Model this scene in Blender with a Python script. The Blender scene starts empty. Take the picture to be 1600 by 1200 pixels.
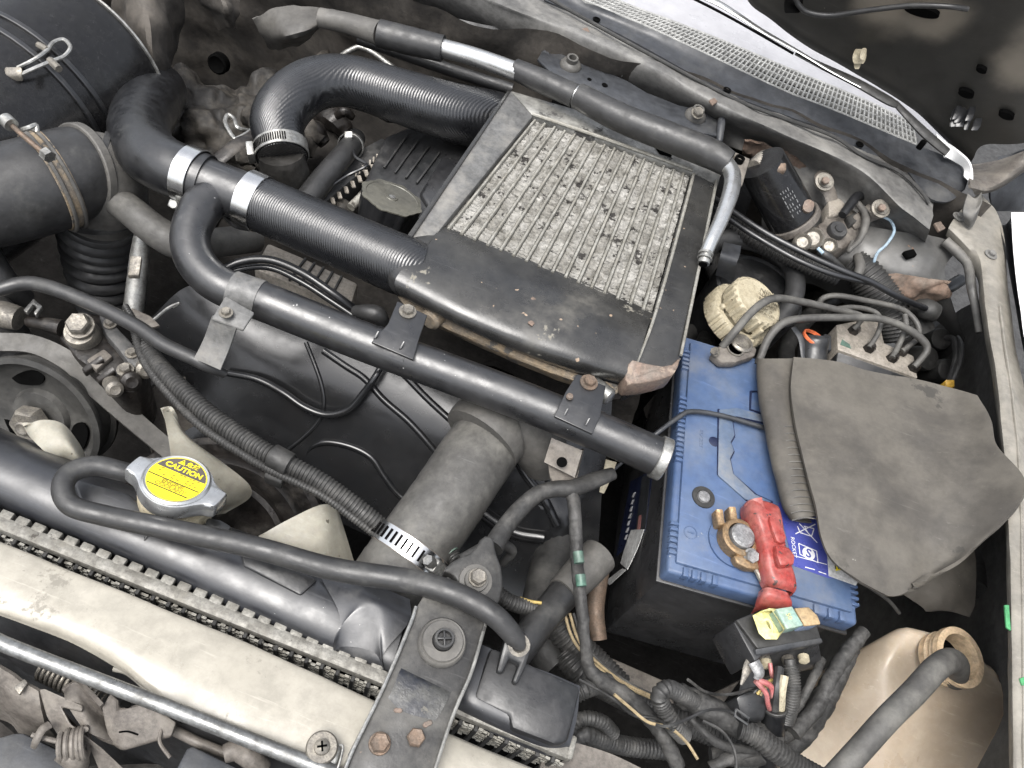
import bpy, bmesh, math, random
from mathutils import Vector, Matrix, noise
random.seed(7)
R = math.radians
V = Vector
scn = bpy.context.scene
COL = scn.collection

# ------------------------------------------------------------------ camera
FPX, PITCH, ROLL, CAMZ = 1202.0, R(53), R(22), 0.65
CF = V((0, math.cos(PITCH), -math.sin(PITCH)))
_u0 = V((0, math.sin(PITCH), math.cos(PITCH)))
CR = math.cos(ROLL) * V((1, 0, 0)) + math.sin(ROLL) * _u0
CU = -math.sin(ROLL) * V((1, 0, 0)) + math.cos(ROLL) * _u0
CP = V((0, 0, CAMZ))
cd = bpy.data.cameras.new('camera')
cam = bpy.data.objects.new('camera', cd)
COL.objects.link(cam)
cam.matrix_world = Matrix.Translation(CP) @ Matrix((CR, CU, -CF)).transposed().to_4x4()
cd.sensor_width = 36
cd.lens = FPX / 1600 * 36
cd.clip_start, cd.clip_end = 0.01, 200
scn.camera = cam

# ------------------------------------------------------------------ sky and sun
SUN_EL, SUN_AZ = R(68), R(212)          # high, soft, from the front left of the car
w = bpy.data.worlds.new('World')
scn.world = w
w.use_nodes = True
nt = w.node_tree
bg = nt.nodes['Background']
sky = nt.nodes.new('ShaderNodeTexSky')
sky.sky_type = 'NISHITA'
sky.sun_disc = False
sky.sun_elevation = SUN_EL
sky.sun_rotation = SUN_AZ
sky.dust_density = 5.0
hs = nt.nodes.new('ShaderNodeHueSaturation')
hs.inputs['Saturation'].default_value = 0.30
nt.links.new(sky.outputs[0], hs.inputs['Color'])
nt.links.new(hs.outputs[0], bg.inputs[0])
bg.inputs[1].default_value = 0.15
sd = bpy.data.lights.new('sun', 'SUN')
sd.energy = 1.25
sd.angle = R(40)
sd.color = (1, 0.98, 0.95)
sun = bpy.data.objects.new('sun', sd)
COL.objects.link(sun)
sdir = V((math.sin(SUN_AZ) * math.cos(SUN_EL), math.cos(SUN_AZ) * math.cos(SUN_EL), math.sin(SUN_EL)))
sun.rotation_euler = sdir.to_track_quat('Z', 'Y').to_euler()
sun.location = sdir * 5
scn.view_settings.view_transform = 'Standard'
scn.view_settings.look = 'None'
scn.view_settings.gamma = 1
scn.view_settings.exposure = 1.12

# ------------------------------------------------------------------ helpers: from a picture point and a height to a place
def P(px, py=None, z=0.0):
    if isinstance(px, Vector): return px
    if py is None:
        px, py, z = px
    d = CF + CR * ((px - 800) / FPX) - CU * ((py - 600) / FPX)
    return CP + d * ((z - CAMZ) / d.z)
def PY(px, py, y):
    d = CF + CR * ((px - 800) / FPX) - CU * ((py - 600) / FPX)
    return CP + d * (y / d.y)
def PX(px, py, x):
    d = CF + CR * ((px - 800) / FPX) - CU * ((py - 600) / FPX)
    return CP + d * (x / d.x)
def PP(px, py, p0, n):
    d = CF + CR * ((px - 800) / FPX) - CU * ((py - 600) / FPX)
    return CP + d * ((p0 - CP).dot(n) / d.dot(n))
def pm(n, p):                       # n picture pixels in metres at the depth of p
    return n * (p - CP).dot(CF) / FPX
UP = V((0, 0, 1))

def cr(pts, n, closed=False):       # Catmull-Rom through vectors, n steps a span
    pts = [v.copy() for v in pts]
    if len(pts) < 3 and not closed:
        a, b = pts
        return [a.lerp(b, i / n) for i in range(n + 1)]
    out = []
    m = len(pts)
    for i in range(m if closed else m - 1):
        if closed:
            p0, p1, p2, p3 = pts[i - 1], pts[i], pts[(i + 1) % m], pts[(i + 2) % m]
        else:
            p1, p2 = pts[i], pts[i + 1]
            p0 = pts[i - 1] if i else p1 * 2 - p2
            p3 = pts[i + 2] if i + 2 < m else p2 * 2 - p1
        for k in range(n):
            t = k / n
            out.append(0.5 * ((2 * p1) + (p2 - p0) * t + (2 * p0 - 5 * p1 + 4 * p2 - p3) * t * t + (3 * p1 - p0 - 3 * p2 + p3) * t ** 3))
    if not closed: out.append(pts[-1])
    return out
def evenly(pts, step):              # points at even arc length
    d = [0]
    for a, b in zip(pts, pts[1:]): d.append(d[-1] + (b - a).length)
    n = max(2, int(round(d[-1] / step)))
    out, j = [], 0
    for i in range(n + 1):
        s = d[-1] * i / n
        while j < len(d) - 2 and d[j + 1] < s: j += 1
        t = (s - d[j]) / max(1e-9, d[j + 1] - d[j])
        out.append(pts[j].lerp(pts[j + 1], min(1, max(0, t))))
    return out

class Path:                          # a tube's centre line: vectors with a radius as 4th value
    def __init__(s, pts, w, n=8):
        c = [P(p) for p in pts]
        if not isinstance(w, (list, tuple)): w = [w] * len(c)
        r = [pm(x, p) / 2 for x, p in zip(w, c)]
        q = cr([V((p.x, p.y, p.z, a)) for p, a in zip(c, r)], n)
        s.c = [V(v[:3]) for v in q]
        s.r = [v[3] for v in q]
    def even(s, step):
        q = evenly([V((p.x, p.y, p.z, a)) for p, a in zip(s.c, s.r)], step)
        s.c = [V(v[:3]) for v in q]; s.r = [v[3] for v in q]
        return s
    def at(s, t):                    # point, tangent, radius at 0..1
        f = t * (len(s.c) - 1); i = min(int(f), len(s.c) - 2); k = f - i
        return s.c[i].lerp(s.c[i + 1], k), (s.c[i + 1] - s.c[i]).normalized(), s.r[i] * (1 - k) + s.r[i + 1] * k
    def near(s, px, py):             # parameter of the path point nearest a picture point
        best = 0; bd = 1e9
        for i, p in enumerate(s.c):
            v = p - CP; d = v.dot(CF)
            e = (800 + FPX * v.dot(CR) / d - px) ** 2 + (600 - FPX * v.dot(CU) / d - py) ** 2
            if e < bd: best, bd = i, e
        return best / (len(s.c) - 1)

class B:
    def __init__(s): s.bm = bmesh.new()
    def add(s, t):
        me = bpy.data.meshes.new('t'); t.to_mesh(me); t.free(); s.bm.from_mesh(me); bpy.data.meshes.remove(me); return s
    def rings(s, rings, closed=False, cap=True):
        bm = s.bm
        vs = [[bm.verts.new(p) for p in r] for r in rings]
        m = len(vs)
        for i in range(m if closed else m - 1):
            a, b = vs[i], vs[(i + 1) % m]
            k = len(a)
            for j in range(k):
                bm.faces.new((a[j], a[(j + 1) % k], b[(j + 1) % k], b[j]))
        if cap and not closed:
            bm.faces.new(vs[0][::-1]); bm.faces.new(vs[-1])
        return s
    def tube(s, path, w=None, seg=16, cap=True, fn=None, n=8, squash=1.0, sdir=None):
        if not isinstance(path, Path): path = Path(path, w, n)
        c, r = path.c, path.r
        nrm = None; rings = []; L = 0
        for i, p in enumerate(c):
            t = (c[min(i + 1, len(c) - 1)] - c[max(i - 1, 0)]).normalized()
            if nrm is None:
                nrm = (sdir or UP).cross(t)
                if nrm.length < .05: nrm = V((1, 0, 0)).cross(t)
            nrm = (nrm - t * nrm.dot(t)).normalized()
            bn = t.cross(nrm)
            if i: L += (c[i] - c[i - 1]).length
            rings.append([p + (nrm * math.cos(a) + bn * math.sin(a) * squash) * (r[i] * (fn(L, a, i) if fn else 1)) for a in [2 * math.pi * j / seg for j in range(seg)]])
        return s.rings(rings, cap=cap)
    def corr(s, pts, w, pitch=6, amp=.13, seg=12):     # corrugated tube, pitch in pixels
        path = pts if isinstance(pts, Path) else Path(pts, w)
        st = pm(pitch, path.c[len(path.c) // 2])
        path.even(st / 4)
        k = [1, 1 + amp * .2, 1 - amp, 1 - amp]
        return s.tube(path, seg=seg, fn=lambda L, a, i: k[i % 4])
    def band(s, path, t, width, grow=1.06, thick=.0012, seg=40):   # strap round a path at t, width in metres
        p, tg, r = path.at(t)
        return s.ring(p, tg, r * grow, width, thick, seg)
    def ring(s, p, ax, r, width, thick=.0012, seg=40):
        ax = ax.normalized(); a0 = ax.orthogonal().normalized(); b0 = ax.cross(a0)
        def rg(h, q): return [p + ax * h + (a0 * math.cos(2 * math.pi * j / seg) + b0 * math.sin(2 * math.pi * j / seg)) * q for j in range(seg)]
        h = width / 2; e = thick * .3
        return s.rings([rg(-h, r), rg(-h, r + thick - e), rg(-h + e, r + thick), rg(h - e, r + thick), rg(h, r + thick - e), rg(h, r)], closed=True)
    def lathe(s, p, ax, prof, seg=32, lobe=None):      # prof: (radius, height along axis) in metres
        ax = ax.normalized()
        a0 = (V((1, 0, 0)) - ax * ax.x)
        if a0.length < .1: a0 = V((0, 1, 0)) - ax * ax.y
        a0.normalize(); b0 = ax.cross(a0)
        rings = []
        for i, (r, h) in enumerate(prof):
            r = max(r, 1e-5)
            rings.append([p + ax * h + (a0 * math.cos(a) + b0 * math.sin(a)) * r * (lobe(a, i) if lobe else 1) for a in [2 * math.pi * j / seg for j in range(seg)]])
        return s.rings(rings)
    def prism(s, poly, h, bev=0.0, dr=None, seg=2, rnd=0):
        top = [P(p) for p in poly]
        for _ in range(rnd):
            q = []
            for i in range(len(top)):
                a, b = top[i], top[(i + 1) % len(top)]
                q += [a.lerp(b, .25), a.lerp(b, .75)]
            top = q
        dr = (dr or V((0, 0, -1))).normalized() * h
        bm = bmesh.new()
        a = [bm.verts.new(p) for p in top]; b = [bm.verts.new(p + dr) for p in top]
        n = len(a)
        bm.faces.new(a); bm.faces.new(b[::-1])
        for i in range(n): bm.faces.new((a[i], b[i], b[(i + 1) % n], a[(i + 1) % n]))
        bmesh.ops.recalc_face_normals(bm, faces=bm.faces)
        if bev:
            ed = list(bm.edges) if not rnd else [e for e in bm.edges if (e.verts[0] in a) == (e.verts[1] in a)]
            bmesh.ops.bevel(bm, geom=ed, offset=bev, segments=seg, affect='EDGES', profile=.5, clamp_overlap=True)
        return s.add(bm)
    def box(s, c, ux, uy, uz, bev=0.0, seg=2):         # centre and three half-axis vectors
        bm = bmesh.new()
        bmesh.ops.create_cube(bm, size=2)
        for v in bm.verts: v.co = c + ux * v.co.x + uy * v.co.y + uz * v.co.z
        bmesh.ops.recalc_face_normals(bm, faces=bm.faces)
        if bev: bmesh.ops.bevel(bm, geom=list(bm.edges), offset=bev, segments=seg, affect='EDGES', profile=.5, clamp_overlap=True)
        return s.add(bm)
    def loft(s, rows, m=12, n=5, thick=0.0, nz=None, lin=False, closed=False):
        rows = [cr([P(p) for p in r], m) for r in rows]
        k = max(len(r) for r in rows)
        def to(r, k):
            if len(r) == k: return r
            o = []
            for i in range(k):
                f = i * (len(r) - 1) / (k - 1); j = min(int(f), len(r) - 2)
                o.append(r[j].lerp(r[j + 1], f - j))
            return o
        rows = [to(r, k) for r in rows]
        cols = []
        for j in range(k):
            c = [r[j] for r in rows]
            if lin:
                o = []
                for a, b in zip(c, c[1:]): o += [a.lerp(b, i / n) for i in range(n)]
                cols.append(o + [c[-1]])
            else: cols.append(cr(c, n, closed))
        bm = bmesh.new()
        vs = [[bm.verts.new(p) for p in c] for c in cols]
        L = len(vs[0])
        for j in range(k - 1):
            for i in range(L if closed else L - 1):
                bm.faces.new((vs[j][i], vs[j][(i + 1) % L], vs[j + 1][(i + 1) % L], vs[j + 1][i]))
        bmesh.ops.recalc_face_normals(bm, faces=bm.faces)
        bm.normal_update()
        # face up / towards the lens by default
        f0 = sum(f.normal.dot(CP - f.calc_center_median()) * f.calc_area() for f in bm.faces)
        if f0 < 0: bmesh.ops.reverse_faces(bm, faces=bm.faces)
        bm.normal_update()
        if nz:
            for v in bm.verts:
                q = v.co * nz[1]
                v.co += v.normal * (noise.noise(q) + .5 * noise.noise(q * 2.3)) * nz[0]
            bm.normal_update()
        if thick:
            fs = list(bm.faces); ed = [e for e in bm.edges if len(e.link_faces) == 1]
            tw = {}
            for v in list(bm.verts): tw[v] = bm.verts.new(v.co - v.normal * thick)
            for f in fs: bm.faces.new([tw[v] for v in reversed(f.verts)])
            for e in ed:
                a, c = e.verts
                bm.faces.new((a, c, tw[c], tw[a]))
        return s.add(bm)

LOC = {}
def done(b, name, m, parent=None, ang=40, kind=None):
    bm = b.bm
    bmesh.ops.recalc_face_normals(bm, faces=bm.faces) if not getattr(b, 'keep', False) else None
    lo = V([min(v.co[i] for v in bm.verts) for i in range(3)]); hi = V([max(v.co[i] for v in bm.verts) for i in range(3)])
    c = (lo + hi) / 2
    if parent is None: c.z = lo.z
    for v in bm.verts: v.co -= c
    me = bpy.data.meshes.new(name)
    bm.to_mesh(me); bm.free()
    me.polygons.foreach_set('use_smooth', [True] * len(me.polygons))
    me.set_sharp_from_angle(angle=R(ang))
    me.materials.append(m)
    o = bpy.data.objects.new(name, me)
    COL.objects.link(o)
    LOC[o.name] = c
    if parent:
        o.parent = parent; o.location = c - LOC[parent.name]
    else: o.location = c
    if kind: o['kind'] = kind
    return o
def thing(name, label, cat, at, group=None):
    o = bpy.data.objects.new(name, None); COL.objects.link(o)
    o.empty_display_size = .02
    c = P(at) if not isinstance(at, Vector) else at
    o.location = c; LOC[o.name] = c.copy()
    o['label'] = label; o['category'] = cat
    if group: o['group'] = group
    return o
def solo(b, name, m, label, cat, group=None, ang=40):
    o = done(b, name, m, None, ang)
    o['label'] = label; o['category'] = cat
    if group: o['group'] = group
    return o
def clone(o, parent, world):          # another instance of a part sharing its mesh
    c = o.copy(); COL.objects.link(c); c.parent = parent; c.location = world - LOC[parent.name]
    LOC[c.name] = world
    return c
def hexbolt(b, p, size, ax=UP, washer=1.45, rot=.3):   # size: across corners, metres
    ax = ax.normalized()
    a0 = ax.orthogonal().normalized(); b0 = ax.cross(a0)
    r = size / 2
    if washer: b.lathe(p, ax, [(.0, 0), (r * washer, 0), (r * washer, size * .09), (r * washer * .97, size * .12), (0, size * .12)], 24)
    def hx(q, h): return [p + ax * h + (a0 * math.cos(rot + k * math.pi / 3) + b0 * math.sin(rot + k * math.pi / 3)) * q for k in range(6)]
    b.rings([hx(r, size * .1), hx(r, size * .42), hx(r * .86, size * .52), hx(r * .6, size * .5)])
    return b
def bolt(parent, px, py, z, spx, m, ax=UP, washer=1.45, name='bolt'):
    p = P(px, py, z) if not isinstance(px, Vector) else px
    b = B(); hexbolt(b, p, pm(spx, p), ax, washer, random.random())
    return done(b, name, m, parent, 30)
def lettering(txt, name, c, xd, yd, size, m, parent, ext=.00015, kind=None, bold=0):
    cu = bpy.data.curves.new(name, 'FONT'); cu.body = txt; cu.size = size; cu.extrude = ext
    cu.align_x = 'CENTER'; cu.align_y = 'CENTER'; cu.resolution_u = 3; cu.offset = bold
    o = bpy.data.objects.new(name, cu); COL.objects.link(o)
    dg = bpy.context.evaluated_depsgraph_get(); dg.update()
    me = bpy.data.meshes.new_from_object(o.evaluated_get(dg))
    bpy.data.objects.remove(o)
    me.name = name
    me.materials.clear(); me.materials.append(m)
    xd = xd.normalized(); zd = xd.cross(yd).normalized(); yd = zd.cross(xd)
    M = Matrix((xd, yd, zd)).transposed()
    for v in me.vertices: v.co = M @ v.co
    q = bpy.data.objects.new(name, me); COL.objects.link(q)
    q.parent = parent; q.location = c - LOC[parent.name]
    if kind: q['kind'] = kind
    return q

# ------------------------------------------------------------------ materials
def mat(name, col, rough=.5, metal=0.0, c2=None, mix=.5, sc=30, dust=None, du=.5, patch=None, psc=40, pth=.6, bump=.15, bsc=350, rv=.15, spec=.5, wave=None, coat=0, spk=None, grit=.35, scr=.25):
    m = bpy.data.materials.new(name); m.use_nodes = True
    t = m.node_tree; N = t.nodes; L = t.links
    bs = N['Principled BSDF']
    geo = N.new('ShaderNodeNewGeometry')
    def noi(s, d=6, r=.6, off=0):
        mp = N.new('ShaderNodeVectorMath'); mp.operation = 'ADD'; mp.inputs[1].default_value = (off, off * .7, off * 1.3)
        L.new(geo.outputs['Position'], mp.inputs[0])
        n = N.new('ShaderNodeTexNoise'); n.inputs['Scale'].default_value = s; n.inputs['Detail'].default_value = d; n.inputs['Roughness'].default_value = r
        L.new(mp.outputs[0], n.inputs['Vector'])
        return n.outputs['Fac']
    def rmp(f, a, b, ca=0, cb=1):
        q = N.new('ShaderNodeMapRange'); q.interpolation_type = 'SMOOTHSTEP'
        q.inputs[1].default_value = a; q.inputs[2].default_value = b; q.inputs[3].default_value = ca; q.inputs[4].default_value = cb
        L.new(f, q.inputs[0]); return q.outputs[0]
    def mx(f, a, b):
        q = N.new('ShaderNodeMix'); q.data_type = 'RGBA'
        L.new(f, q.inputs[0]) if not isinstance(f, float) else setattr(q.inputs[0], 'default_value', f)
        for k, x in ((6, a), (7, b)):
            if isinstance(x, tuple): q.inputs[k].default_value = (*x[:3], 1)
            else: L.new(x, q.inputs[k])
        return q.outputs[2]
    off = random.random() * 9
    c2 = c2 or tuple(x * .6 for x in col)
    base = mx(rmp(noi(sc, 8, .65, off), .5 - .3 * (1.1 - mix), .5 + .3 * (1.1 - mix)), col, c2)
    rsock = rmp(noi(sc * 2.2, 5, .6, off + 3), .3, .7, max(.03, rough - rv), min(1, rough + rv))
    msock = None
    if grit:                     # fine blotchy grime
        g = rmp(noi(sc * 5.5, 6, .75, off + 11), .35, .68, 1 + grit * .35, 1 - grit)
        vm = N.new('ShaderNodeVectorMath'); vm.operation = 'SCALE'; L.new(base, vm.inputs[0]); L.new(g, vm.inputs['Scale']); base = vm.outputs[0]
    if scr:                      # faint handling scratches and wipe marks
        mp = N.new('ShaderNodeMapping'); mp.inputs['Rotation'].default_value = (off, off * 2, off * 3); mp.inputs['Scale'].default_value = (9, 160, 160)
        L.new(geo.outputs['Position'], mp.inputs[0])
        n = N.new('ShaderNodeTexNoise'); n.inputs['Scale'].default_value = 1.6; n.inputs['Detail'].default_value = 4; n.inputs['Roughness'].default_value = .7
        L.new(mp.outputs[0], n.inputs['Vector'])
        f = rmp(n.outputs['Fac'], .60, .72, 0, scr)
        base = mx(f, base, tuple(min(.8, x * 1.6 + .05) for x in col))
    if patch:
        f = rmp(noi(psc, 9, .7, off + 5), pth, pth + .035)
        base = mx(f, base, patch)
        if metal:
            q = N.new('ShaderNodeMath'); q.operation = 'MULTIPLY_ADD'; L.new(f, q.inputs[0]); q.inputs[1].default_value = -metal; q.inputs[2].default_value = metal; msock = q.outputs[0]
        rr = N.new('ShaderNodeMix'); L.new(f, rr.inputs[0]); L.new(rsock, rr.inputs[2]); rr.inputs[3].default_value = .85; rsock = rr.outputs[0]
    if spk:                      # fine light specks of dried splash and scuffs
        f = rmp(noi(spk[1], 2, .5, off + 6), spk[2], spk[2] + .03)
        base = mx(f, base, spk[0])
    if dust:
        sx = N.new('ShaderNodeSeparateXYZ'); L.new(geo.outputs['Normal'], sx.inputs[0])
        up = rmp(sx.outputs[2], -.3, .95, .25, 1)
        f = rmp(noi(sc * .7, 9, .7, off + 8), .72 - du * .6, .95 - du * .35)
        q = N.new('ShaderNodeMath'); q.operation = 'MULTIPLY'; L.new(up, q.inputs[0]); L.new(f, q.inputs[1])
        base = mx(q.outputs[0], base, dust)
        rr = N.new('ShaderNodeMix'); L.new(q.outputs[0], rr.inputs[0]); L.new(rsock, rr.inputs[2]); rr.inputs[3].default_value = .8; rsock = rr.outputs[0]
    L.new(base, bs.inputs['Base Color'])
    L.new(rsock, bs.inputs['Roughness'])
    if msock: L.new(msock, bs.inputs['Metallic'])
    else: bs.inputs['Metallic'].default_value = metal
    bs.inputs['Specular IOR Level'].default_value = spec
    bs.inputs['Coat Weight'].default_value = coat
    h = noi(bsc, 5, .6, off + 2)
    if wave:                     # woven hose wrap: fine diagonal ridges
        wv = N.new('ShaderNodeTexWave'); wv.bands_direction = 'DIAGONAL' if len(wave) < 3 else 'X'
        wv.inputs['Scale'].default_value = wave[0]; wv.inputs['Distortion'].default_value = 1.2; wv.inputs['Detail Scale'].default_value = 2.0
        if len(wave) > 2:
            mp = N.new('ShaderNodeMapping'); mp.inputs['Rotation'].default_value = wave[2]; L.new(geo.outputs['Position'], mp.inputs[0]); L.new(mp.outputs[0], wv.inputs['Vector'])
        else: L.new(geo.outputs['Position'], wv.inputs['Vector'])
        b1 = N.new('ShaderNodeBump'); b1.inputs['Strength'].default_value = wave[1]; b1.inputs['Distance'].default_value = .0008
        L.new(wv.outputs['Fac'], b1.inputs['Height'])
    b2 = N.new('ShaderNodeBump'); b2.inputs['Strength'].default_value = bump; b2.inputs['Distance'].default_value = .001
    L.new(h, b2.inputs['Height'])
    if wave: L.new(b1.outputs[0], b2.inputs['Normal'])
    L.new(b2.outputs[0], bs.inputs['Normal'])
    return m

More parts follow.
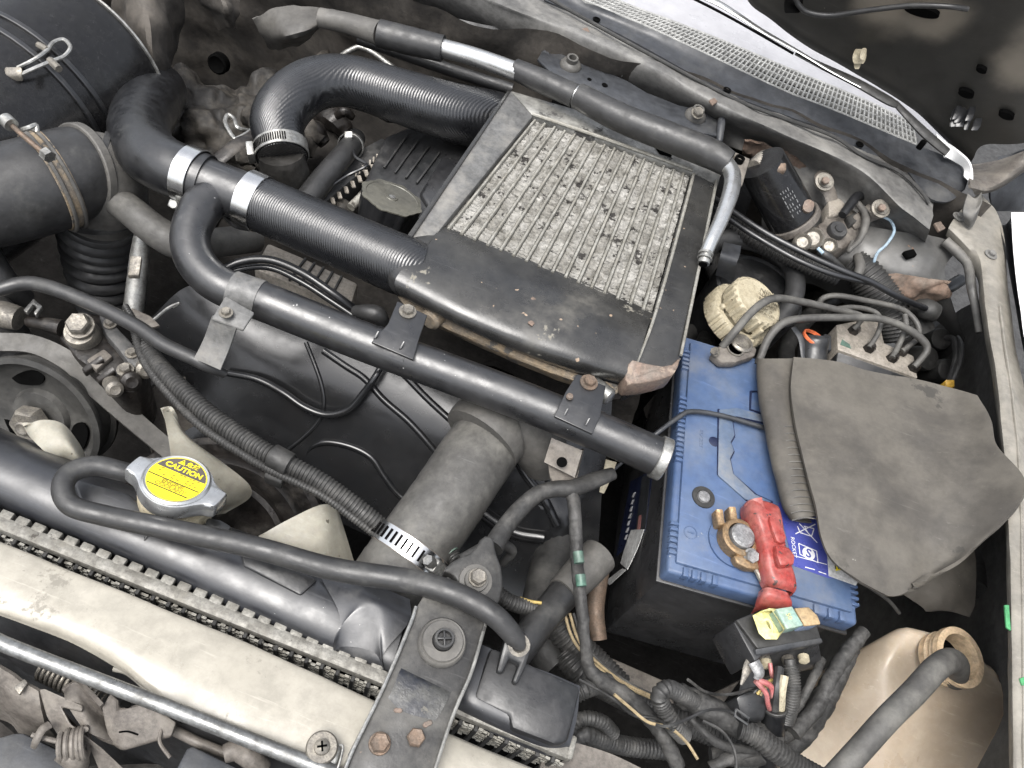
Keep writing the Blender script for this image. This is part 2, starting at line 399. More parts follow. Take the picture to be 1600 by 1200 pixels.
DUST = (.20, .18, .15)
GREY = (.16, .155, .145)
M = dict(
    rubber=mat('black_rubber', (.011, .0115, .013), .36, dust=(.085, .083, .078), du=.22, bump=.08, spec=.9, grit=.25, scr=.3, rv=.09),
    weave=mat('woven_black_rubber', (.009, .0095, .011), .30, dust=(.06, .06, .06), du=.10, bump=.05, wave=(150, .36, (.3, .4, .5)), rv=.06, spec=1.0, grit=.2, scr=.15),
    dullhose=mat('dull_grey_rubber', (.075, .073, .068), .6, c2=(.05, .048, .045), dust=(.15, .145, .13), du=.5, bump=.25, bsc=220, grit=0.20),
    hosegrey=mat('dark_grey_hose_rubber', (.030, .030, .0305), .45, c2=(.022, .022, .022), dust=(.085, .084, .078), du=.38, bump=.12, spec=.55, grit=0.20),
    pipe=mat('satin_black_pipe_paint', (.0125, .013, .0145), .36, c2=(.018, .018, .019), dust=(.10, .10, .097), du=.24, spk=((.3, .3, .29), 260, .75), bump=.1, spec=.95, grit=.25, scr=.35, rv=.1),
    plastic=mat('black_plastic', (.015, .016, .017), .42, c2=(.022, .022, .023), dust=(.07, .068, .065), du=.32, bump=.12, spk=((.2, .2, .19), 300, .77), spec=.55),
    cover=mat('oily_black_cover_plastic', (.010, .0105, .0115), .24, c2=(.012, .012, .0125), bump=.03, spk=((.07, .07, .07), 240, .78), spec=.7, scr=.08, grit=.12, rv=0.04),
    dplastic=mat('dusty_black_plastic', (.030, .0295, .028), .58, c2=(.018, .018, .0175), dust=(.085, .082, .076), du=.42, bump=.2),
    tank=mat('grey_black_tank_plastic', (.022, .0235, .028), .38, c2=(.016, .0168, .019), dust=(.09, .089, .086), du=.3, sc=18, bump=.06, spk=((.25, .25, .24), 280, .77), spec=.9, grit=.22, scr=.3, rv=.1),
    grime=mat('greasy_dark_metal', (.026, .022, .019), .42, metal=.2, c2=(.009, .008, .0075), dust=(.10, .09, .078), du=.4, bump=.6, bsc=160, sc=45),
    engine=mat('dusty_engine_metal', (.04, .038, .035), .55, metal=.3, c2=(.014, .0135, .0125), dust=(.10, .095, .083), du=.4, bump=.6, bsc=120),
    valve=mat('grey_cast_cover', (.085, .085, .085), .5, metal=.3, c2=(.05, .05, .05), dust=(.17, .165, .155), du=.5, bump=.3, bsc=400),
    alu=mat('bright_aluminium', (.60, .61, .61), .30, metal=.9, c2=(.50, .50, .49), bump=.08, sc=60, grit=0.04, scr=0.15, rv=0.04),
    band=mat('polished_steel_band', (.66, .66, .65), .22, metal=1.0, c2=(.58, .58, .58), bump=.03, sc=70, grit=0.03, scr=0.1, rv=0.04),
    alud=mat('dirty_aluminium', (.33, .322, .29), .5, metal=.3, c2=(.21, .20, .172), mix=.6, dust=(.30, .28, .235), du=.4, patch=(.045, .04, .034), psc=55, pth=.62, bump=.4, bsc=300, sc=60, grit=.25),
    fin=mat('crushed_grey_fin', (.255, .248, .228), .65, metal=.1, c2=(.165, .158, .14), mix=.8, patch=(.018, .016, .014), psc=55, pth=.565, bump=.5, bsc=420, sc=38, grit=.45),
    icpaint=mat('worn_black_paint_on_aluminium', (.019, .0192, .0197), .27, c2=(.040, .039, .036), patch=(.17, .158, .128), psc=24, pth=.65, dust=(.13, .122, .105), du=.3, bump=.12, sc=11, spk=((.28, .21, .15), 95, .73), spec=.7, grit=.25, rv=.08),
    icbare=mat('bare_scuffed_aluminium', (.36, .355, .33), .40, metal=.5, c2=(.17, .168, .157), mix=.6, patch=(.04, .039, .037), psc=15, pth=.585, bump=.2, sc=16),
    ochre=mat('corroded_ochre_metal', (.26, .20, .13), .75, c2=(.15, .13, .105), patch=(.08, .075, .068), psc=40, pth=.55, bump=.5, sc=50),
    copper=mat('rusty_copper_stain', (.19, .135, .105), .55, c2=(.135, .11, .09), metal=.15, patch=(.24, .19, .15), psc=60, pth=.60, bump=.3, sc=60),
    steel=mat('dull_zinc_steel', (.42, .42, .40), .42, metal=.8, c2=(.27, .265, .25), dust=(.28, .26, .22), du=.3, bump=.2, sc=55),
    rod=mat('zinc_rod', (.28, .285, .28), .38, metal=.7, c2=(.15, .15, .145), patch=(.22, .15, .11), psc=22, pth=.64, bump=.15, sc=40),
    rust=mat('rusty_bolt_steel', (.19, .135, .098), .6, metal=.4, c2=(.12, .095, .075), bump=.4, sc=110),
    gbolt=mat('dusty_grey_bolt', (.25, .23, .195), .5, metal=.5, c2=(.15, .14, .125), bump=.3, sc=120),
    brown=mat('dusty_brown_plate', (.15, .135, .118), .55, metal=.15, c2=(.10, .088, .077), dust=(.21, .19, .162), du=.5, bump=.3, sc=40),
    beige=mat('dusty_cream_paint', (.40, .375, .32), .36, c2=(.31, .29, .245), mix=.6, sc=10, dust=(.36, .335, .28), du=.4, patch=(.225, .21, .178), psc=13, pth=.60, bump=.08, spk=((.12, .11, .09), 110, .75), grit=.16, scr=.2),
    panel=mat('grey_dusty_body_paint', (.085, .084, .08), .5, c2=(.06, .059, .056), dust=(.19, .18, .16), du=.6, patch=(.30, .30, .295), psc=16, pth=.70, bump=.15, sc=16),
    ledge=mat('dust_covered_body_ledge', (.12, .118, .113), .5, c2=(.085, .084, .081), dust=(.235, .228, .21), du=.6, patch=(.055, .054, .052), psc=24, pth=.68, bump=.2, sc=16),
    firewall=mat('muddy_firewall', (.06, .053, .045), .8, c2=(.022, .0195, .017), mix=.7, dust=(.10, .088, .074), du=.55, bump=.8, bsc=90, sc=14, patch=(.13, .095, .07), psc=13, pth=.72),
    deep=mat('oily_underside', (.024, .022, .020), .85, c2=(.034, .031, .028), bump=.6, bsc=90, spec=.15),
    fender=mat('dusty_beige_fender', (.22, .205, .175), .45, c2=(.165, .155, .135), dust=(.30, .28, .24), du=.5, patch=(.38, .37, .35), psc=20, pth=.68, bump=.15, sc=18, grit=0.20),
    white=mat('white_paint', (.80, .80, .79), .3, c2=(.74, .74, .73), bump=.03, coat=.3, grit=0, scr=0),
    greyplate=mat('grey_painted_strap', (.12, .12, .118), .5, c2=(.09, .09, .088), dust=(.22, .21, .19), du=.45, bump=.2),
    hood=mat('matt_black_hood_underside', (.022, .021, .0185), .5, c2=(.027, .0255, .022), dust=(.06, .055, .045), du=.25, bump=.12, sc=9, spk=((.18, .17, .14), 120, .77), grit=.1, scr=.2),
    hole=mat('dark_opening', (.004, .004, .004), .9, bump=0, grit=0, scr=0, spec=0.02),
    cowl=mat('faded_grey_black_cowl_plastic', (.042, .045, .05), .45, c2=(.03, .032, .036), dust=(.11, .108, .102), du=.4, bump=.15, sc=14),
    grille=mat('dusty_cowl_grille', (.36, .36, .345), .6, c2=(.25, .25, .24), bump=.15, sc=50),
    scuttle=mat('pale_scuttle_paint', (.36, .36, .375), .4, c2=(.29, .29, .305), bump=.05, sc=9, grit=0.08),
    blue=mat('blue_battery_plastic', (.052, .090, .185), .42, c2=(.070, .105, .18), mix=.6, sc=14, dust=(.14, .155, .18), du=.45, bump=.08, spk=((.2, .22, .25), 170, .75), grit=.14, scr=0.3, spec=0.45),
    bcase=mat('black_battery_case', (.024, .0245, .026), .36, c2=(.033, .033, .034), dust=(.095, .093, .09), du=.3, sc=14, bump=.06, spec=.6, grit=.25, patch=(.085, .083, .08), psc=10, pth=.62),
    red=mat('faded_red_plastic', (.27, .034, .028), .30, c2=(.29, .085, .072), mix=.6, sc=30, dust=(.36, .19, .165), du=.4, bump=.12, spk=((.05, .035, .032), 130, .66)),
    brass=mat('tarnished_brass', (.33, .22, .12), .5, metal=.65, c2=(.20, .145, .09), bump=.4, sc=90, dust=(.33, .28, .21), du=.35),
    lead=mat('grey_lead', (.34, .34, .34), .5, metal=.6, c2=(.22, .22, .22), bump=.9, bsc=280, sc=120),
    navy=mat('navy_sticker', (.045, .060, .27), .35, c2=(.075, .085, .30), bump=.02, grit=0, scr=0),
    dnavy=mat('dark_navy_side_label', (.012, .018, .052), .4, bump=.02, grit=0, scr=0),
    print_=mat('white_print', (.72, .73, .75), .4, c2=(.6, .6, .63), bump=0, grit=0, scr=0),
    paper=mat('scuffed_white_label', (.62, .63, .62), .5, c2=(.5, .5, .49), bump=.05),
    yellow=mat('yellow_sticker', (.86, .72, .02), .35, c2=(.80, .66, .02), bump=.02, grit=0, scr=0),
    dprint=mat('black_print', (.03, .026, .02), .5, bump=0, grit=0, scr=0),
    fprint=mat('faded_brown_print', (.40, .32, .03), .5, bump=0, grit=0, scr=0),
    brownprint=mat('grey_brown_print_field', (.10, .085, .075), .5, bump=0, grit=0, scr=0),
    cream=mat('aged_cream_plastic', (.43, .385, .28), .55, c2=(.34, .295, .205), mix=.5, dust=(.45, .41, .31), du=.4, bump=.2, sc=60, spk=((.14, .115, .08), 190, .70), grit=.25),
    fan=mat('dirty_white_fan_plastic', (.36, .345, .29), .5, c2=(.27, .255, .21), sc=22, dust=(.42, .39, .32), du=.4, bump=.1, spk=((.1, .09, .07), 130, .72), grit=0.12),
    tan=mat('stained_tan_tank_plastic', (.46, .395, .31), .38, c2=(.32, .26, .195), mix=.6, sc=6, dust=(.46, .40, .325), du=.3, bump=.08, spk=((.07, .055, .045), 120, .79), grit=.1, scr=.2),
    neck=mat('cream_neck_plastic', (.58, .44, .29), .45, c2=(.5, .38, .25), bump=.1),
    flap=mat('old_grey_rubber_sheet', (.088, .080, .067), .66, c2=(.055, .050, .043), mix=.8, sc=8, dust=(.128, .117, .099), du=.42, patch=(.042, .039, .034), psc=9, pth=.62, bump=.45, bsc=70, spk=((.3, .29, .26), 110, .77), grit=.18, scr=.18),
    yfuse=mat('yellow_fuse_plastic', (.60, .56, .20), .4, c2=(.66, .62, .32), bump=.1, dust=(.4, .38, .3), du=.3),
    tfuse=mat('teal_fuse_plastic', (.17, .34, .33), .4, c2=(.28, .36, .29), bump=.1, dust=(.4, .38, .3), du=.4),
    nfuse=mat('tan_fuse_plastic', (.40, .29, .16), .45, bump=.1),
    bfuse=mat('blue_fuse_plastic', (.10, .17, .35), .45, c2=(.2, .24, .3), bump=.1),
    loom=mat('dusty_loom_plastic', (.04, .0395, .038), .55, c2=(.022, .0215, .0205), dust=(.11, .106, .098), du=.42, bump=.2, sc=45),
    tape=mat('dusty_wrapped_tape', (.05, .049, .047), .7, c2=(.024, .0235, .0225), mix=.8, dust=(.115, .11, .10), du=.42, bump=.9, bsc=170, sc=40, grit=.5),
    wire_red=mat('red_wire', (.33, .085, .085), .5, c2=(.36, .19, .175), bump=.1),
    wire_tan=mat('tan_wire', (.34, .265, .15), .55, c2=(.24, .185, .105), bump=.1),
    wire_yel=mat('yellow_wire', (.50, .37, .12), .5, bump=.1),
    wire_blue=mat('pale_blue_wire', (.35, .46, .55), .5, bump=.05),
    green=mat('green_tape', (.06, .15, .11), .5, c2=(.09, .12, .10), bump=.1),
    gmark=mat('green_paint_mark', (.07, .30, .12), .5, bump=.1),
    orange=mat('orange_seal', (.70, .16, .06), .45, bump=.1),
    amber=mat('amber_plastic', (.55, .33, .05), .45, bump=.1),
    gasket=mat('grey_hard_rubber', (.095, .091, .083), .6, c2=(.07, .067, .062), dust=(.15, .143, .13), du=.4, bump=.15, grit=0.2),
    mblock=mat('dusty_machined_alloy', (.34, .31, .27), .55, metal=.3, c2=(.25, .225, .19), dust=(.36, .325, .275), du=.5, bump=.3, sc=50),
    bar=mat('dusty_bar_paint', (.045, .044, .042), .45, c2=(.028, .0275, .027), mix=.7, sc=20, dust=(.13, .125, .113), du=.45, patch=(.014, .015, .019), psc=14, pth=.62, bump=.25, spk=((.17, .12, .09), 90, .75)),
    oldbar=mat('scuffed_blue_black_paint', (.014, .016, .022), .4, c2=(.05, .05, .047), mix=.8, sc=40, patch=(.12, .115, .10), psc=40, pth=.60, bump=.3),
    towerp=mat('grey_tower_paint', (.080, .079, .076), .42, c2=(.055, .0545, .0525), mix=.6, dust=(.16, .154, .142), du=.5, patch=(.30, .30, .295), psc=15, pth=.715, bump=.1, sc=10, grit=.2, spk=((.17, .11, .075), 60, .74)),
    grimef=mat('mud_caked_casting', (.045, .040, .033), .7, c2=(.012, .0105, .009), mix=.8, sc=26, dust=(.10, .088, .073), du=.45, bump=.9, bsc=120, grit=.6),
    creamdirt=mat('grimy_cream_print', (.27, .235, .165), .6, bump=.1),
    bhandle=mat('dusty_blue_handle', (.085, .115, .165), .5, c2=(.065, .10, .17), dust=(.17, .18, .19), du=.5, bump=.08, grit=.15),
    floor=mat('black_undertray', (.010, .0095, .009), .9, bump=.6, bsc=90, spec=.08),
    pulleym=mat('dusty_black_pulley', (.045, .044, .041), .5, c2=(.03, .0295, .028), dust=(.11, .106, .097), du=.45, bump=.15, grit=.2),
    capdisc=mat('olive_dusty_disc', (.15, .145, .12), .45, metal=.3, c2=(.10, .098, .085), bump=.15, grit=.2),
    railm=mat('dirty_crimped_aluminium', (.235, .228, .205), .55, metal=.25, c2=(.15, .143, .125), mix=.7, dust=(.25, .235, .2), du=.35, patch=(.05, .045, .038), psc=60, pth=.62, bump=.4, sc=60, grit=.35),
    ground=mat('asphalt', (.05, .05, .05), .9, bump=.4),
    foil=mat('can_black_gloss', (.010, .010, .011), .2, c2=(.014, .014, .014), dust=(.08, .075, .07), du=.14, bump=.04, spec=0.4, rv=0.06),
    rustmud=mat('flaking_rust', (.17, .115, .085), .85, c2=(.09, .066, .05), mix=.7, bump=1.0, bsc=110, sc=40, dust=(.2, .165, .135), du=.5),
)

def lit_dust_spots(m, spots, col):  # mixes soft-edged pale spots, painted light on dust, into the base colour
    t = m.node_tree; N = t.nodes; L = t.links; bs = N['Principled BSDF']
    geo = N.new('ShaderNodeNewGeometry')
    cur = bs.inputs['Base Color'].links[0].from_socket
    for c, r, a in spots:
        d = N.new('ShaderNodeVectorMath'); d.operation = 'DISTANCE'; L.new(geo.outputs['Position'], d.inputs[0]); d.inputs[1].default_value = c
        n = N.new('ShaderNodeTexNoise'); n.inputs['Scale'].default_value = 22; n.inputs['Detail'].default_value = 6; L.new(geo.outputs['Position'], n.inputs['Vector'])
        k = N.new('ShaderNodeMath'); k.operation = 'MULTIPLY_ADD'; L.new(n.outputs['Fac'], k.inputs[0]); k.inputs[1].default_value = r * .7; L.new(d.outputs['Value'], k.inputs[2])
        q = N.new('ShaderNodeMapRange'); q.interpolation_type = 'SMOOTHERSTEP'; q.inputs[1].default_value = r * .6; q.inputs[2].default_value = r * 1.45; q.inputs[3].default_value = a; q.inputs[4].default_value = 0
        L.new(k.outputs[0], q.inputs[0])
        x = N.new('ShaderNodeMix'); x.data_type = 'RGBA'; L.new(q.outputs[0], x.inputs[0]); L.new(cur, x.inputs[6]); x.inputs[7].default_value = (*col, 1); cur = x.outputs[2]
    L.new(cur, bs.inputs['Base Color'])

for k_, w_ in (('tan', .25), ('neck', .15), ('fan', .1)):
    bs_ = M[k_].node_tree.nodes['Principled BSDF']
    bs_.inputs['Subsurface Weight'].default_value = w_
    bs_.inputs['Subsurface Radius'].default_value = (.010, .006, .003)
    bs_.inputs['Subsurface Scale'].default_value = 1.0

# ================================================================== ground and the car's shell
b = B(); b.rings([[V((-15, -15, -.95)), V((15, -15, -.95)), V((15, 15, -.95)), V((-15, 15, -.95))], [V((-15, -15, -1.0)), V((15, -15, -1.0)), V((15, 15, -1.0)), V((-15, 15, -1.0))]])
g = done(b, 'ground', M['ground']); g['kind'] = 'structure'

body = thing('car_body', 'dusty grey body shell round the engine, with cream front panel and firewall', 'car body', V((0, .55, -.45)))
# firewall with muddy lumps on the driver's side
b = B()
rows = []
for z in (.11, .02, -.08, -.18, -.30, -.45):
    rows.append([V((x, 1.0 + .03 * math.sin(x * 7) - (.10 + z) * .25 * (1 if x < -.2 else .3), z)) for x in (-1.15, -.9, -.7, -.5, -.3, -.1, .1, .3, .5)])
b.loft(rows, m=14, n=10, nz=(.018, 9))
done(b, 'firewall', M['firewall'], body)
# cowl rail: from the plastic cowl edge, over the ridge, down to the black bulkhead face
b = B()
b.loft([[(700, -70, .10), (918, 27, .103), (1130, 141, .103), (1220, 176, .103), (1292, 203, .102), (1340, 231, .10), (1412, 260, .10), (1460, 312, .09)],
        [(640, -75, .112), (800, 10, .112), (960, 66, .112), (1130, 156, .112), (1220, 202, .112), (1340, 256, .112), (1412, 318, .11), (1455, 352, .10)],
        [(600, -60, .105), (800, 22, .105), (960, 84, .105), (1130, 174, .105), (1220, 214, .103), (1330, 268, .10), (1398, 326, .098), (1450, 366, .09)],
        [(560, -50, .07), (790, 55, .07), (900, 100, .07), (1010, 142, .07), (1110, 190, .07), PY(1190, 225, 1.0), PY(1290, 280, .972), PY(1370, 352, .935), PY(1440, 392, .928)],
        [(540, -40, .03), (780, 72, .03), (890, 120, .03), (1000, 170, .03), (1100, 214, .03), PY(1180, 246, .98), PY(1255, 305, .95), PY(1335, 385, .905), PY(1420, 425, .89)]], m=8, n=5, nz=(.0035, 26))
done(b, 'cowl_rail', M['ledge'], body)
b = B()
b.loft([[(540, -40, .03), (780, 72, .03), (890, 120, .03), (1000, 170, .03), (1100, 214, .03), (1180, 246, .03)],
        [PY(520, 10, 1.0), PY(780, 120, .98), PY(890, 170, .97), PY(1000, 220, .96), PY(1100, 262, .95), PY(1180, 290, .94)],
        [V((-.34, .97, -.3)), V((-.2, .96, -.3)), V((-.05, .95, -.3)), V((.1, .94, -.3)), V((.2, .93, -.3)), V((.28, .92, -.3))]], m=8, n=6, nz=(.004, 20))
done(b, 'bulkhead', M['cover'], body)
b = B()
b.loft([[(560, -20, .075), (700, 30, .075), (860, 62, .075)], [(560, 15, .02), (700, 62, .02), (850, 92, .02)]], m=6, n=3, thick=.004, nz=(.002, 40))
done(b, 'bulkhead_panel', M['plastic'], body)
# suspension tower and inner wing at the right rear
b = B()
b.loft([[PY(1180, 243, 0.955), PY(1255, 300, 0.950), PY(1330, 345, 0.925), PY(1400, 360, 0.918), PY(1470, 372, 0.935), PY(1500, 385, 0.940)], [PY(1190, 300, 0.935), PY(1270, 340, 0.925), PY(1340, 385, 0.890), PY(1400, 400, 0.885), PY(1455, 415, 0.885), PY(1478, 422, 0.900)], [PY(1190, 360, 0.900), PY(1270, 390, 0.880), PY(1340, 430, 0.870), PY(1400, 440, 0.865), PY(1450, 450, 0.870), PY(1490, 480, 0.890)], [PY(1190, 430, 0.920), PY(1280, 450, 0.900), PY(1350, 490, 0.900), PY(1410, 490, 0.900), PY(1460, 500, 0.900), PY(1520, 560, 0.900)]], m=8, n=7, nz=(.003, 22))
done(b, 'suspension_tower', M['towerp'], body)
b = B()
b.loft([[PY(1330, 420, 0.872), PY(1390, 425, 0.868), PY(1430, 432, 0.868), PY(1490, 440, 0.880)], [PY(1345, 450, 0.862), PY(1400, 462, 0.852), PY(1440, 455, 0.860), PY(1482, 446, 0.876)], [PY(1370, 480, 0.878), PY(1420, 485, 0.870), PY(1450, 475, 0.872), PY(1485, 455, 0.885)]], m=8, n=8, nz=(.010, 38), thick=.003)
done(b, 'rusted_seam', M['rustmud'], body)
b = B()
b.loft([[(1165, 214, .078), (1190, 224, .075), (1230, 236, .07), (1262, 262, .06)], [(1160, 236, .05), (1190, 250, .045), (1225, 262, .045), (1250, 285, .04)], [(1165, 256, .02), (1195, 268, .02), (1225, 276, .02), (1240, 290, .02)]], m=8, n=8, nz=(.011, 45), thick=.003)
done(b, 'rusted_seam', M['rustmud'], body)
b = B()
x0 = .515
b.loft([[V((x0 + .0, y, .068)) for y in (.86, .7, .5, .2, -.1)], [V((x0 + .055, y, -.02)) for y in (.95, .8, .5, .2, -.1)], [V((x0 + .06, y, -.2)) for y in (1.0, .8, .5, .2, -.1)], [V((x0 + .03, y, -.45)) for y in (1.0, .8, .5, .2, -.1)]], m=8, n=6, nz=(.006, 12))
done(b, 'inner_wing', M['panel'], body)
b = B(); b.loft([[V((-1.0, y, .05)) for y in (1.05, .5, -.1)], [V((-1.02, y, -.2)) for y in (1.05, .5, -.1)], [V((-1.0, y, -.48)) for y in (1.05, .5, -.1)]], m=8, n=6, nz=(.01, 9))
done(b, 'inner_wing', M['panel'], body)
# fender ledge along the right
b = B()
b.loft([[(1478, 368, .072), (1500, 395, .07), (1518, 418, .07), (1528, 440, .07), (1530, 470, .07), (1541, 540, .07), (1553, 610, .07), (1566, 760, .07), (1573, 900, .07), (1575, 1080, .07), (1578, 1260, .07)],
        [(1484, 352, .088), (1512, 378, .088), (1530, 402, .088), (1536, 440, .088), (1540, 480, .088), (1549, 540, .088), (1560, 610, .088), (1573, 760, .088), (1579, 900, .088), (1582, 1080, .088), (1584, 1260, .088)],
        [(1500, 330, .09), (1530, 355, .09), (1548, 385, .09), (1560, 440, .09), (1566, 500, .09), (1578, 570, .09), (1590, 650, .09), (1602, 760, .09), (1606, 900, .09), (1608, 1080, .09), (1610, 1260, .09)],
        [(1530, 300, .09), (1556, 330, .09), (1570, 375, .088), (1574, 440, .08), (1584, 520, .08), (1600, 610, .08), (1618, 700, .08), (1626, 800, .08), (1632, 900, .08), (1636, 1080, .08), (1640, 1260, .08)]], m=6, n=4, nz=(.0012, 40))
done(b, 'fender_ledge', M['fender'], body)
b = B()
b.tube([(1562, 480, .091), (1570, 540, .091), (1582, 620, .091), (1592, 720, .091), (1597, 880, .091), (1600, 1240, .091)], 5, seg=8)
done(b, 'ledge_bead', M['fender'], body)
b = B()
b.loft([[(1562, 352, .09), (1572, 400, .09), (1585, 470, .09), (1602, 560, .09), (1640, 700, .09), (1660, 1200, .09)], [(1572, 350, .075), (1588, 410, .075), (1602, 480, .075), (1622, 560, .075), (1665, 700, .075), (1690, 1200, .075)], [(1580, 340, .10), (1600, 410, .10), (1618, 480, .10), (1640, 560, .10), (1700, 700, .10), (1730, 1200, .10)]], m=8, n=4)
done(b, 'fender_gutter', M['cowl'], body)
b = B()
b.loft([[(1580, 332, .104), (1584, 400, .104), (1594, 480, .104), (1612, 560, .104), (1700, 700, .104), (1740, 1200, .104)], [(1660, 332, .10), (1680, 400, .10), (1700, 480, .10), (1740, 560, .10), (1800, 700, .10), (1860, 1200, .10)]], m=8, n=3)
done(b, 'outer_fender', M['white'], body)
# two dusty bolts on the fender ledge corner
for px, py in ((1498, 339), (1548, 398)): bolt(body, px, py, .091, 12, M['ledge'], washer=1.7, name='fender_bolt')
b = B(); b.loft([[(1512, 302, .12), (1524, 310, .12), (1534, 300, .125)], [(1505, 330, .11), (1520, 338, .11), (1532, 322, .12)], [(1510, 352, .095), (1518, 356, .095), (1526, 342, .10)]], m=5, n=5, thick=.003)
done(b, 'hinge_stop', M['panel'], body)
b = B(); b.tube([(1476, 376, .075), (1500, 398, .072), (1513, 415, .07), (1518, 450, .068), (1524, 480, .06), (1530, 520, .05)], [16, 16, 15, 14, 12, 10], seg=10)
done(b, 'wing_flange', M['panel'], body)
for p, q in (((1466, 340, .1), (1470, 352, .1)), ):
    b = B(); b.prism([(1460, 348, .101), (1470, 345, .101), (1478, 356, .101), (1468, 361, .101)], .004, .001); done(b, 'orange_spot', M['copper'], body)
b = B(); b.prism([PY(1412, 392, .883), PY(1428, 388, .886), PY(1434, 398, .88), PY(1420, 402, .878)], .006, .001); done(b, 'slot', M['hole'], body)
b = B(); b.prism([(1108, 156, .1145), (1116, 152, .1145), (1122, 158, .1145), (1114, 164, .1145)], .003, .001); done(b, 'orange_spot', M['copper'], body)
b = B(); b.prism([(910, 44, .111), (918, 42, .111), (922, 50, .111), (912, 54, .111)], .003, .001); done(b, 'orange_spot', M['copper'], body)

# cream front panel (lock carrier)
b = B()
b.loft([[(-60, 820, .008), (0, 846, .008), (150, 908, .008), (300, 969, .008), (450, 1034, .008), (585, 1094, .008), (700, 1145, .008), (800, 1188, .008), (900, 1230, .008)],
        [(-60, 826, .014), (0, 852, .014), (150, 914, .014), (300, 975, .014), (450, 1041, .014), (580, 1100, .014), (700, 1152, .014), (800, 1195, .014), (900, 1238, .014)],
        [(-60, 870, .022), (0, 905, .022), (150, 975, .022), (280, 1040, .022), (420, 1100, .022), (560, 1150, .022), (690, 1190, .022), (790, 1230, .022), (880, 1270, .022)],
        [(-60, 925, .020), (0, 950, .020), (110, 990, .020), (190, 1032, .020), (245, 1075, .020), (290, 1108, .020), (420, 1158, .020), (540, 1205, .020), (800, 1300, .02)],
        [(-60, 938, .012), (0, 962, .012), (104, 1002, .012), (182, 1044, .012), (232, 1082, .012), (280, 1118, .012), (412, 1168, .012), (530, 1214, .012), (790, 1308, .012)]], m=8, n=5, nz=(.0012, 14))
done(b, 'front_panel', M['beige'], body)
b = B()
b.loft([[(-60, 938, .012), (0, 962, .012), (104, 1002, .012), (182, 1044, .012), (232, 1082, .012), (280, 1118, .012), (412, 1168, .012), (530, 1214, .012)],
        [(-60, 975, -.03), (0, 1000, -.03), (100, 1036, -.03), (165, 1070, -.03), (220, 1102, -.03), (280, 1140, -.03), (412, 1190, -.03), (530, 1234, -.03)],
        [V((-.45, .10, -.2)), V((-.38, .09, -.2)), V((-.33, .085, -.2)), V((-.27, .08, -.2)), V((-.23, .06, -.2)), V((-.2, .05, -.2)), V((-.15, .04, -.2)), V((-.1, .03, -.2))]], m=8, n=4, nz=(.001, 20))
done(b, 'front_lip', M['plastic'], body)
b = B(); b.tube([(178, 1045, .008), (200, 1050, .010), (222, 1068, .012), (232, 1085, .012), (236, 1100, .008)], [9, 11, 11, 11, 9], seg=10); done(b, 'lip_edge', M['beige'], body)
# bay floor and the left inner wing
b = B()
b.loft([[V((x, y, -.46 - .02 * math.sin(5 * x))) for x in (-1.2, -.6, 0, .5)] for y in (-.4, .1, .5, 1.05)], m=8, n=8, nz=(.02, 9))
done(b, 'undertray', M['floor'], body)

# ================================================================== bonnet, screen, wipers, cowl
hp = P(1350, 125, .16); hn = V((0, -.93, -.38)).normalized()
def HP(px, py, k=0): return PP(px, py, hp + hn * k, hn)
hood = thing('bonnet', 'raised black bonnet underside with oval openings and painted soft-lit dusty patches at the top right', 'bonnet', HP(1500, 250))
b = B()
edge = [(1150, -40), (1172, 6), (1205, 32), (1250, 66), (1330, 112), (1420, 166), (1470, 212), (1516, 256)]
b.loft([[HP(x, y) for x, y in edge], [HP(x + 5, y - 9, .004) for x, y in edge], [HP(x + 22, y - 30, .001) for x, y in edge],
        [HP(1240, -160, 0), HP(1290, -100), HP(1330, -60), HP(1370, -20), HP(1440, 30), HP(1500, 100), HP(1560, 170), HP(1610, 222)],
        [HP(1340, -300), HP(1400, -250), HP(1450, -200), HP(1500, -150), HP(1560, -90), HP(1640, 0), HP(1720, 90), HP(1790, 170)]], m=8, n=6, nz=(.0012, 14), thick=.004)
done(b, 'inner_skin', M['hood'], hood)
def oval(pts, k, m, name, depth=.006):
    b = B(); c = cr([HP(x, y, k) for x, y in pts], 6, True)
    b.prism(c, depth, .0, dr=-hn); return done(b, name, m, hood)
for c, rx, ry in (((1533, 111), 8, 4.5), ((1509, 148), 12, 6), ((1572, 182), 12, 6), ((1440, 20), 27, 8)):
    oval([(c[0] + rx * math.cos(a) + ry * .3 * math.sin(a), c[1] + ry * math.sin(a) + rx * .2 * math.cos(a)) for a in [k * math.pi / 4 for k in range(8)]], .0062, M['hole'], 'opening', .006)
lit_dust_spots(M['hood'], [(HP(1415, 12), .062, .85), (HP(1466, 30), .045, .7), (HP(1375, -10), .04, .6), (HP(1598, 105), .045, .85), (HP(1640, 60), .05, .7), (HP(1580, 300), .06, .4)], (.21, .185, .15))  # sun-lit, dusty areas of the underside painted into its colour
b = B(); b.tube([HP(1240, -12, .02), HP(1248, 8, .022), HP(1265, 20, .022), HP(1300, 24, .02), HP(1350, 17, .02), HP(1420, 9, .02), HP(1480, 10, .02), HP(1512, 14, .012)], 8.5, seg=10)
solo(b, 'washer_hose', M['hosegrey'], 'thin grey hose clipped across the bonnet underside', 'hose')
b = B(); b.box(HP(1240, 4, .014), CR * pm(12, hp), CU * pm(9, hp), hn * .008, .002); done(b, 'hose_clip', M['hole'], hood)
b = B(); b.box(HP(1343, 88, .016), CR * pm(10, hp), CU * pm(7, hp), hn * .006, .003); b.box(HP(1340, 96, .017), CR * pm(5, hp), CU * pm(8, hp), hn * .005, .002); b.box(HP(1349, 84, .02), CR * pm(4, hp), CU * pm(4, hp), hn * .006, .002); done(b, 'pale_clip', M['cream'], hood)
b = B()
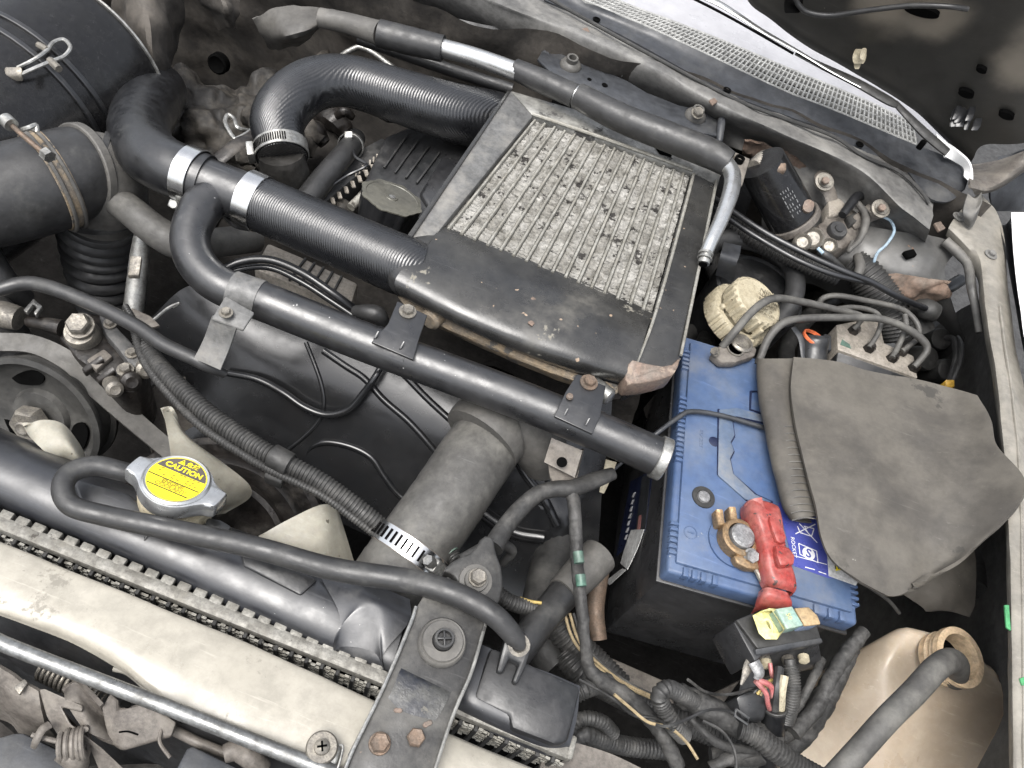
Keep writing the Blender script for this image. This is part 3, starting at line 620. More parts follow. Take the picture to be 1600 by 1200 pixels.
for k in range(9):
    a = random.random() * 6; b.box(HP(1512 + random.uniform(-19, 19), 187 + random.uniform(-13, 12), .014 + random.uniform(0, .008)), CR * pm(random.uniform(4, 9), hp), CU * pm(random.uniform(3, 8), hp) + CR * .002, hn * .007, .0015)
done(b, 'torn_clip', M['rubber'], hood)
# hinge side flange
b = B(); b.loft([[HP(1514, 258, .0), HP(1560, 250, .0), HP(1610, 232, .0)], [(1516, 288, .13), (1550, 292, .12), (1610, 255, .14)], [(1524, 305, .105), (1560, 296, .10), (1612, 262, .11)]], m=6, n=4, thick=.003)
done(b, 'hinge_arm', M['brown'], hood)
b = B(); b.loft([[HP(1560, 245, -.01), HP(1640, 225, -.01)], [(1548, 300, .1), (1640, 270, .1)], [(1552, 330, .06), (1650, 330, .06)]], m=6, n=4, thick=.003)
done(b, 'hinge_cover', M['cowl'], hood)
b = B(); b.lathe(HP(1554, 272, .02), -hn, [(.012, 0), (.012, .003), (.007, .004), (.007, .008), (0, .008)], 16); done(b, 'hinge_bolt', M['brown'], hood)

b = B()
b.loft([[(860, -40, .118), (960, -2, .118), (1180, 87, .118), (1300, 138, .118), (1424, 194, .118), (1480, 230, .112)],
        [(900, -70, .125), (1010, -25, .125), (1210, 50, .125), (1310, 105, .122), (1424, 165, .12), (1490, 225, .112)],
        [(940, -110, .135), (1060, -50, .135), (1240, 25, .135), (1340, 85, .13), (1450, 150, .126), (1515, 225, .118)]], m=8, n=4)
solo(b, 'scuttle_panel', M['scuttle'], 'pale painted strip between the cowl grille and the windscreen', 'scuttle')
b = B(); b.loft([[V((-.8, 1.28, .16)), V((0, 1.30, .16)), V((.5, 1.24, .15))], [V((-.8, 1.9, .62)), V((0, 1.92, .62)), V((.5, 1.86, .6))]], m=6, n=2, thick=.005)
solo(b, 'windscreen', M['foil'], 'dark windscreen glass behind the raised bonnet', 'windscreen')

cowl = thing('cowl_grille', 'long pale slatted grille set in a dark plastic cowl below the windscreen', 'grille', (1150, 100, .11))
gl = [(880, -18), (907, -1), (1000, 38), (1100, 84), (1220, 141), (1300, 172), (1380, 206), (1430, 227)]     # lower edge
gu = [(930, -20), (958, 0), (1050, 35), (1140, 70), (1220, 104), (1300, 137), (1370, 167), (1424, 194)]      # upper edge
Lo = evenly(cr([P(x, y, .114) for x, y in gl], 8), .0001 + (P(907, -1, .114) - P(1430, 227, .114)).length / 78)
n_ = len(Lo) - 1
Hi = evenly(cr([P(x, y, .119) for x, y in gu], 8), .001)
Hi = [Hi[round(i * (len(Hi) - 1) / n_)] for i in range(n_ + 1)]
b = B()
for a, c in zip(Lo, Hi):
    d = c - a; t = V((1, 0, 0)); nn = t.cross(d.normalized())
    b.box((a + c) / 2, t * .0012, d / 2, nn * .0035, .0004, 1)
for f in (.0, .27, .54, .80, 1.0):
    pts = [a.lerp(c, f) for a, c in zip(Lo, Hi)]
    for p, q in zip(pts[::6], pts[6::6] + [pts[-1]]):
        if (q - p).length > 1e-4: b.box((p + q) / 2 + V((0, 0, -.0003)), (q - p) / 2, V((0, .0014 if f not in (0, 1) else .0024, 0)), V((0, 0, .0026)))
done(b, 'slats', M['grille'], cowl, kind='stuff')
b = B(); b.loft([[p + V((0, 0, -.012)) for p in Lo[::8] + [Lo[-1]]], [p + V((0, 0, -.012)) for p in Hi[::8] + [Hi[-1]]]], m=2, n=1, thick=.001)
done(b, 'duct', M['hole'], cowl)
b = B()
b.loft([[p + V((0, -.002, .002)) for p in Lo[::8] + [Lo[-1]]] + [P(1475, 243, .116), P(1512, 264, .118)],
        [(870, -10, .108), (905, 10, .108), (1000, 52, .108), (1100, 104, .108), (1215, 160, .108), (1300, 192, .108), (1380, 228, .108), (1425, 250, .108), (1475, 270, .11), (1513, 278, .112)],
        [(850, 0, .106), (917, 28, .106), (1000, 70, .106), (1130, 142, .106), (1220, 177, .106), (1292, 204, .105), (1338, 232, .104), (1407, 258, .103), (1448, 306, .10), (1482, 315, .10), (1508, 296, .105)]], m=6, n=4, thick=.003)
done(b, 'cowl_cover', M['cowl'], cowl)
b = B(); b.tube([(760, -60, .114), (917, 31, .114), (1130, 146, .114), (1220, 183, .114), (1300, 212, .113), (1350, 244, .112), (1405, 268, .108), (1440, 300, .105), (1452, 318, .1)], 6, seg=8)
done(b, 'rubber_seal', M['dplastic'], cowl)
for px, py in ((932, 31), (1136, 141), (1343, 226)):
    b = B(); b.lathe(P(px, py, .1085), UP, [(0, 0), (.0055, 0), (.0055, .0015), (.003, .0017), (.003, .0005), (0, .0005)], 14); done(b, 'cowl_screw', M['hole'], cowl)

wa = thing('wiper_arm', 'black wiper arm lying under the bonnet edge, its far end bright silver', 'wiper', (1400, 180, 0.158))
b = B(); b.tube([(1243, 83, 0.178), (1290, 106, 0.178), (1340, 130, 0.178), (1388, 157, 0.177), (1402, 163, 0.176)], [10, 17, 22, 23, 15], seg=10, squash=.45); done(b, 'arm', M['dplastic'], wa)
b = B(); b.tube([(1398, 160, 0.176), (1420, 183, 0.173), (1445, 208, 0.168), (1480, 238, 0.161)], [14, 18, 22, 20], seg=10, squash=.5); done(b, 'arm_root', M['dplastic'], wa)
b = B(); b.tube([(1080, -12, 0.193), (1120, 4, 0.193), (1155, 25, 0.191), (1190, 48, 0.188), (1250, 82, 0.183), (1300, 112, 0.181), (1345, 136, 0.180)], [10, 14, 12, 11, 8, 6, 5], seg=8, squash=.5); done(b, 'blade_spine', M['alu'], wa)
b = B(); b.lathe(P(1443, 222, 0.144), UP, [(.004, -.01), (.004, .001), (.003, .002), (0, .002)], 14); done(b, 'pivot_nut', M['hole'], wa)
b = B(); b.tube([(1040, -22, 0.168), (1100, 6, 0.168), (1160, 38, 0.166), (1240, 84, 0.162)], 4, seg=6); done(b, 'blade_rubber', M['hole'], wa)
b = B(); b.loft([[(1462, 208, .14), (1500, 240, .135), (1515, 258, .13), (1520, 290, .12)], [(1478, 245, .125), (1490, 252, .12), (1505, 262, .12), (1506, 275, .118)]], m=5, n=3, thick=.003)
solo(b, 'fender_corner', M['white'], 'bright white fender corner beside the wiper root', 'fender')

# ================================================================== intercooler
ic = thing('intercooler', 'flat intercooler with exposed grey fins in a worn black frame on top of the engine', 'intercooler', (860, 380, .0))
def I(px, py, k=0): return P(px, py, .088 + k)
Ctl, Ctr, Cbr, Cbl = I(832, 182), I(1080, 270), I(1020, 487), I(694, 352)
# frame: four lengths round the core, each lying a little proud
b = B()
b.prism([I(797, 140), I(1138, 238, .0), I(1122, 290), I(1081, 268), I(832, 180)], .03, .003)
done(b, 'frame_rail', M['icbare'], ic)
b = B()
b.prism([I(797, 140, .001), I(833, 181, .001), I(693, 352, .001), I(667, 386, .001), I(640, 372, .001)], .03, .002)
done(b, 'frame_rail', M['greyplate'], ic)
b = B(); b.prism([I(792, 142, .004), I(799, 140, .004), I(643, 372, .004), I(634, 370, .004)], .034, .0015); done(b, 'frame_lip', M['icpaint'], ic)
b = B(); b.prism([I(1082, 269, .001), I(1121, 288, .001), I(1062, 560, .001), I(1046, 575, .0), I(985, 600, -.012), I(1000, 545, .0), I(1022, 488, .001)], .035, .003)
done(b, 'frame_rail', M['icpaint'], ic)
b = B(); b.tube([I(1120, 282, .002), I(1092, 420, .002), I(1064, 555, .002)], 5, seg=8); b.tube([I(832, 178, .002), I(960, 222, .002), I(1082, 266, .002)], 6, seg=8); b.tube([I(1084, 272, .002), I(1054, 385, .002), I(1024, 490, .002), I(1004, 545, .0), I(984, 592, -.008)], 5, seg=8)
done(b, 'frame_bead', M['alud'], ic)
# core: bars running fore and aft with crushed fins between them
NB = 16
b = B(); b.prism([Ctl + V((0, 0, -.009)), Ctr + V((0, 0, -.009)), Cbr + V((0, 0, -.009)), Cbl + V((0, 0, -.009))], .03); done(b, 'core_back', M['fin'], ic)
for i in range(NB):
    f = (i + .35) / NB
    a = Ctl.lerp(Ctr, f); c = Cbl.lerp(Cbr, f)
    d = c - a; a = a + d * .01; d = c - a
    s = V((1, 0, 0)) * pm(4.4, a) * .5
    b = B()
    segs = 10
    rr = []
    for k in range(segs + 1):
        p = a + d * (k / segs) + V((random.gauss(0, .00012), 0, random.gauss(0, .00015) - .002))
        rr.append([p - s + V((0, 0, -.006)), p - s, p - s * .5 + V((0, 0, .0012)), p + s * .5 + V((0, 0, .0012)), p + s, p + s + V((0, 0, -.006))])
    b.rings(rr); done(b, 'core_bar', M['alud'], ic)
b = B()
for i in range(NB):
    f0 = (i + .35) / NB + .010; f1 = (i + 1.35) / NB - .010
    if i == NB - 1: f1 = 1.0
    a0, a1 = Ctl.lerp(Ctr, f0), Ctl.lerp(Ctr, f1); c0, c1 = Cbl.lerp(Cbr, f0), Cbl.lerp(Cbr, f1)
    N_ = 96; prev = None; bm = b.bm
    for k in range(N_ + 1):
        t = k / N_ + random.gauss(0, .0012)
        crush = noise.noise(V((i * 3.1, k * .13, 0)))
        up = (-.0032 if k % 2 else -.0054) - .0022 * max(0, crush)
        row = []
        for q in (0, .33, .66, 1):
            p = a0.lerp(a1, q).lerp(c0.lerp(c1, q), min(1, max(0, t + random.gauss(0, .0020) + .004 * math.sin(q * 3))))
            row.append(bm.verts.new(p + V((0, 0, up + random.gauss(0, .0008)))))
        if prev:
            for q in range(3): bm.faces.new((prev[q], prev[q + 1], row[q + 1], row[q]))
        prev = row
b.keep = True
done(b, 'fins', M['fin'], ic, ang=20, kind='stuff')
# front end tank: a long rounded drum with a flat flange under it
b = B()
b.loft([[I(690, 350, -.004), I(800, 396, -.004), I(910, 440, -.004), I(1022, 488, -.004)],
        [I(668, 384, .006), I(780, 430, .006), I(900, 476, .006), I(1010, 518, .004)],
        [I(640, 408, .008), I(760, 462, .008), I(890, 516, .007), I(1000, 552, .004)],
        [I(618, 436, .002), I(738, 496, .002), I(880, 552, 0), I(985, 585, -.004)],
        [I(620, 458, -.012), I(735, 515, -.012), I(870, 568, -.014), I(976, 597, -.018)],
        [I(640, 470, -.03), I(745, 522, -.03), I(870, 574, -.03), I(975, 601, -.03)]], m=8, n=6, nz=(.0006, 45))
done(b, 'front_tank', M['icpaint'], ic)
b = B()
b.loft([[I(668, 384, .006), I(690, 350, -.004), I(640, 372, .001)], [I(640, 408, .008), I(636, 400, .008), I(628, 385, .004)], [I(618, 436, .002), I(608, 424, -.002), I(606, 404, -.004)], [I(620, 458, -.012), I(608, 446, -.016), I(606, 420, -.02)], [I(640, 470, -.03), I(620, 462, -.036), I(612, 440, -.04)]], m=6, n=6)
done(b, 'tank_shoulder', M['icpaint'], ic)
b = B(); b.prism([I(985, 560, .0055), I(1000, 566, .006), I(1046, 574, .0035), I(1064, 556, .0035), I(1058, 578, .002), I(1046, 590, 0), I(985, 602, -.008), I(974, 592, -.008)], .022, .003, rnd=1)
done(b, 'copper_corner', M['copper'], ic)
for q, sz in (((808, 470), 9), ((830, 505), 7), ((833, 468), 6)):
    b = B(); p = I(q[0], q[1], .0072)
    b.lathe(p, UP, [(0, 0), (pm(sz, p), 0), (pm(sz, p), .0006), (0, .0008)], 12, lobe=lambda a, i: .7 + .4 * noise.noise(V((a * 2, q[0], 0)))); done(b, 'rust_spot', M['copper'], ic)
b = B()
b.loft([[I(622, 462, -.030), I(740, 520, -.030), I(870, 574, -.03), I(975, 604, -.03)], [I(640, 486, -.034), I(740, 532, -.034), I(860, 582, -.034), I(962, 616, -.034)], [I(660, 500, -.05), I(745, 540, -.05), I(855, 588, -.05), I(950, 622, -.05)]], m=8, n=3, thick=.003, nz=(.001, 60))
done(b, 'lower_flange', M['ochre'], ic)
b = B()
b.loft([[I(960, 612, -.032), I(1000, 606, -.03), I(1046, 588, -.012), I(1064, 560, -.01)], [I(950, 625, -.06), I(985, 620, -.06), I(1030, 605, -.05), I(1052, 580, -.05)]], m=6, n=3, thick=.003)
done(b, 'side_skirt', M['brown'], ic)
b = B(); b.prism([I(1024, 226, .003), I(1042, 234, .003), I(1050, 243, .003), I(1032, 238, .003)], .003); done(b, 'slot', M['hole'], ic)
b = B(); b.lathe(I(991, 209, .001), UP, [(.006, 0), (.006, .003), (.003, .0035), (0, .0035)], 14); done(b, 'rail_bolt_seat', M['hole'], ic)
for q in ((990, 208, .089), ): bolt(ic, q[0], q[1], q[2], 10, M['icpaint'])
b = B(); b.lathe(I(672, 500, -.028), V((-.3, -1, .1)), [(.011, -.02), (.011, 0), (.008, .003), (0, .003)], 16); done(b, 'stud', M['ochre'], ic)
b = B(); b.lathe(I(948, 617, -.03), V((.9, -.4, .1)), [(.009, -.02), (.009, .004), (.006, .006), (0, .006)], 16); done(b, 'stud', M['steel'], ic)

# ================================================================== engine
eng = thing('engine', 'dirty engine under the intercooler with grey ribbed valve cover and black timing cover', 'engine', V((-.15, .6, -.45)))
b = B()
b.loft([[V((x, y, -.09 + .03 * noise.noise(V((x * 9, y * 9, 1))))) for x in (-.42, -.3, -.18, -.05, .08, .15)] for y in (.56, .62, .68, .76, .86, .93)], m=6, n=6, nz=(.022, 17))
b.loft([[V((.15, y, -.09)) for y in (.56, .7, .93)], [V((.17, y, -.3)) for y in (.56, .7, .93)], [V((.15, y, -.45)) for y in (.56, .7, .93)]], m=6, n=6, nz=(.015, 14))
b.loft([[V((x, .56, -.12)) for x in (-.42, -.1, .15)], [V((x, .55, -.3)) for x in (-.42, -.1, .15)], [V((x, .55, -.45)) for x in (-.42, -.1, .15)]], m=6, n=6, nz=(.012, 14))
b.loft([[V((-.42, y, -.09)) for y in (.56, .7, .93)], [V((-.43, y, -.3)) for y in (.56, .7, .93)], [V((-.42, y, -.45)) for y in (.56, .7, .93)]], m=6, n=6, nz=(.015, 14))
done(b, 'block', M['deep'], eng)
b = B()
b.prism([(602, 212, .012), (640, 196, .012), (770, 236, .012), (700, 360, .012), (560, 300, .012)], .09, .006)
done(b, 'valve_cover', M['plastic'], eng)
for k in range(5):
    b = B(); a = P(600 + k * 17, 262 + k * 8, .0145); c = P(640 + k * 17, 206 + k * 9, .0145); d = (c - a) / 2
    b.box((a + c) / 2 - d * .1, V((.0012, 0, 0)), d * .9, V((0, 0, .0012)), .0004); done(b, 'cover_rib', M['hosegrey'], eng)
b = B(); b.prism([(655, 300, .018), (690, 244, .018), (760, 252, .018), (700, 370, .018)], .02, .006); done(b, 'cover_dome', M['pipe'], eng)
b = B(); b.prism([(455, 318, .0), (560, 234, .0), (598, 214, .0), (612, 228, .0), (560, 272, .0), (488, 334, .0)], .05, .003); done(b, 'cover_rail', M['valve'], eng)
b = B()
for k in range(9):
    p = P(520 + k * 10.5, 314 - k * 8.6, .0015); b.box(p, CR * pm(3.2, p), CU * pm(5, p) - CR * pm(1.5, p), UP * .0012, .0004, 1)
    p = P(556 + k * 5.5, 272 - k * 4.5, .0015); b.box(p, CR * pm(1.4, p), CU * pm(4, p), UP * .001, .0003, 1)
done(b, 'cast_ridges', M['mblock'], eng, kind='stuff')
b = B(); b.tube([(548, 324, .006), (570, 302, .008), (590, 284, .006)], 14, seg=10); done(b, 'cover_edge', M['alud'], eng)
# lower beige ribbed cover
b = B(); b.prism([(418, 378, -.02), (470, 400, -.02), (560, 442, -.02), (548, 480, -.02), (520, 470, -.02), (396, 420, -.02)], .08, .004); done(b, 'lower_cover', M['mblock'], eng)
for k in range(5):
    b = B(); a = P(478 + k * 14, 404 + k * 7, -.0185); c = P(452 + k * 16, 438 + k * 7, -.0185); b.box((a + c) / 2, V((.0012, 0, 0)), (c - a) / 2, UP * .002, .0004, 1); done(b, 'cover_groove', M['dplastic'], eng)
# black timing cover with raised ribs
b = B()
TC = lambda px, py, k=0: P(px, py, -.035 - max(0, (py - 470) + (px - 360) * -.42) * .00052 + k)
rows = [[TC(232, 500), TC(300, 445), TC(400, 455), TC(520, 520), TC(650, 570), TC(740, 600), TC(850, 650)],
        [TC(236, 560), TC(320, 540), TC(420, 560), TC(520, 600), TC(640, 650), TC(740, 690), TC(850, 740)],
        [TC(250, 640), TC(340, 640), TC(430, 660), TC(530, 690), TC(630, 730), TC(740, 790), TC(860, 830)],
        [TC(290, 740), TC(380, 760), TC(470, 790), TC(560, 830), TC(640, 870), TC(740, 920), TC(860, 940)]]
b.loft(rows, m=8, n=8)
from mathutils.bvhtree import BVHTree
b.bm.normal_update()
TREE = BVHTree.FromBMesh(b.bm)
def TCH(px, py, k=0):               # the place on the timing cover seen at a picture point
    d = (TC(px, py) - CP).normalized(); h = TREE.ray_cast(CP, d)
    if h[0] is None: return TC(px, py, k)
    n = h[1] if h[1].dot(d) < 0 else -h[1]
    return h[0] + n * k
done(b, 'timing_cover', M['cover'], eng)
def ridge(pts, w, f0=1, f1=1, name='cover_ridge'):
    pts = evenly(cr([V((x, y, 0)) for x, y in pts], 6), 9); m_ = len(pts) - 1
    w = [1 + (w[0] - 1) * min(1, i / 4 if f0 else 1, (m_ - i) / 4 if f1 else 1) for i in range(m_ + 1)]
    pts = [(p.x, p.y) for p in pts]
    b = B(); b.tube([TCH(x, y, -.0005) for x, y in pts], [v * 1.25 for v in w], seg=14); done(b, name, M['cover'], eng)
ridge([(505, 548), (540, 572), (570, 592), (600, 625), (640, 660), (680, 705), (706, 740), (730, 780)], [9] * 8, 0, 0)
ridge([(478, 714), (486, 700), (510, 691), (548, 698), (580, 715), (600, 744), (622, 772), (650, 792), (690, 815)], [9] * 9, 1, 0)
ridge([(478, 535), (492, 570), (502, 600), (506, 630), (500, 655), (478, 680), (446, 706)], [6] * 7, 0, 0)
ridge([(610, 566), (636, 590), (670, 625), (726, 676)], [9] * 4, 0, 0)
ridge([(690, 745), (740, 790), (800, 830), (850, 840)], [18] * 4, 0, 0)
ridge([(790, 680), (800, 700), (820, 740), (850, 780), (870, 820)], [12] * 5, 0, 0)
b = B(); b.tube([TC(350, 582, .008), TC(400, 592, .010), TC(440, 612, .010), TC(475, 636, .010), TC(510, 648, .010), TC(545, 640, .011), TC(570, 612, .012), TC(588, 586, .012), TC(604, 556, .010)], [10, 11, 12, 12, 12, 12, 12, 11, 10], seg=10)
done(b, 'hose_guide', M['cover'], eng)
# grimy cylinder-head clutter around the upper hoses
rnd = random.Random(5)
for k in range(22):
    px, py = rnd.uniform(395, 600), rnd.uniform(165, 330)
    if px > 540 and py > 215: continue
    p = P(px, py, rnd.uniform(-.06, -.012)); s = pm(rnd.uniform(10, 26), p)
    b = B()
    if k % 3: b.tube([p - V((s * 1.2, s * rnd.uniform(-.6, .6), .01)), p, p + V((s * 1.1, s * rnd.uniform(-.6, .6), -.008))], [s / pm(1, p) * 1.2, s / pm(1, p) * 1.7, s / pm(1, p)], seg=12, fn=lambda L, a, i: 1 + .3 * noise.noise(V((L * 90, a, k))))
    else: b.lathe(p, V((rnd.uniform(-.4, .4), rnd.uniform(-.6, .1), 1)), [(0, -.03), (s * .8, -.03), (s * .8, .0), (s * .55, .004), (s * .5, .012), (0, .013)], 14)
    done(b, 'casting', M['grimef'] if k % 2 else M['grime'], eng)
b = B(); b.loft([[(200, 95, -.10), (280, 110, -.07), (350, 130, -.08), (420, 120, -.07), (520, 90, -.08)], [(220, 150, -.12), (290, 170, -.06), (350, 185, -.07), (420, 170, -.06), (520, 130, -.08)], [(240, 220, -.14), (300, 220, -.08), (350, 230, -.08), (410, 240, -.09), (500, 200, -.10)], [(250, 300, -.18), (310, 290, -.13), (360, 290, -.12), (410, 300, -.12), (480, 290, -.13)]], m=14, n=14, nz=(.020, 30)); done(b, 'gearbox_top', M['grimef'], eng)
cap = thing('oil_filler_cap', 'black lobed oil filler cap with dusty top between the upper hoses', 'cap', (617, 325, .0))
p = P(612, 310, .040); r = pm(50, p); ax = V((.10, .30, 1)).normalized()
lob = lambda a, i: 1 + (.075 * max(0, math.cos(a * 8)) if i in (1, 2, 3) else 0)
b = B(); b.lathe(p, ax, [(0, -.026), (r * .86, -.026), (r * .92, -.004), (r * .93, -.0005), (r * .88, .001), (0, .001)], 128, lob); done(b, 'skirt', M['rubber'], cap)
b = B(); b.lathe(p + ax * .0004, ax, [(0, 0), (r * .95, 0), (r * .95, .0013), (r * .84, .0016), (r * .82, .0008), (r * .2, .0008), (r * .18, .002), (r * .12, .002), (r * .1, .0005), (0, .0005)], 128, lambda a, i: 1 + (.075 * max(0, math.cos(a * 8)) if i in (1, 2) else 0)); done(b, 'top_disc', M['capdisc'], cap)
b = B(); b.lathe(p + ax * .0008, ax, [(0, 0), (r * .11, 0), (r * .11, .002), (0, .0025)], 12); done(b, 'rivet', M['steel'], cap)

# ================================================================== the big black hoses and their clamps
def clampband(label, path, t, wpx, screw=None, worm=False, m='band', grow=1.05, group=None):
    p, tg, r = path.at(t)
    c = thing('hose_clamp', label, 'hose clamp', p - V((0, 0, r)), group)
    wd = pm(wpx, p)
    b = B(); b.ring(p, tg, r * grow, wd, .0012, 48); done(b, 'band', M[m], c)
    if screw:
        q = PP(screw[0], screw[1], p, (p - CP).normalized())
        dr = q - p; dr -= tg * dr.dot(tg); dr.normalize()
        s = tg.cross(dr).normalized()
        o = p + dr * (r * grow + .004)
        b = B(); b.box(o, tg * wd * .55, s * .010, dr * .004, .0015); b.lathe(o - s * .012, -s, [(0, -.004), (.0045, -.004), (.0045, .004), (.0038, .005), (0, .005)], 14); done(b, 'screw', M['steel'], c)
    if worm:
        b = B()
        a0 = (q - p); a0 -= tg * a0.dot(tg); a0.normalize(); b0 = tg.cross(a0)
        for k in range(3, 22):
            for sg in (1, -1):
                a = sg * k * .085
                e = a0 * math.cos(a) + b0 * math.sin(a); f = tg.cross(e)
                b.box(p + e * (r * grow + .0013), tg * wd * .3, f * .0007, e * .0004)
        done(b, 'worm_slots', M['hole'], c, kind='stuff')
    return c
up = Path([(441, 246, .045), (438, 225, .05), (434, 190, .06), (452, 158, .07), (490, 132, .075), (545, 127, .075), (620, 149, .070), (700, 174, .060), (775, 192, .045), (860, 218, .03)], [76, 77, 84, 84, 80, 78, 82, 88, 92, 92])
b = B(); up.even(.0022); b.tube(up, seg=32, fn=lambda L, a, i: (1 + .003 * math.sin(L * 1500 + 9 * a))); solo(b, 'intercooler_hose', M['weave'], 'thick black hose arching from the worm clamp up to the back of the intercooler', 'hose', 'big black hoses to the intercooler')
b = B(); b.tube([(439, 240, .048), (442, 256, .035), (446, 280, .01), (440, 300, -.02)], [70, 72, 78, 90], seg=24); done(b, 'manifold_port', M['engine'], eng)
clampband('slotted worm clamp round the lower end of the arching back hose', up, up.near(438, 236), 22, (398, 238), True, 'steel')
lo = Path([(352, 294, .075), (405, 318, .075), (455, 340, .076), (520, 368, .076), (575, 392, .076), (622, 412, .074), (650, 424, .07)], [80, 86, 88, 90, 92, 94, 92])
b = B(); lo.even(.004); k0 = lo.near(392, 311)
lo2 = Path([(384, 309, .075), (405, 318, .075), (455, 340, .076), (520, 368, .076), (575, 392, .076), (622, 412, .074), (650, 424, .07)], [82, 86, 88, 90, 92, 94, 92]); lo2.even(.0022)
b.tube(lo2, seg=32, fn=lambda L, a, i: (1 + .003 * math.sin(L * 1500 + 9 * a))); solo(b, 'intercooler_hose', M['weave'], 'straight woven-textured black hose running from the bright clamp into the intercooler corner', 'hose', 'big black hoses to the intercooler')
clampband('wide bright band clamp on the intercooler hose, right of the tee pipe', lo2, lo2.near(396, 313), 28, None, False, 'band', 1.03, 'bright band clamps beside the tee pipe')
lf = Path([(246, 140, -.03), (230, 168, .0), (218, 200, .03), (226, 232, .055), (254, 256, .07), (296, 274, .075), (322, 284, .075)], [86, 92, 92, 92, 88, 86, 84])
lf.even(.005)
b = B(); b.tube(lf, seg=32); solo(b, 'turbo_hose', M['rubber'], 'smooth black elbow hose left of the tee pipe, dusty on its bend', 'hose', 'big black hoses to the intercooler')
clampband('wide bright band clamp left of the tee pipe with a crosshead screw below', lf, lf.near(301, 276), 26, (280, 330), False, 'band', 1.03, 'bright band clamps beside the tee pipe')

tee = thing('air_pipe', 'long satin black metal pipe crossing in front of the intercooler with a hooked tee end', 'pipe', (700, 560, .03))
b = B(); b.tube([(314, 282, .075), (345, 293, .075), (384, 309, .075)], [76, 76, 78], seg=28); done(b, 'tee_sleeve', M['pipe'], tee)
pp = Path([(352, 300, .073), (326, 312, .072), (306, 340, .070), (297, 375, .066), (308, 412, .062), (345, 446, .06), (421, 475, .06), (566, 533, .06), (700, 583, .06), (800, 620, .06), (930, 672, .06), (1040, 719, .06)], [66, 64, 62, 60, 60, 60, 62, 62, 62, 62, 62, 62]).even(.005)
b = B(); b.tube(pp, seg=28, cap=False); done(b, 'pipe', M['pipe'], tee)
e, tg, r = pp.at(1.0)
b = B(); b.ring(e - tg * .005, tg, r * .99, .010, .0025, 40); done(b, 'end_collar', M['steel'], tee)
b = B(); b.lathe(e - tg * .03, tg, [(r * .97, 0), (r * .97, .001), (0, .0012)], 24); done(b, 'bore', M['hole'], tee)
b = B(); b.tube([(352, 335, .05), (372, 352, .05), (420, 360, .04)], [14, 12, 10], seg=8); done(b, 'bridge', M['pipe'], tee)
def saddle(pts, h, m, name='bracket', bev=.0015): b = B(); b.prism(pts, h, bev); return done(b, name, M[m], tee)
# strap brackets
def wrapstrap(t, wpx, ang0, ang1, m, name='strap'):
    p, tg, r = pp.at(t); a0 = (UP - tg * tg.z).normalized(); b0 = tg.cross(a0); wd = pm(wpx, p) / 2
    rows = [[p + tg * k * wd + (a0 * math.cos(a) + b0 * math.sin(a)) * (r * 1.05) for k in (-1, 0, 1)] for a in [ang0 + (ang1 - ang0) * j / 10 for j in range(11)]]
    b = B(); b.loft(rows, m=3, n=2, thick=.0022); return done(b, name, M[m], tee)
t1 = pp.near(388, 463); wrapstrap(t1, 46, -1.7, 1.6, 'greyplate')
saddle([(352, 462, .082), (398, 488, .080), (380, 516, .074), (330, 498, .074)], .003, 'greyplate')
b = B(); b.loft([[(331, 494, .0735), (369, 513, .0735)], [(318, 530, .05), (358, 545, .05)], [(303, 560, .035), (344, 578, .035)]], m=3, n=4, thick=.0025); done(b, 'strap_tail', M['greyplate'], tee)
bolt(tee, 353, 489, .081, 15, M['gbolt'])
t2 = pp.near(612, 548); wrapstrap(t2, 56, -.9, .9, 'pipe')
b = B(); b.prism([(621, 470, .088), (668, 492, .088), (654, 532, .086), (646, 562, .085), (580, 534, .086), (606, 506, .088)], .003, .001); done(b, 'bracket', M['pipe'], tee)
b = B()
for a in ((588, 524), (628, 540)):
    p = P(a[0], a[1], .0885); b.box(p, CR * pm(2, p), CU * pm(6, p) + CR * pm(3, p), UP * .001, .0005)
done(b, 'bracket_ridges', M['pipe'], tee)
bolt(tee, 637, 487, .0885, 19, M['gbolt'])
t3 = pp.near(905, 662); wrapstrap(t3, 66, -.9, .9, 'pipe')
b = B(); b.prism([(902, 584, .086), (947, 603, .086), (938, 650, .085), (926, 678, .084), (866, 650, .085), (884, 612, .086)], .003, .001); done(b, 'bracket', M['pipe'], tee)
b = B()
for a in ((884, 645), (918, 660)):
    p = P(a[0], a[1], .0865); b.box(p, CR * pm(2, p), CU * pm(6, p) + CR * pm(3, p), UP * .001, .0005)
done(b, 'bracket_ridges', M['pipe'], tee)
bolt(tee, 920, 598, .0865, 20, M['rust'])
b = B(); p = P(890, 620, .0875); b.lathe(p, UP, [(0, 0), (pm(6, p), 0), (pm(5, p), .002), (0, .003)], 12); done(b, 'rust_spot', M['copper'], tee)
b = B(); b.loft([[(862, 684, .035), (910, 704, .035)], [(850, 722, .02), (898, 746, .02)]], m=3, n=3, thick=.0025); b.loft([[(910, 704, .035), (913, 702, .03)], [(898, 746, .02), (902, 742, .012)]], m=3, n=3, thick=.002); done(b, 'lower_tab', M['brown'], tee)
b = B(); p = P(878, 722, .0305); b.lathe(p, V((0, -.8, .6)), [(0, 0), (.0052, 0), (.0052, .0008), (0, .0008)], 16); done(b, 'tab_hole', M['hole'], tee)

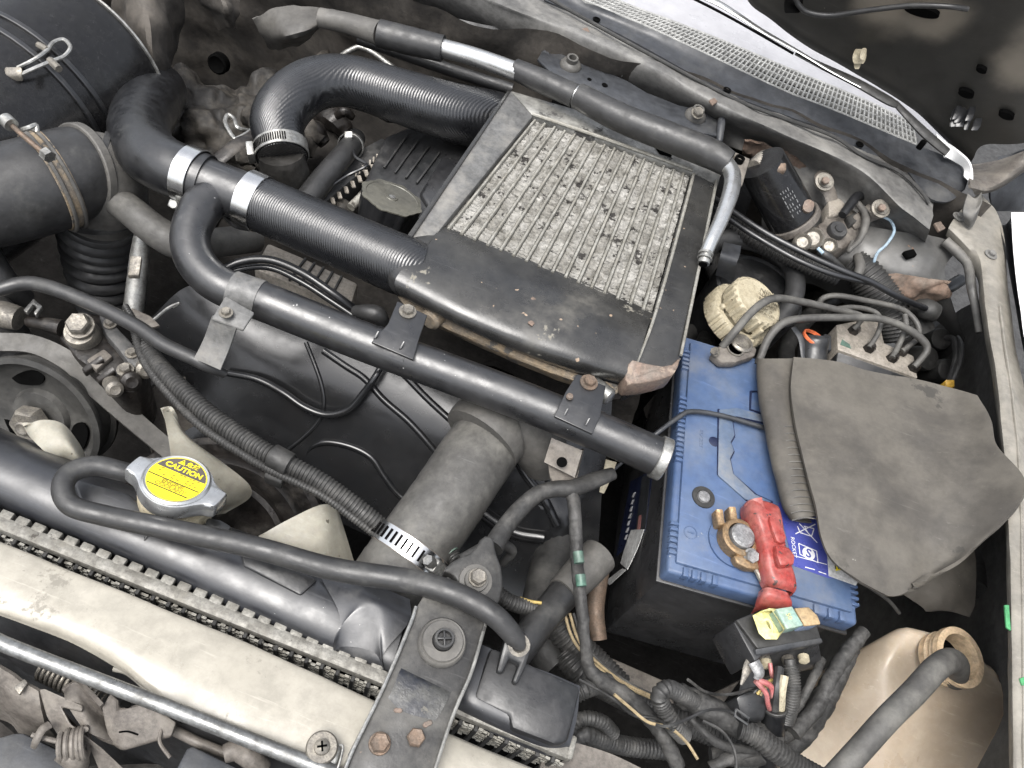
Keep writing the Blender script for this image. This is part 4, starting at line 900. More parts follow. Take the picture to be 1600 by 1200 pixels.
# ================================================================== air intake on the left
ab = thing('air_cleaner', 'large black air cleaner drum with wire clip in the top left corner', 'air cleaner', (40, 150, -.2))
ap = Path([(-190, 330, -.02), (-60, 240, -.02), (38, 172, -.02), (110, 118, -.02), (128, 104, -.02)], [330, 325, 315, 300, 290]).even(.01)
b = B(); b.tube(ap, seg=48); done(b, 'drum', M['foil'], ab)
for px, py in ((28, 178), (40, 170)):
    p, tg, r = ap.at(ap.near(px, py)); b = B(); b.ring(p, tg, r * 1.0, .006, .003, 64); done(b, 'drum_rib', M['rubber'], ab)
p, tg, r = ap.at(.985); b = B(); b.ring(p, tg, r * 1.0, .003, .004, 64); done(b, 'end_rim', M['steel'], ab)
b = B(); b.tube([(28, 106, .082), (52, 94, .09), (72, 80, .092), (84, 66, .092), (100, 62, .092), (110, 74, .092), (100, 88, .09), (80, 96, .09), (56, 106, .088), (34, 116, .084)], 6.5, seg=8); done(b, 'wire_clip', M['steel'], ab)
b = B(); b.tube([(60, 70, .09), (74, 78, .092)], 10, seg=8); b.tube([(78, 94, .09), (92, 108, .09)], 12, seg=8); b.box(P(22, 116, .082), CR * pm(14, P(22, 116, .08)), CU * pm(7, P(22, 116, .08)), UP * .004, .002)
done(b, 'clip_foot', M['gbolt'], ab, kind='stuff')

ai = thing('intake_elbow', 'dusty rubber intake elbow with double wire clamp leading down to a bellows', 'intake hose', (80, 300, -.1))
du = Path([(-120, 322, .03), (-30, 312, .03), (40, 296, .03), (92, 280, .03), (122, 268, .03), (146, 264, .025)], [156, 152, 150, 146, 136, 122]).even(.006)
b = B(); b.tube(du, seg=40); done(b, 'duct', M['hosegrey'], ai)
t0 = du.near(72, 286)
for k, g in ((0, 1.045), (.055, 1.045)):
    p, tg, r = du.at(t0 + k); b = B(); b.ring(p, tg, r * g, .0035, .003, 56); done(b, 'clamp_wire', M['gasket'], ai)
p, tg, r = du.at(t0 + .028); b = B(); b.ring(p, tg, r * 1.02, .016, .001, 56); done(b, 'clamp_band', M['ochre'], ai)
p, tg, r = du.at(.93); b = B(); b.ring(p, tg, r * 1.0, .010, .004, 56); done(b, 'duct_lip', M['gasket'], ai)
p, tg, r = du.at(.25); b = B(); b.ring(p, tg, r * 1.0, .005, .002, 56); done(b, 'duct_rib', M['hosegrey'], ai)
b = B(); b.tube([(10, 188, .105), (36, 212, .104), (60, 232, .1), (78, 246, .098)], 8, seg=10); done(b, 'clamp_screw', M['rust'], ai)
b = B(); b.lathe(P(12, 190, .106), (P(10, 188, .105) - P(36, 212, .104)), [(0, -.006), (.0065, -.006), (.0065, .004), (.004, .006), (0, .006)], 14); done(b, 'screw_head', M['steel'], ai)
b = B(); b.tube([(30, 204, .098), (44, 200, .104), (56, 196, .104), (58, 206, .1)], 8, seg=8); done(b, 'clamp_hook', M['steel'], ai)
b = B(); b.lathe(P(74, 242, .1), (P(10, 188, .105) - P(36, 212, .104)), [(0, -.004), (.006, -.004), (.006, .004), (0, .004)], 6); done(b, 'clamp_nut', M['steel'], ai)
b = B(); b.tube([(132, 264, .03), (152, 272, .022), (162, 296, .0), (160, 322, -.03), (158, 348, -.06)], [116, 128, 128, 122, 118], seg=32); done(b, 'elbow', M['gasket'], ai)
b = B(); b.ring(P(150, 272, .02), V((.8, .35, -.35)), pm(64, P(150, 272, .02)), .007, .003, 56); done(b, 'elbow_rib', M['hosegrey'], ai)
b = B(); b.ring(P(160, 322, -.03), V((.1, -.1, -1)), pm(63, P(160, 322, -.03)), .008, .003, 56); done(b, 'elbow_rib', M['hosegrey'], ai)
be = Path([(158, 330, -.035), (158, 372, -.085), (164, 420, -.135), (174, 470, -.19)], [122, 116, 108, 96]).even(.0032)
kk = [1.0, 1.05, 1.06, 1.0, .93, .92]
b = B(); b.tube(be, seg=36, fn=lambda L, a, i: kk[i % 6]); done(b, 'bellows', M['hosegrey'], ai)
b = B(); b.tube([(170, 305, .015), (205, 330, .012), (245, 362, .008), (285, 382, .0), (330, 380, -.02), (400, 372, -.04)], [46, 48, 50, 50, 46, 44], seg=20); solo(b, 'breather_hose', M['dullhose'], 'dull grey rubber hose running from the intake elbow behind the hooked pipe', 'hose')
b = B(); b.tube([(222, 368, -.01), (218, 400, -.03), (214, 440, -.05), (206, 500, -.08)], [24, 28, 30, 30], seg=12); st = solo(b, 'strut', M['steel'], 'dirty pale metal strut with small tag beside the bellows', 'bracket')
b = B(); p = P(211, 418, -.012); b.box(p, CR * pm(9, p), CU * pm(15, p) + CR * pm(2, p), UP * .003, .001); done(b, 'tag', M['gbolt'], st)
b = B(); b.tube([(395, 205, -.01), (372, 200, 0), (366, 186, .0), (356, 180, .0), (352, 192, 0), (364, 214, 0), (372, 216, 0), (400, 200, .0)], 7, seg=8); solo(b, 'wire_bracket', M['steel'], 'small bent wire bracket behind the worm clamp', 'bracket')
b = B(); b.tube([(340, 250, .02), (370, 226, .03), (398, 212, .03), (410, 190, .02)], [26, 26, 24, 20], seg=10, squash=.3); solo(b, 'stay', M['grime'], 'dark flat metal stay between the tee pipe and worm clamp', 'bracket')
b = B(); b.tube([(468, 330, .015), (500, 286, .02), (540, 238, .02), (556, 216, .0)], [40, 38, 34, 30], seg=16); vh = solo(b, 'vent_hose', M['hosegrey'], 'short dark hose lying along the valve cover, spring clip at its top', 'hose')
b = B(); p0 = P(548, 228, .01); b.ring(p0, P(540, 238, .02) - P(556, 216, 0), pm(19, p0), .006, .0015, 24); done(b, 'spring_clip', M['steel'], vh)
b = B(); b.box(P(544, 214, .03), CR * .005, CU * .004, UP * .004, .001); done(b, 'clip_ear', M['steel'], vh)
b = B(); b.tube([(470, 330, .03), (500, 304, .02), (540, 276, .02), (568, 262, .03), (572, 256, .03), (556, 246, .03), (552, 236, .03)], 5, seg=8); solo(b, 'thin_wire', M['rubber'], 'thin black wire clipped along the valve cover edge', 'wire')
b = B(); b.tube([(330, 432, .01), (372, 410, .02), (420, 406, .022), (470, 425, .02), (520, 458, .015), (560, 486, .0), (590, 495, -.01)], [12, 12, 13, 13, 13, 12, 12], seg=10); solo(b, 'fuel_line', M['rubber'], 'thin black rubber line curving above the hooked pipe', 'hose', 'twin thin lines above the hooked pipe')
b = B(); b.tube([(330, 440, .0), (370, 422, .01), (420, 418, .01), (470, 440, .01), (520, 472, .005), (556, 496, .0)], [9, 9, 10, 10, 10, 9], seg=10); solo(b, 'fuel_line', M['cover'], 'lower thin black line under the rubber line above the hooked pipe', 'hose', 'twin thin lines above the hooked pipe')
b = B(); b.tube([(555, 486, .02), (575, 488, .03), (590, 492, .03), (598, 502, .02)], [18, 26, 28, 22], seg=12); solo(b, 'rubber_boot', M['hosegrey'], 'small black rubber boot just left of the middle pipe bracket', 'boot')
b = B(); b.loft([[(395, 30, .03), (440, 10, .05), (520, 14, .06), (530, 26, .05)], [(410, 60, .0), (450, 55, .05), (500, 40, .06), (512, 34, .05)], [(420, 78, -.03), (450, 74, 0), (480, 62, .02), (500, 48, .03)]], m=8, n=6, nz=(.004, 30), thick=.003); solo(b, 'torn_cover', M['gasket'], 'torn grey rubber flap hanging at the firewall, above the arching hose', 'cover')
for lab, q in (('dusty brown insulation lump hanging left of the firewall grommet', [[(165, -20, .05), (220, -30, .07), (290, -20, .05)], [(185, 50, .0), (235, 40, .06), (285, 45, .0)], [(200, 120, -.04), (240, 115, .02), (270, 120, -.03)], [(225, 190, -.08), (250, 185, -.04), (268, 190, -.08)]]),
               ('ragged tan insulation strip hanging above the firewall grommet', [[(300, -20, .06), (330, -25, .08), (375, -20, .06)], [(325, 15, .03), (350, 10, .07), (372, 20, .04)], [(345, 45, .01), (358, 42, .03), (372, 48, .01)]])):
    b = B(); b.loft(q, m=8, n=7, nz=(.008, 34), thick=.004); solo(b, 'insulation', M['firewall'], lab, 'insulation')
b = B(); p = PY(340, 100, .955); b.lathe(p, V((0, -1, .2)), [(.016, -.01), (.016, .002), (.013, .004), (.008, .001), (0, .001)], 24); done(b, 'grommet', M['hole'], body)
b = B(); b.tube([(526, 92, .0), (545, 80, .01), (562, 74, .015), (582, 82, .015), (612, 104, .012), (640, 122, .01), (690, 150, .0)], [9, 9, 9, 9, 9, 9, 9], seg=10); solo(b, 'steel_line', M['steel'], 'bent pale steel line showing above the arching hose', 'pipe')
b = B(); b.tube([(-20, 480, -.05), (0, 500, -.06), (30, 560, -.1)], 60, seg=16); solo(b, 'coolant_hose', M['hosegrey'], 'lower fat dark hose end at the left edge behind the pump fitting', 'hose')
b = B(); b.tube([(-30, 390, -.03), (0, 440, -.05), (28, 470, -.08)], 50, seg=16); solo(b, 'coolant_hose', M['hosegrey'], 'upper fat dark hose end at the left edge under the intake elbow', 'hose')

# ================================================================== power steering pump, belt, fan
ps = thing('steering_pump', 'oily brown power steering pump with large banjo bolt and spoked grey pulley', 'pump', (110, 560, -.2))
b = B(); b.prism([(88, 524, -.042), (100, 500, -.042), (122, 486, -.042), (160, 490, -.042), (176, 514, -.042), (200, 540, -.042), (230, 572, -.042), (226, 596, -.042), (210, 614, -.042), (186, 612, -.042), (160, 590, -.042), (120, 560, -.042)], .08, .005); done(b, 'pump_body', M['grime'], ps)
b = B(); b.prism([(152, 486, -.030), (168, 492, -.030), (182, 510, -.030), (204, 532, -.030), (222, 556, -.030), (226, 570, -.030), (208, 578, -.030), (196, 562, -.030), (182, 542, -.030), (160, 518, -.030)], .03, .004, rnd=1); done(b, 'pump_lug', M['valve'], ps)
for x_, y_, l_ in ((146, 572, 30), (166, 588, 26), (190, 596, 22)):
    b = B(); p = P(x_, y_, -.040); b.box(p, CR * pm(l_ * .5, p) + CU * pm(l_ * .35, p), CU * pm(4, p) - CR * pm(3, p), UP * .004, .0015); done(b, 'cast_rib', M['grime'], ps)
for x_, y_, r_ in ((206, 552, 7), (172, 506, 7), (196, 578, 9)):
    b = B(); p = P(x_, y_, -.029); hexbolt(b, p, pm(r_ * 2, p)); done(b, 'pump_bolt', M['gbolt'], ps)
b = B(); p = P(125, 518, -.028); r = pm(25, p); b.lathe(p, V((.05, -.3, 1)), [(0, -.03), (r, -.03), (r * 1.02, -.002), (r * .9, .002), (0, .002)], 28); done(b, 'banjo', M['gbolt'], ps)
bolt(ps, P(126, 510, -.022), None, None, 36, M['gbolt'], V((.05, -.3, 1)), 1.2, 'banjo_bolt')
b = B(); b.tube([(45, 502, -.04), (70, 506, -.035), (95, 512, -.035)], [18, 22, 26], seg=14); done(b, 'banjo_pipe', M['grime'], ps)
b = B(); b.tube([(-20, 488, -.04), (8, 492, -.04), (30, 498, -.04)], [40, 42, 38], seg=18); done(b, 'hose_fitting', M['gbolt'], ps)
b = B(); b.prism([(36, 484, -.02), (52, 466, -.02), (66, 478, -.02), (56, 492, -.02), (52, 488, -.02), (58, 480, -.02), (52, 474, -.02), (42, 488, -.02)], .006, .001); done(b, 'hose_clip', M['steel'], ps)
b = B(); b.prism([(134, 562, -.036), (162, 544, -.036), (176, 556, -.036), (150, 578, -.036)], .008, .002); done(b, 'cast_boss', M['brown'], ps)
for px, py, s in ((204, 594, 15), (178, 606, 13), (226, 576, 14)):
    b = B(); p = P(px, py, -.034); b.lathe(p, V((.6, -.5, .6)), [(pm(s, p), -.02), (pm(s, p), .006), (pm(s * .6, p), .009), (0, .008)], 18); done(b, 'port', M['grime'] if s > 14 else M['gbolt'], ps)
pc, pax = P(54, 656, -.1), V((.06, -.9, .45)).normalized()
pu = V((1, 0, 0)); pv = pax.cross(pu)
b = B()
b.lathe(pc, pax, [(.066, -.034), (.069, -.032), (.069, -.028), (.064, -.026), (.064, -.008), (.068, -.005), (.070, -.002), (.070, .003), (.064, .004), (.062, -.002), (.054, -.008), (.030, -.012), (.027, -.006), (.011, -.005), (0, -.005)], 72)
done(b, 'pulley', M['pulleym'], ps)
for k in range(3):
    a = -.15 + k * math.pi * 2 / 3
    pts = [pc + pax * -.0075 + pu * math.cos(a + da) * rr + pv * math.sin(a + da) * rr for da, rr in ((-.36, .040), (-.40, .049), (-.2, .053), (.2, .053), (.40, .049), (.36, .040), (.2, .036), (-.2, .036))]
    b = B(); b.prism(cr(pts, 4, True), .0025, dr=-pax); done(b, 'pulley_opening', M['hole'], ps)
b = B(); hexbolt(b, pc + pax * -.003, .036, pax, 0, .4); done(b, 'hub_nut', M['gbolt'], ps)
b = B(); b.lathe(pc + pax * .013, pax, [(0, 0), (.008, 0), (.008, .006), (.006, .007), (0, .005)], 18); done(b, 'shaft_end', M['gbolt'], ps)

b = B()
b.loft([[P(-60, 548, -.055), P(0, 548, -.05), P(50, 552, -.048), P(100, 578, -.05), P(135, 614, -.065), P(240, 702, -.10), P(300, 752, -.12)],
        [P(-60, 520, -.05), P(0, 520, -.045), P(55, 524, -.043), P(110, 548, -.045), P(152, 586, -.06), P(250, 672, -.095), P(320, 730, -.115)]], m=10, n=3, thick=.004)
solo(b, 'drive_belt', M['gasket'], 'wide grey drive belt passing over the steering pump pulley', 'belt')

fanc = P(290, 860, -.16)
fan = thing('radiator_fan', 'dirty off-white plastic radiator fan with three blades showing behind the radiator', 'fan', fanc)
def blade(rows): b = B(); b.loft(rows, m=8, n=8, thick=.003); return done(b, 'blade', M['fan'], fan, ang=60)
blade([[(254, 640, .01), (262, 637, .008), (268, 644, .005)], [(260, 668, -.01), (278, 668, -.012), (296, 684, -.03)], [(266, 705, -.03), (300, 700, -.03), (350, 724, -.06)], [(268, 735, -.05), (320, 748, -.06), (388, 756, -.08)], [(280, 765, -.07), (335, 782, -.085), (390, 778, -.10)], [(300, 800, -.10), (330, 805, -.11), (352, 802, -.11)]])
blade([[(36, 666, -.02), (38, 668, -.025), (44, 680, -.03)], [(66, 656, -.02), (66, 672, -.02), (64, 700, -.02)], [(98, 662, -.025), (100, 690, -.02), (86, 716, -.03)], [(122, 690, -.04), (120, 712, -.03), (106, 728, -.05)], [(136, 716, -.06), (134, 728, -.05), (124, 740, -.06)]])
blade([[(404, 838, -.05), (406, 850, -.055), (410, 880, -.07)], [(450, 812, -.045), (456, 850, -.05), (450, 890, -.07)], [(500, 789, -.045), (505, 850, -.055), (500, 900, -.075)], [(522, 792, -.055), (532, 850, -.07), (545, 900, -.09)], [(530, 802, -.065), (545, 850, -.08), (560, 900, -.10)]])
b = B(); b.lathe(fanc, V((0, -1, .25)), [(.03, -.03), (.05, -.02), (.05, .02), (.03, .03), (0, .03)], 32); done(b, 'hub', M['grime'], fan)
fp = thing('fan_pulley', 'ringed dark fan pulley half hidden behind the white fan blades', 'pulley', P(335, 850, -.2))
pc2 = P(330, 862, -.17); px_ = pm(1, pc2)
b = B(); b.lathe(pc2, V((.1, -.55, .8)), [(172 * px_, -.03), (178 * px_, -.02), (178 * px_, -.004), (168 * px_, 0), (150 * px_, -.004), (146 * px_, .002), (140 * px_, .004), (120 * px_, .0), (116 * px_, .006), (108 * px_, .008), (90 * px_, .002), (40 * px_, .004), (0, .004)], 80); done(b, 'pulley_rings', M['grime'], fp)

lm = Path([(222, 530, -.01), (240, 560, -.005), (275, 600, 0), (330, 650, 0), (395, 695, 0), (440, 720, 0), (500, 752, -.005), (560, 795, -.015), (612, 838, -.03)], [24, 28, 30, 32, 32, 30, 30, 30, 30])
lo_ = thing('corrugated_loom', 'long dusty corrugated loom crossing the black timing cover', 'cable loom', lm.c[20])
b = B(); b.corr(lm, 30, 6.2, .10, 14); done(b, 'conduit', M['loom'], lo_)
b = B(); p, tg, r = lm.at(lm.near(440, 716)); b.ring(p, tg, r * 1.08, pm(34, p), .002, 24); b.box(p - CU * pm(24, p) - CR * pm(8, p), CR * pm(14, p) - CU * pm(6, p), CU * pm(12, p) + CR * pm(5, p), UP * .006, .0015); done(b, 'loom_clip', M['dplastic'], lo_, kind='stuff')
b = B(); b.corr([(196, 478, .0), (208, 504, 0), (222, 556, -.006), (256, 606, -.004), (312, 664, -.004), (380, 710, -.004), (430, 738, -.004), (500, 772, -.008), (560, 815, -.018), (606, 850, -.032)], [10, 14, 15, 15, 15, 15, 15, 14, 14, 14], 5, .12, 10); solo(b, 'cable_sheath', M['loom'], 'thin corrugated cable running just below the long corrugated loom', 'cable')
b = B(); b.tube([(-30, 462, .0), (0, 452, .008), (53, 443, .012), (133, 470, .015), (210, 508, .018), (255, 538, .02), (302, 560, .022), (325, 572, .02), (352, 584, .01)], [22, 22, 23, 23, 23, 23, 22, 20, 14], seg=14); solo(b, 'vacuum_hose', M['hosegrey'], 'slim grey rubber hose sweeping from the left edge past the pump to the pipe strap', 'hose')
b = B(); b.prism([(205, 480, -.02), (236, 494, -.02), (250, 508, -.02), (236, 512, -.02), (208, 496, -.02)], .004, .001); solo(b, 'small_plate', M['brown'], 'small bent plate at the foot of the pale metal strut', 'bracket')
b = B(); b.tube([(270, 480, -.02), (280, 474, -.015), (262, 482, -.02), (240, 500, -.02)], 5, seg=6); solo(b, 'guide_wire', M['steel'], 'short pale wire by the top corner of the timing cover', 'wire')
b = B(); b.loft([[(225, 640, -.12), (250, 600, -.1), (290, 590, -.1)], [(235, 690, -.16), (262, 650, -.14), (300, 640, -.13)], [(240, 720, -.2), (270, 690, -.17), (310, 680, -.16)]], m=6, n=5, thick=.004); solo(b, 'pump_bracket', M['brown'], 'dusty brown pump bracket between the belt and the timing cover', 'bracket')
b = B(); b.tube([(190, 640, -.09), (215, 615, -.08), (250, 588, -.07)], [9, 9, 9], seg=6, squash=.4); solo(b, 'pump_stay', M['gasket'], 'thin flat stay edge below the steering pump', 'bracket')

# ================================================================== radiator
rad = thing('radiator', 'radiator with grey-black top tank and pale crimped rail behind the cream panel', 'radiator', V((-.1, .2, -.35)))
b = B()
b.loft([[(-60, 640, -.04), (0, 668, -.04), (120, 722, -.04), (300, 800, -.04), (460, 860, -.04), (560, 900, -.04), (640, 934, -.04)],
        [(-60, 652, -.005), (0, 680, -.005), (120, 734, -.005), (300, 808, -.005), (460, 872, -.005), (560, 910, -.005), (640, 945, -.005)],
        [(-60, 680, .008), (0, 706, .008), (110, 752, .008), (290, 832, .008), (450, 898, .008), (545, 938, .008), (632, 975, .004)],
        [(-60, 716, .008), (0, 742, .008), (100, 786, .008), (280, 866, .008), (440, 936, .008), (535, 976, .008), (622, 1010, .004)],
        [(-60, 748, .0), (0, 774, .0), (92, 816, .0), (270, 894, .0), (430, 966, .0), (525, 1008, .0), (612, 1040, .0)],
        [(-60, 766, -.014), (0, 792, -.014), (88, 830, -.014), (262, 908, -.014), (424, 982, -.014), (520, 1026, -.014), (602, 1062, -.014)],
        [(-60, 770, -.03), (0, 796, -.03), (86, 834, -.03), (260, 912, -.03), (422, 988, -.03), (516, 1032, -.03), (596, 1070, -.03)]], m=8, n=6, nz=(.0002, 20))
done(b, 'top_tank', M['tank'], rad)
b = B(); b.loft([[(500, 900, .008), (560, 905, .01), (640, 936, .006)], [(530, 960, .012), (565, 938, .018), (594, 940, .018), (640, 970, .012)], [(522, 1000, .006), (545, 968, .014), (590, 965, .016), (600, 1020, .008)], [(520, 1020, -.006), (540, 1010, .004), (585, 1020, .006), (600, 1050, -.004)]], m=8, n=6); done(b, 'tank_bulge', M['tank'], rad)
b = B(); b.prism([(376, 862, .012), (392, 858, .012), (490, 900, .012), (496, 906, .012), (470, 930, .012), (380, 884, .012)], .006, .002); done(b, 'tank_plate', M['plastic'], rad)
b = B(); b.tube([(222, 862, -.008), (226, 846, .006), (236, 826, .0105), (250, 812, .011)], 5, seg=8); done(b, 'tank_seam', M['hosegrey'], rad)
b = B(); b.prism([(110, 745, .013), (200, 770, .014), (232, 800, .014), (220, 816, .013), (130, 800, .013)], .008, .003); done(b, 'filler_base', M['tank'], rad)
b = B(); p = P(275, 775, .012); b.lathe(p + UP * -.002, V((.02, .2, 1)), [(.030, -.02), (.030, .012), (.027, .016), (0, .016)], 32); done(b, 'filler_neck', M['cream'], rad)
b = B(); b.prism([(345, 812, .012), (362, 822, .012), (352, 838, .012), (316, 826, .012), (324, 808, .012)], .012, .002); done(b, 'neck_lug', M['plastic'], rad)
# rail with tabs, straight along the car's width
ry, rz = P(300, 940, -.008).y, -.008
rx0, rx1 = P(-60, 800, rz).x, P(606, 1074, rz).x
b = B()
def bar(x0, x1, y, z, hy, hz, bev): b.box(V(((x0 + x1) / 2, y, z)), V(((x1 - x0) / 2, 0, 0)), V((0, hy, 0)), V((0, 0, hz)), bev)
P2 = P(720, 1128, rz); rx3 = P(884, 1196, rz).x
bar(rx0, rx3, ry, rz, .0058, .006, .003)
done(b, 'crimp_rail', M['railm'], rad)
pitch = .0142
tb = None; x = rx0 + .005
while x < rx3 - .004:
    if not (rx1 - .004 < x < P2.x + .0):
        w_ = V((x, ry + .0068, rz + .0025))
        if tb is None:
            b = B(); b.box(w_, V((.0053, 0, 0)), V((0, .0040, 0)), V((0, 0, .0030)), .0012, 2); tb = done(b, 'crimp_tab', M['railm'], rad)
        else: clone(tb, rad, w_)
    x += pitch
b = B(); bar(rx0, rx3, ry - .002, rz - .055, .002, .05, .001); done(b, 'core_face', M['hole'], rad)
b = B()
for r_ in range(6):
    xx = rx0; k = 0
    while xx < rx3:
        p = V((xx, ry - .0070 + random.gauss(0, .0005), rz - .0075 - r_ * .0055 + (.0016 if k % 2 else -.0016)))
        b.box(p, V((.002, 0, 0)), V((0, .0010, 0)), V((0, 0, .0011))); xx += .0042; k += 1
done(b, 'core_fins', M['alud'], rad, kind='stuff')
tb = None; x = rx0 + .008
while x < rx3:
    w_ = V((x, ry - .0075, rz - .034))
    if tb is None:
        b = B(); b.box(w_, V((.0017, 0, 0)), V((0, .0025, 0)), V((0, 0, .03)), .0005, 1); tb = done(b, 'core_tube', M['dplastic'], rad)
    else: clone(tb, rad, w_)
    x += .0135
# right end of the tank beyond the bracket bar
b = B(); b.loft([[(735, 1000, .0), (764, 1012, .006), (800, 1030, .006), (860, 1052, .006), (906, 1072, .0)], [(722, 1050, .008), (750, 1062, .010), (790, 1078, .010), (850, 1104, .010), (902, 1118, .002)], [(712, 1092, .004), (740, 1104, .008), (790, 1126, .008), (850, 1150, .008), (892, 1160, .0)], [(706, 1118, -.012), (736, 1130, -.012), (790, 1155, -.012), (846, 1178, -.012), (884, 1186, -.014)]], m=8, n=6); done(b, 'tank_end', M['tank'], rad)
b = B(); b.prism([(768, 1010, .014), (880, 1060, .013), (908, 1072, .012), (900, 1110, .012), (888, 1160, .010), (868, 1164, .010), (800, 1138, .012), (796, 1118, .012), (740, 1090, .012)], .03, .004); done(b, 'tank_box', M['plastic'], rad)
b = B(); b.prism([(792, 988, .03), (834, 1002, .03), (822, 1040, .024), (808, 1070, .018), (800, 1066, .018), (812, 1036, .024), (796, 1028, .024), (786, 1052, .018), (776, 1050, .018)], .012, .002); done(b, 'hose_holder', M['plastic'], rad)
b = B(); b.lathe(P(811, 1008, .036), V((-.1, -.4, 1)), [(.009, -.01), (.009, .002), (.006, .003), (.004, -.001), (0, -.001)], 14); done(b, 'holder_plug', M['gbolt'], rad)
b = B(); bar(rx3 - .003, rx3 + .003, ry + .004, rz, .010, .007, .003); done(b, 'rail_end', M['railm'], rad)

# cap
rc = thing('coolant_filler_cap', 'silver radiator cap with round yellow caution sticker', 'radiator cap', (277, 755, .03))
cpt = P(276, 752, .040); can = V((.03, .30, 1)).normalized()
ex = V((1, 0, 0)); ex = (ex - can * ex.dot(can)).normalized(); ey = can.cross(ex)
ux, uy = 0, 0
rr = pm(53, cpt)
def capo(a):                       # outline with two ears
    e = max(0, abs(math.cos(a)) - .80) / .20
    return rr * (1 + .52 * (e ** .8 if abs(math.cos(a)) > .80 else 0) * (1 if abs(math.sin(a)) > .30 else (.30 / .30)))
half = [(0, 1.02), (.38, .95), (.70, .76), (.93, .54), (1.14, .40), (1.36, .33), (1.46, .24), (1.42, -.24), (1.34, -.33), (1.12, -.40), (.92, -.55), (.68, -.77), (.38, -.95)]
ring_ = cr([V((x, y, 0)) for x, y in half] + [V((-x, -y, 0)) for x, y in half], 4, True)
def outline(k, dz=0.0):
    return [cpt + ex * (v.x * k * rr) + ey * (v.y * k * rr) + can * dz for v in reversed(ring_)]
b = B(); b.rings([outline(.97, dz=-.014), outline(1.0, dz=-.012), outline(1.0, dz=-.002), outline(.97, dz=.0005), outline(.92, dz=.001)]); done(b, 'cap_shell', M['alu'], rc, ang=50)
b = B(); b.lathe(cpt, can, [(rr * .98, -.004), (rr * .96, .002), (rr * .90, .0035), (rr * .86, .003), (0, .003)], 56); done(b, 'cap_dome', M['alu'], rc)
b = B(); b.lathe(cpt + can * .003, can, [(0, 0), (rr * .83, 0), (rr * .83, .0004), (0, .0004)], 56); stk = done(b, 'sticker', M['yellow'], rc)
def S(x, y, k=.0006): return cpt + can * (.003 + k) + (ex * x + ey * y) * rr
tx = ex; ty = ey
b = B(); ch = [(.80 * math.cos(a), .80 * math.sin(a)) for a in [R(15) + R(150) * j / 20 for j in range(21)]]
b.prism([S(x, y, .0005) for x, y in ch], .00015, dr=-can); done(b, 'print_field', M['brownprint'], stk)
b = B(); b.lathe(cpt + can * .0030, can, [(rr * .80, .00045), (rr * .80, .0007), (rr * .77, .0007), (rr * .77, .00045)], 48); 
b.bm.free()
lettering('CAUTION', 'lettering', S(.0, .37), tx, ty, rr * .255, M['yellow'], stk, bold=rr * .008)
lettering('危険', 'lettering', S(.14, .62), tx, ty, rr * .20, M['yellow'], stk, bold=rr * .002)
b = B(); b.prism([S(-.30, .54), S(-.08, .54), S(-.19, .74)], .0001, dr=-can); done(b, 'warning_triangle', M['yellow'], stk)
b = B(); b.prism([S(-.20, .60, .0008), S(-.18, .60, .0008), S(-.175, .68, .0008), S(-.205, .68, .0008)], .0001, dr=-can); done(b, 'exclamation_mark', M['dprint'], stk)
for y, x0_, x1_ in ((-.16, -.80, .78), (-.50, -.64, .62)):
    b = B(); b.prism([S(x0_, y - .018), S(x1_, y - .018), S(x1_, y + .018), S(x0_, y + .018)], .0001, dr=-can); done(b, 'printed_line', M['dprint'], stk)
lettering('ENGINE', 'lettering', S(.02, -.255), tx, ty, rr * .19, M['fprint'], stk, bold=rr * .006)
lettering('COOLANT', 'lettering', S(.02, -.40), tx, ty, rr * .19, M['fprint'], stk, bold=rr * .006)
for k in range(3):
    for j in range(9):
        if random.random() < .35: continue
        b = B(); x, y = -.6 + j * .145 + random.uniform(-.02, .02), .14 - k * .11
        b.prism([S(x, y), S(x + .09, y), S(x + .09, y + .05), S(x, y + .05)], .0001, dr=-can); done(b, 'faded_print', M['fprint'], stk)

# ================================================================== hoses over the radiator
b = B(); b.tube([(216, 742, .02), (195, 738, .026), (150, 728, .03), (112, 738, .032), (98, 762, .034), (112, 790, .034), (165, 806, .034), (260, 826, .034), (400, 856, .034), (520, 889, .034), (640, 908, .038), (715, 930, .044), (770, 960, .046), (806, 998, .036), (815, 1012, .03)], [30, 31, 32, 33, 33, 33, 33, 34, 35, 36, 38, 38, 36, 32, 28], seg=20)
solo(b, 'overflow_hose', M['hosegrey'], 'grey rubber overflow hose looping from the radiator cap over the bracket bar', 'hose')
rh = Path([(800, 634, -.03), (768, 680, -.02), (730, 735, -.015), (690, 795, -.02), (650, 850, -.03), (622, 890, -.04), (604, 916, -.055)], [112, 116, 118, 120, 122, 124, 124]).even(.004)
b = B(); b.tube(rh, seg=40, fn=lambda L, a, i: 1 + .012 * noise.noise(V((L * 300, math.cos(a) * 1.5, math.sin(a) * 1.5)))); solo(b, 'radiator_hose', M['dullhose'], 'fat dusty grey radiator hose below the crossing black pipe', 'hose')
to = thing('thermostat_housing', 'dusty grey thermostat outlet flange at the top of the fat radiator hose', 'outlet', (790, 650, -.1))
p, tg, r = rh.at(.14); b = B(); b.ring(p, tg, r * 1.0, .010, .006, 48); done(b, 'flange_ring', M['gasket'], to)
b = B(); b.tube([(752, 688, -.008), (764, 674, -.006), (786, 662, -.006), (815, 668, -.008), (838, 690, -.02), (852, 722, -.05)], [132, 134, 124, 104, 92, 72], seg=32); done(b, 'elbow', M['gasket'], to)
hc = thing('hose_clamp', 'bright worm clamp with loose slotted tail on the fat radiator hose', 'hose clamp', (620, 850, .0))
p, tg, r = rh.at(rh.near(640, 862))
a0 = (CP - p); a0 -= tg * a0.dot(tg); a0.normalize(); b0 = tg.cross(a0)
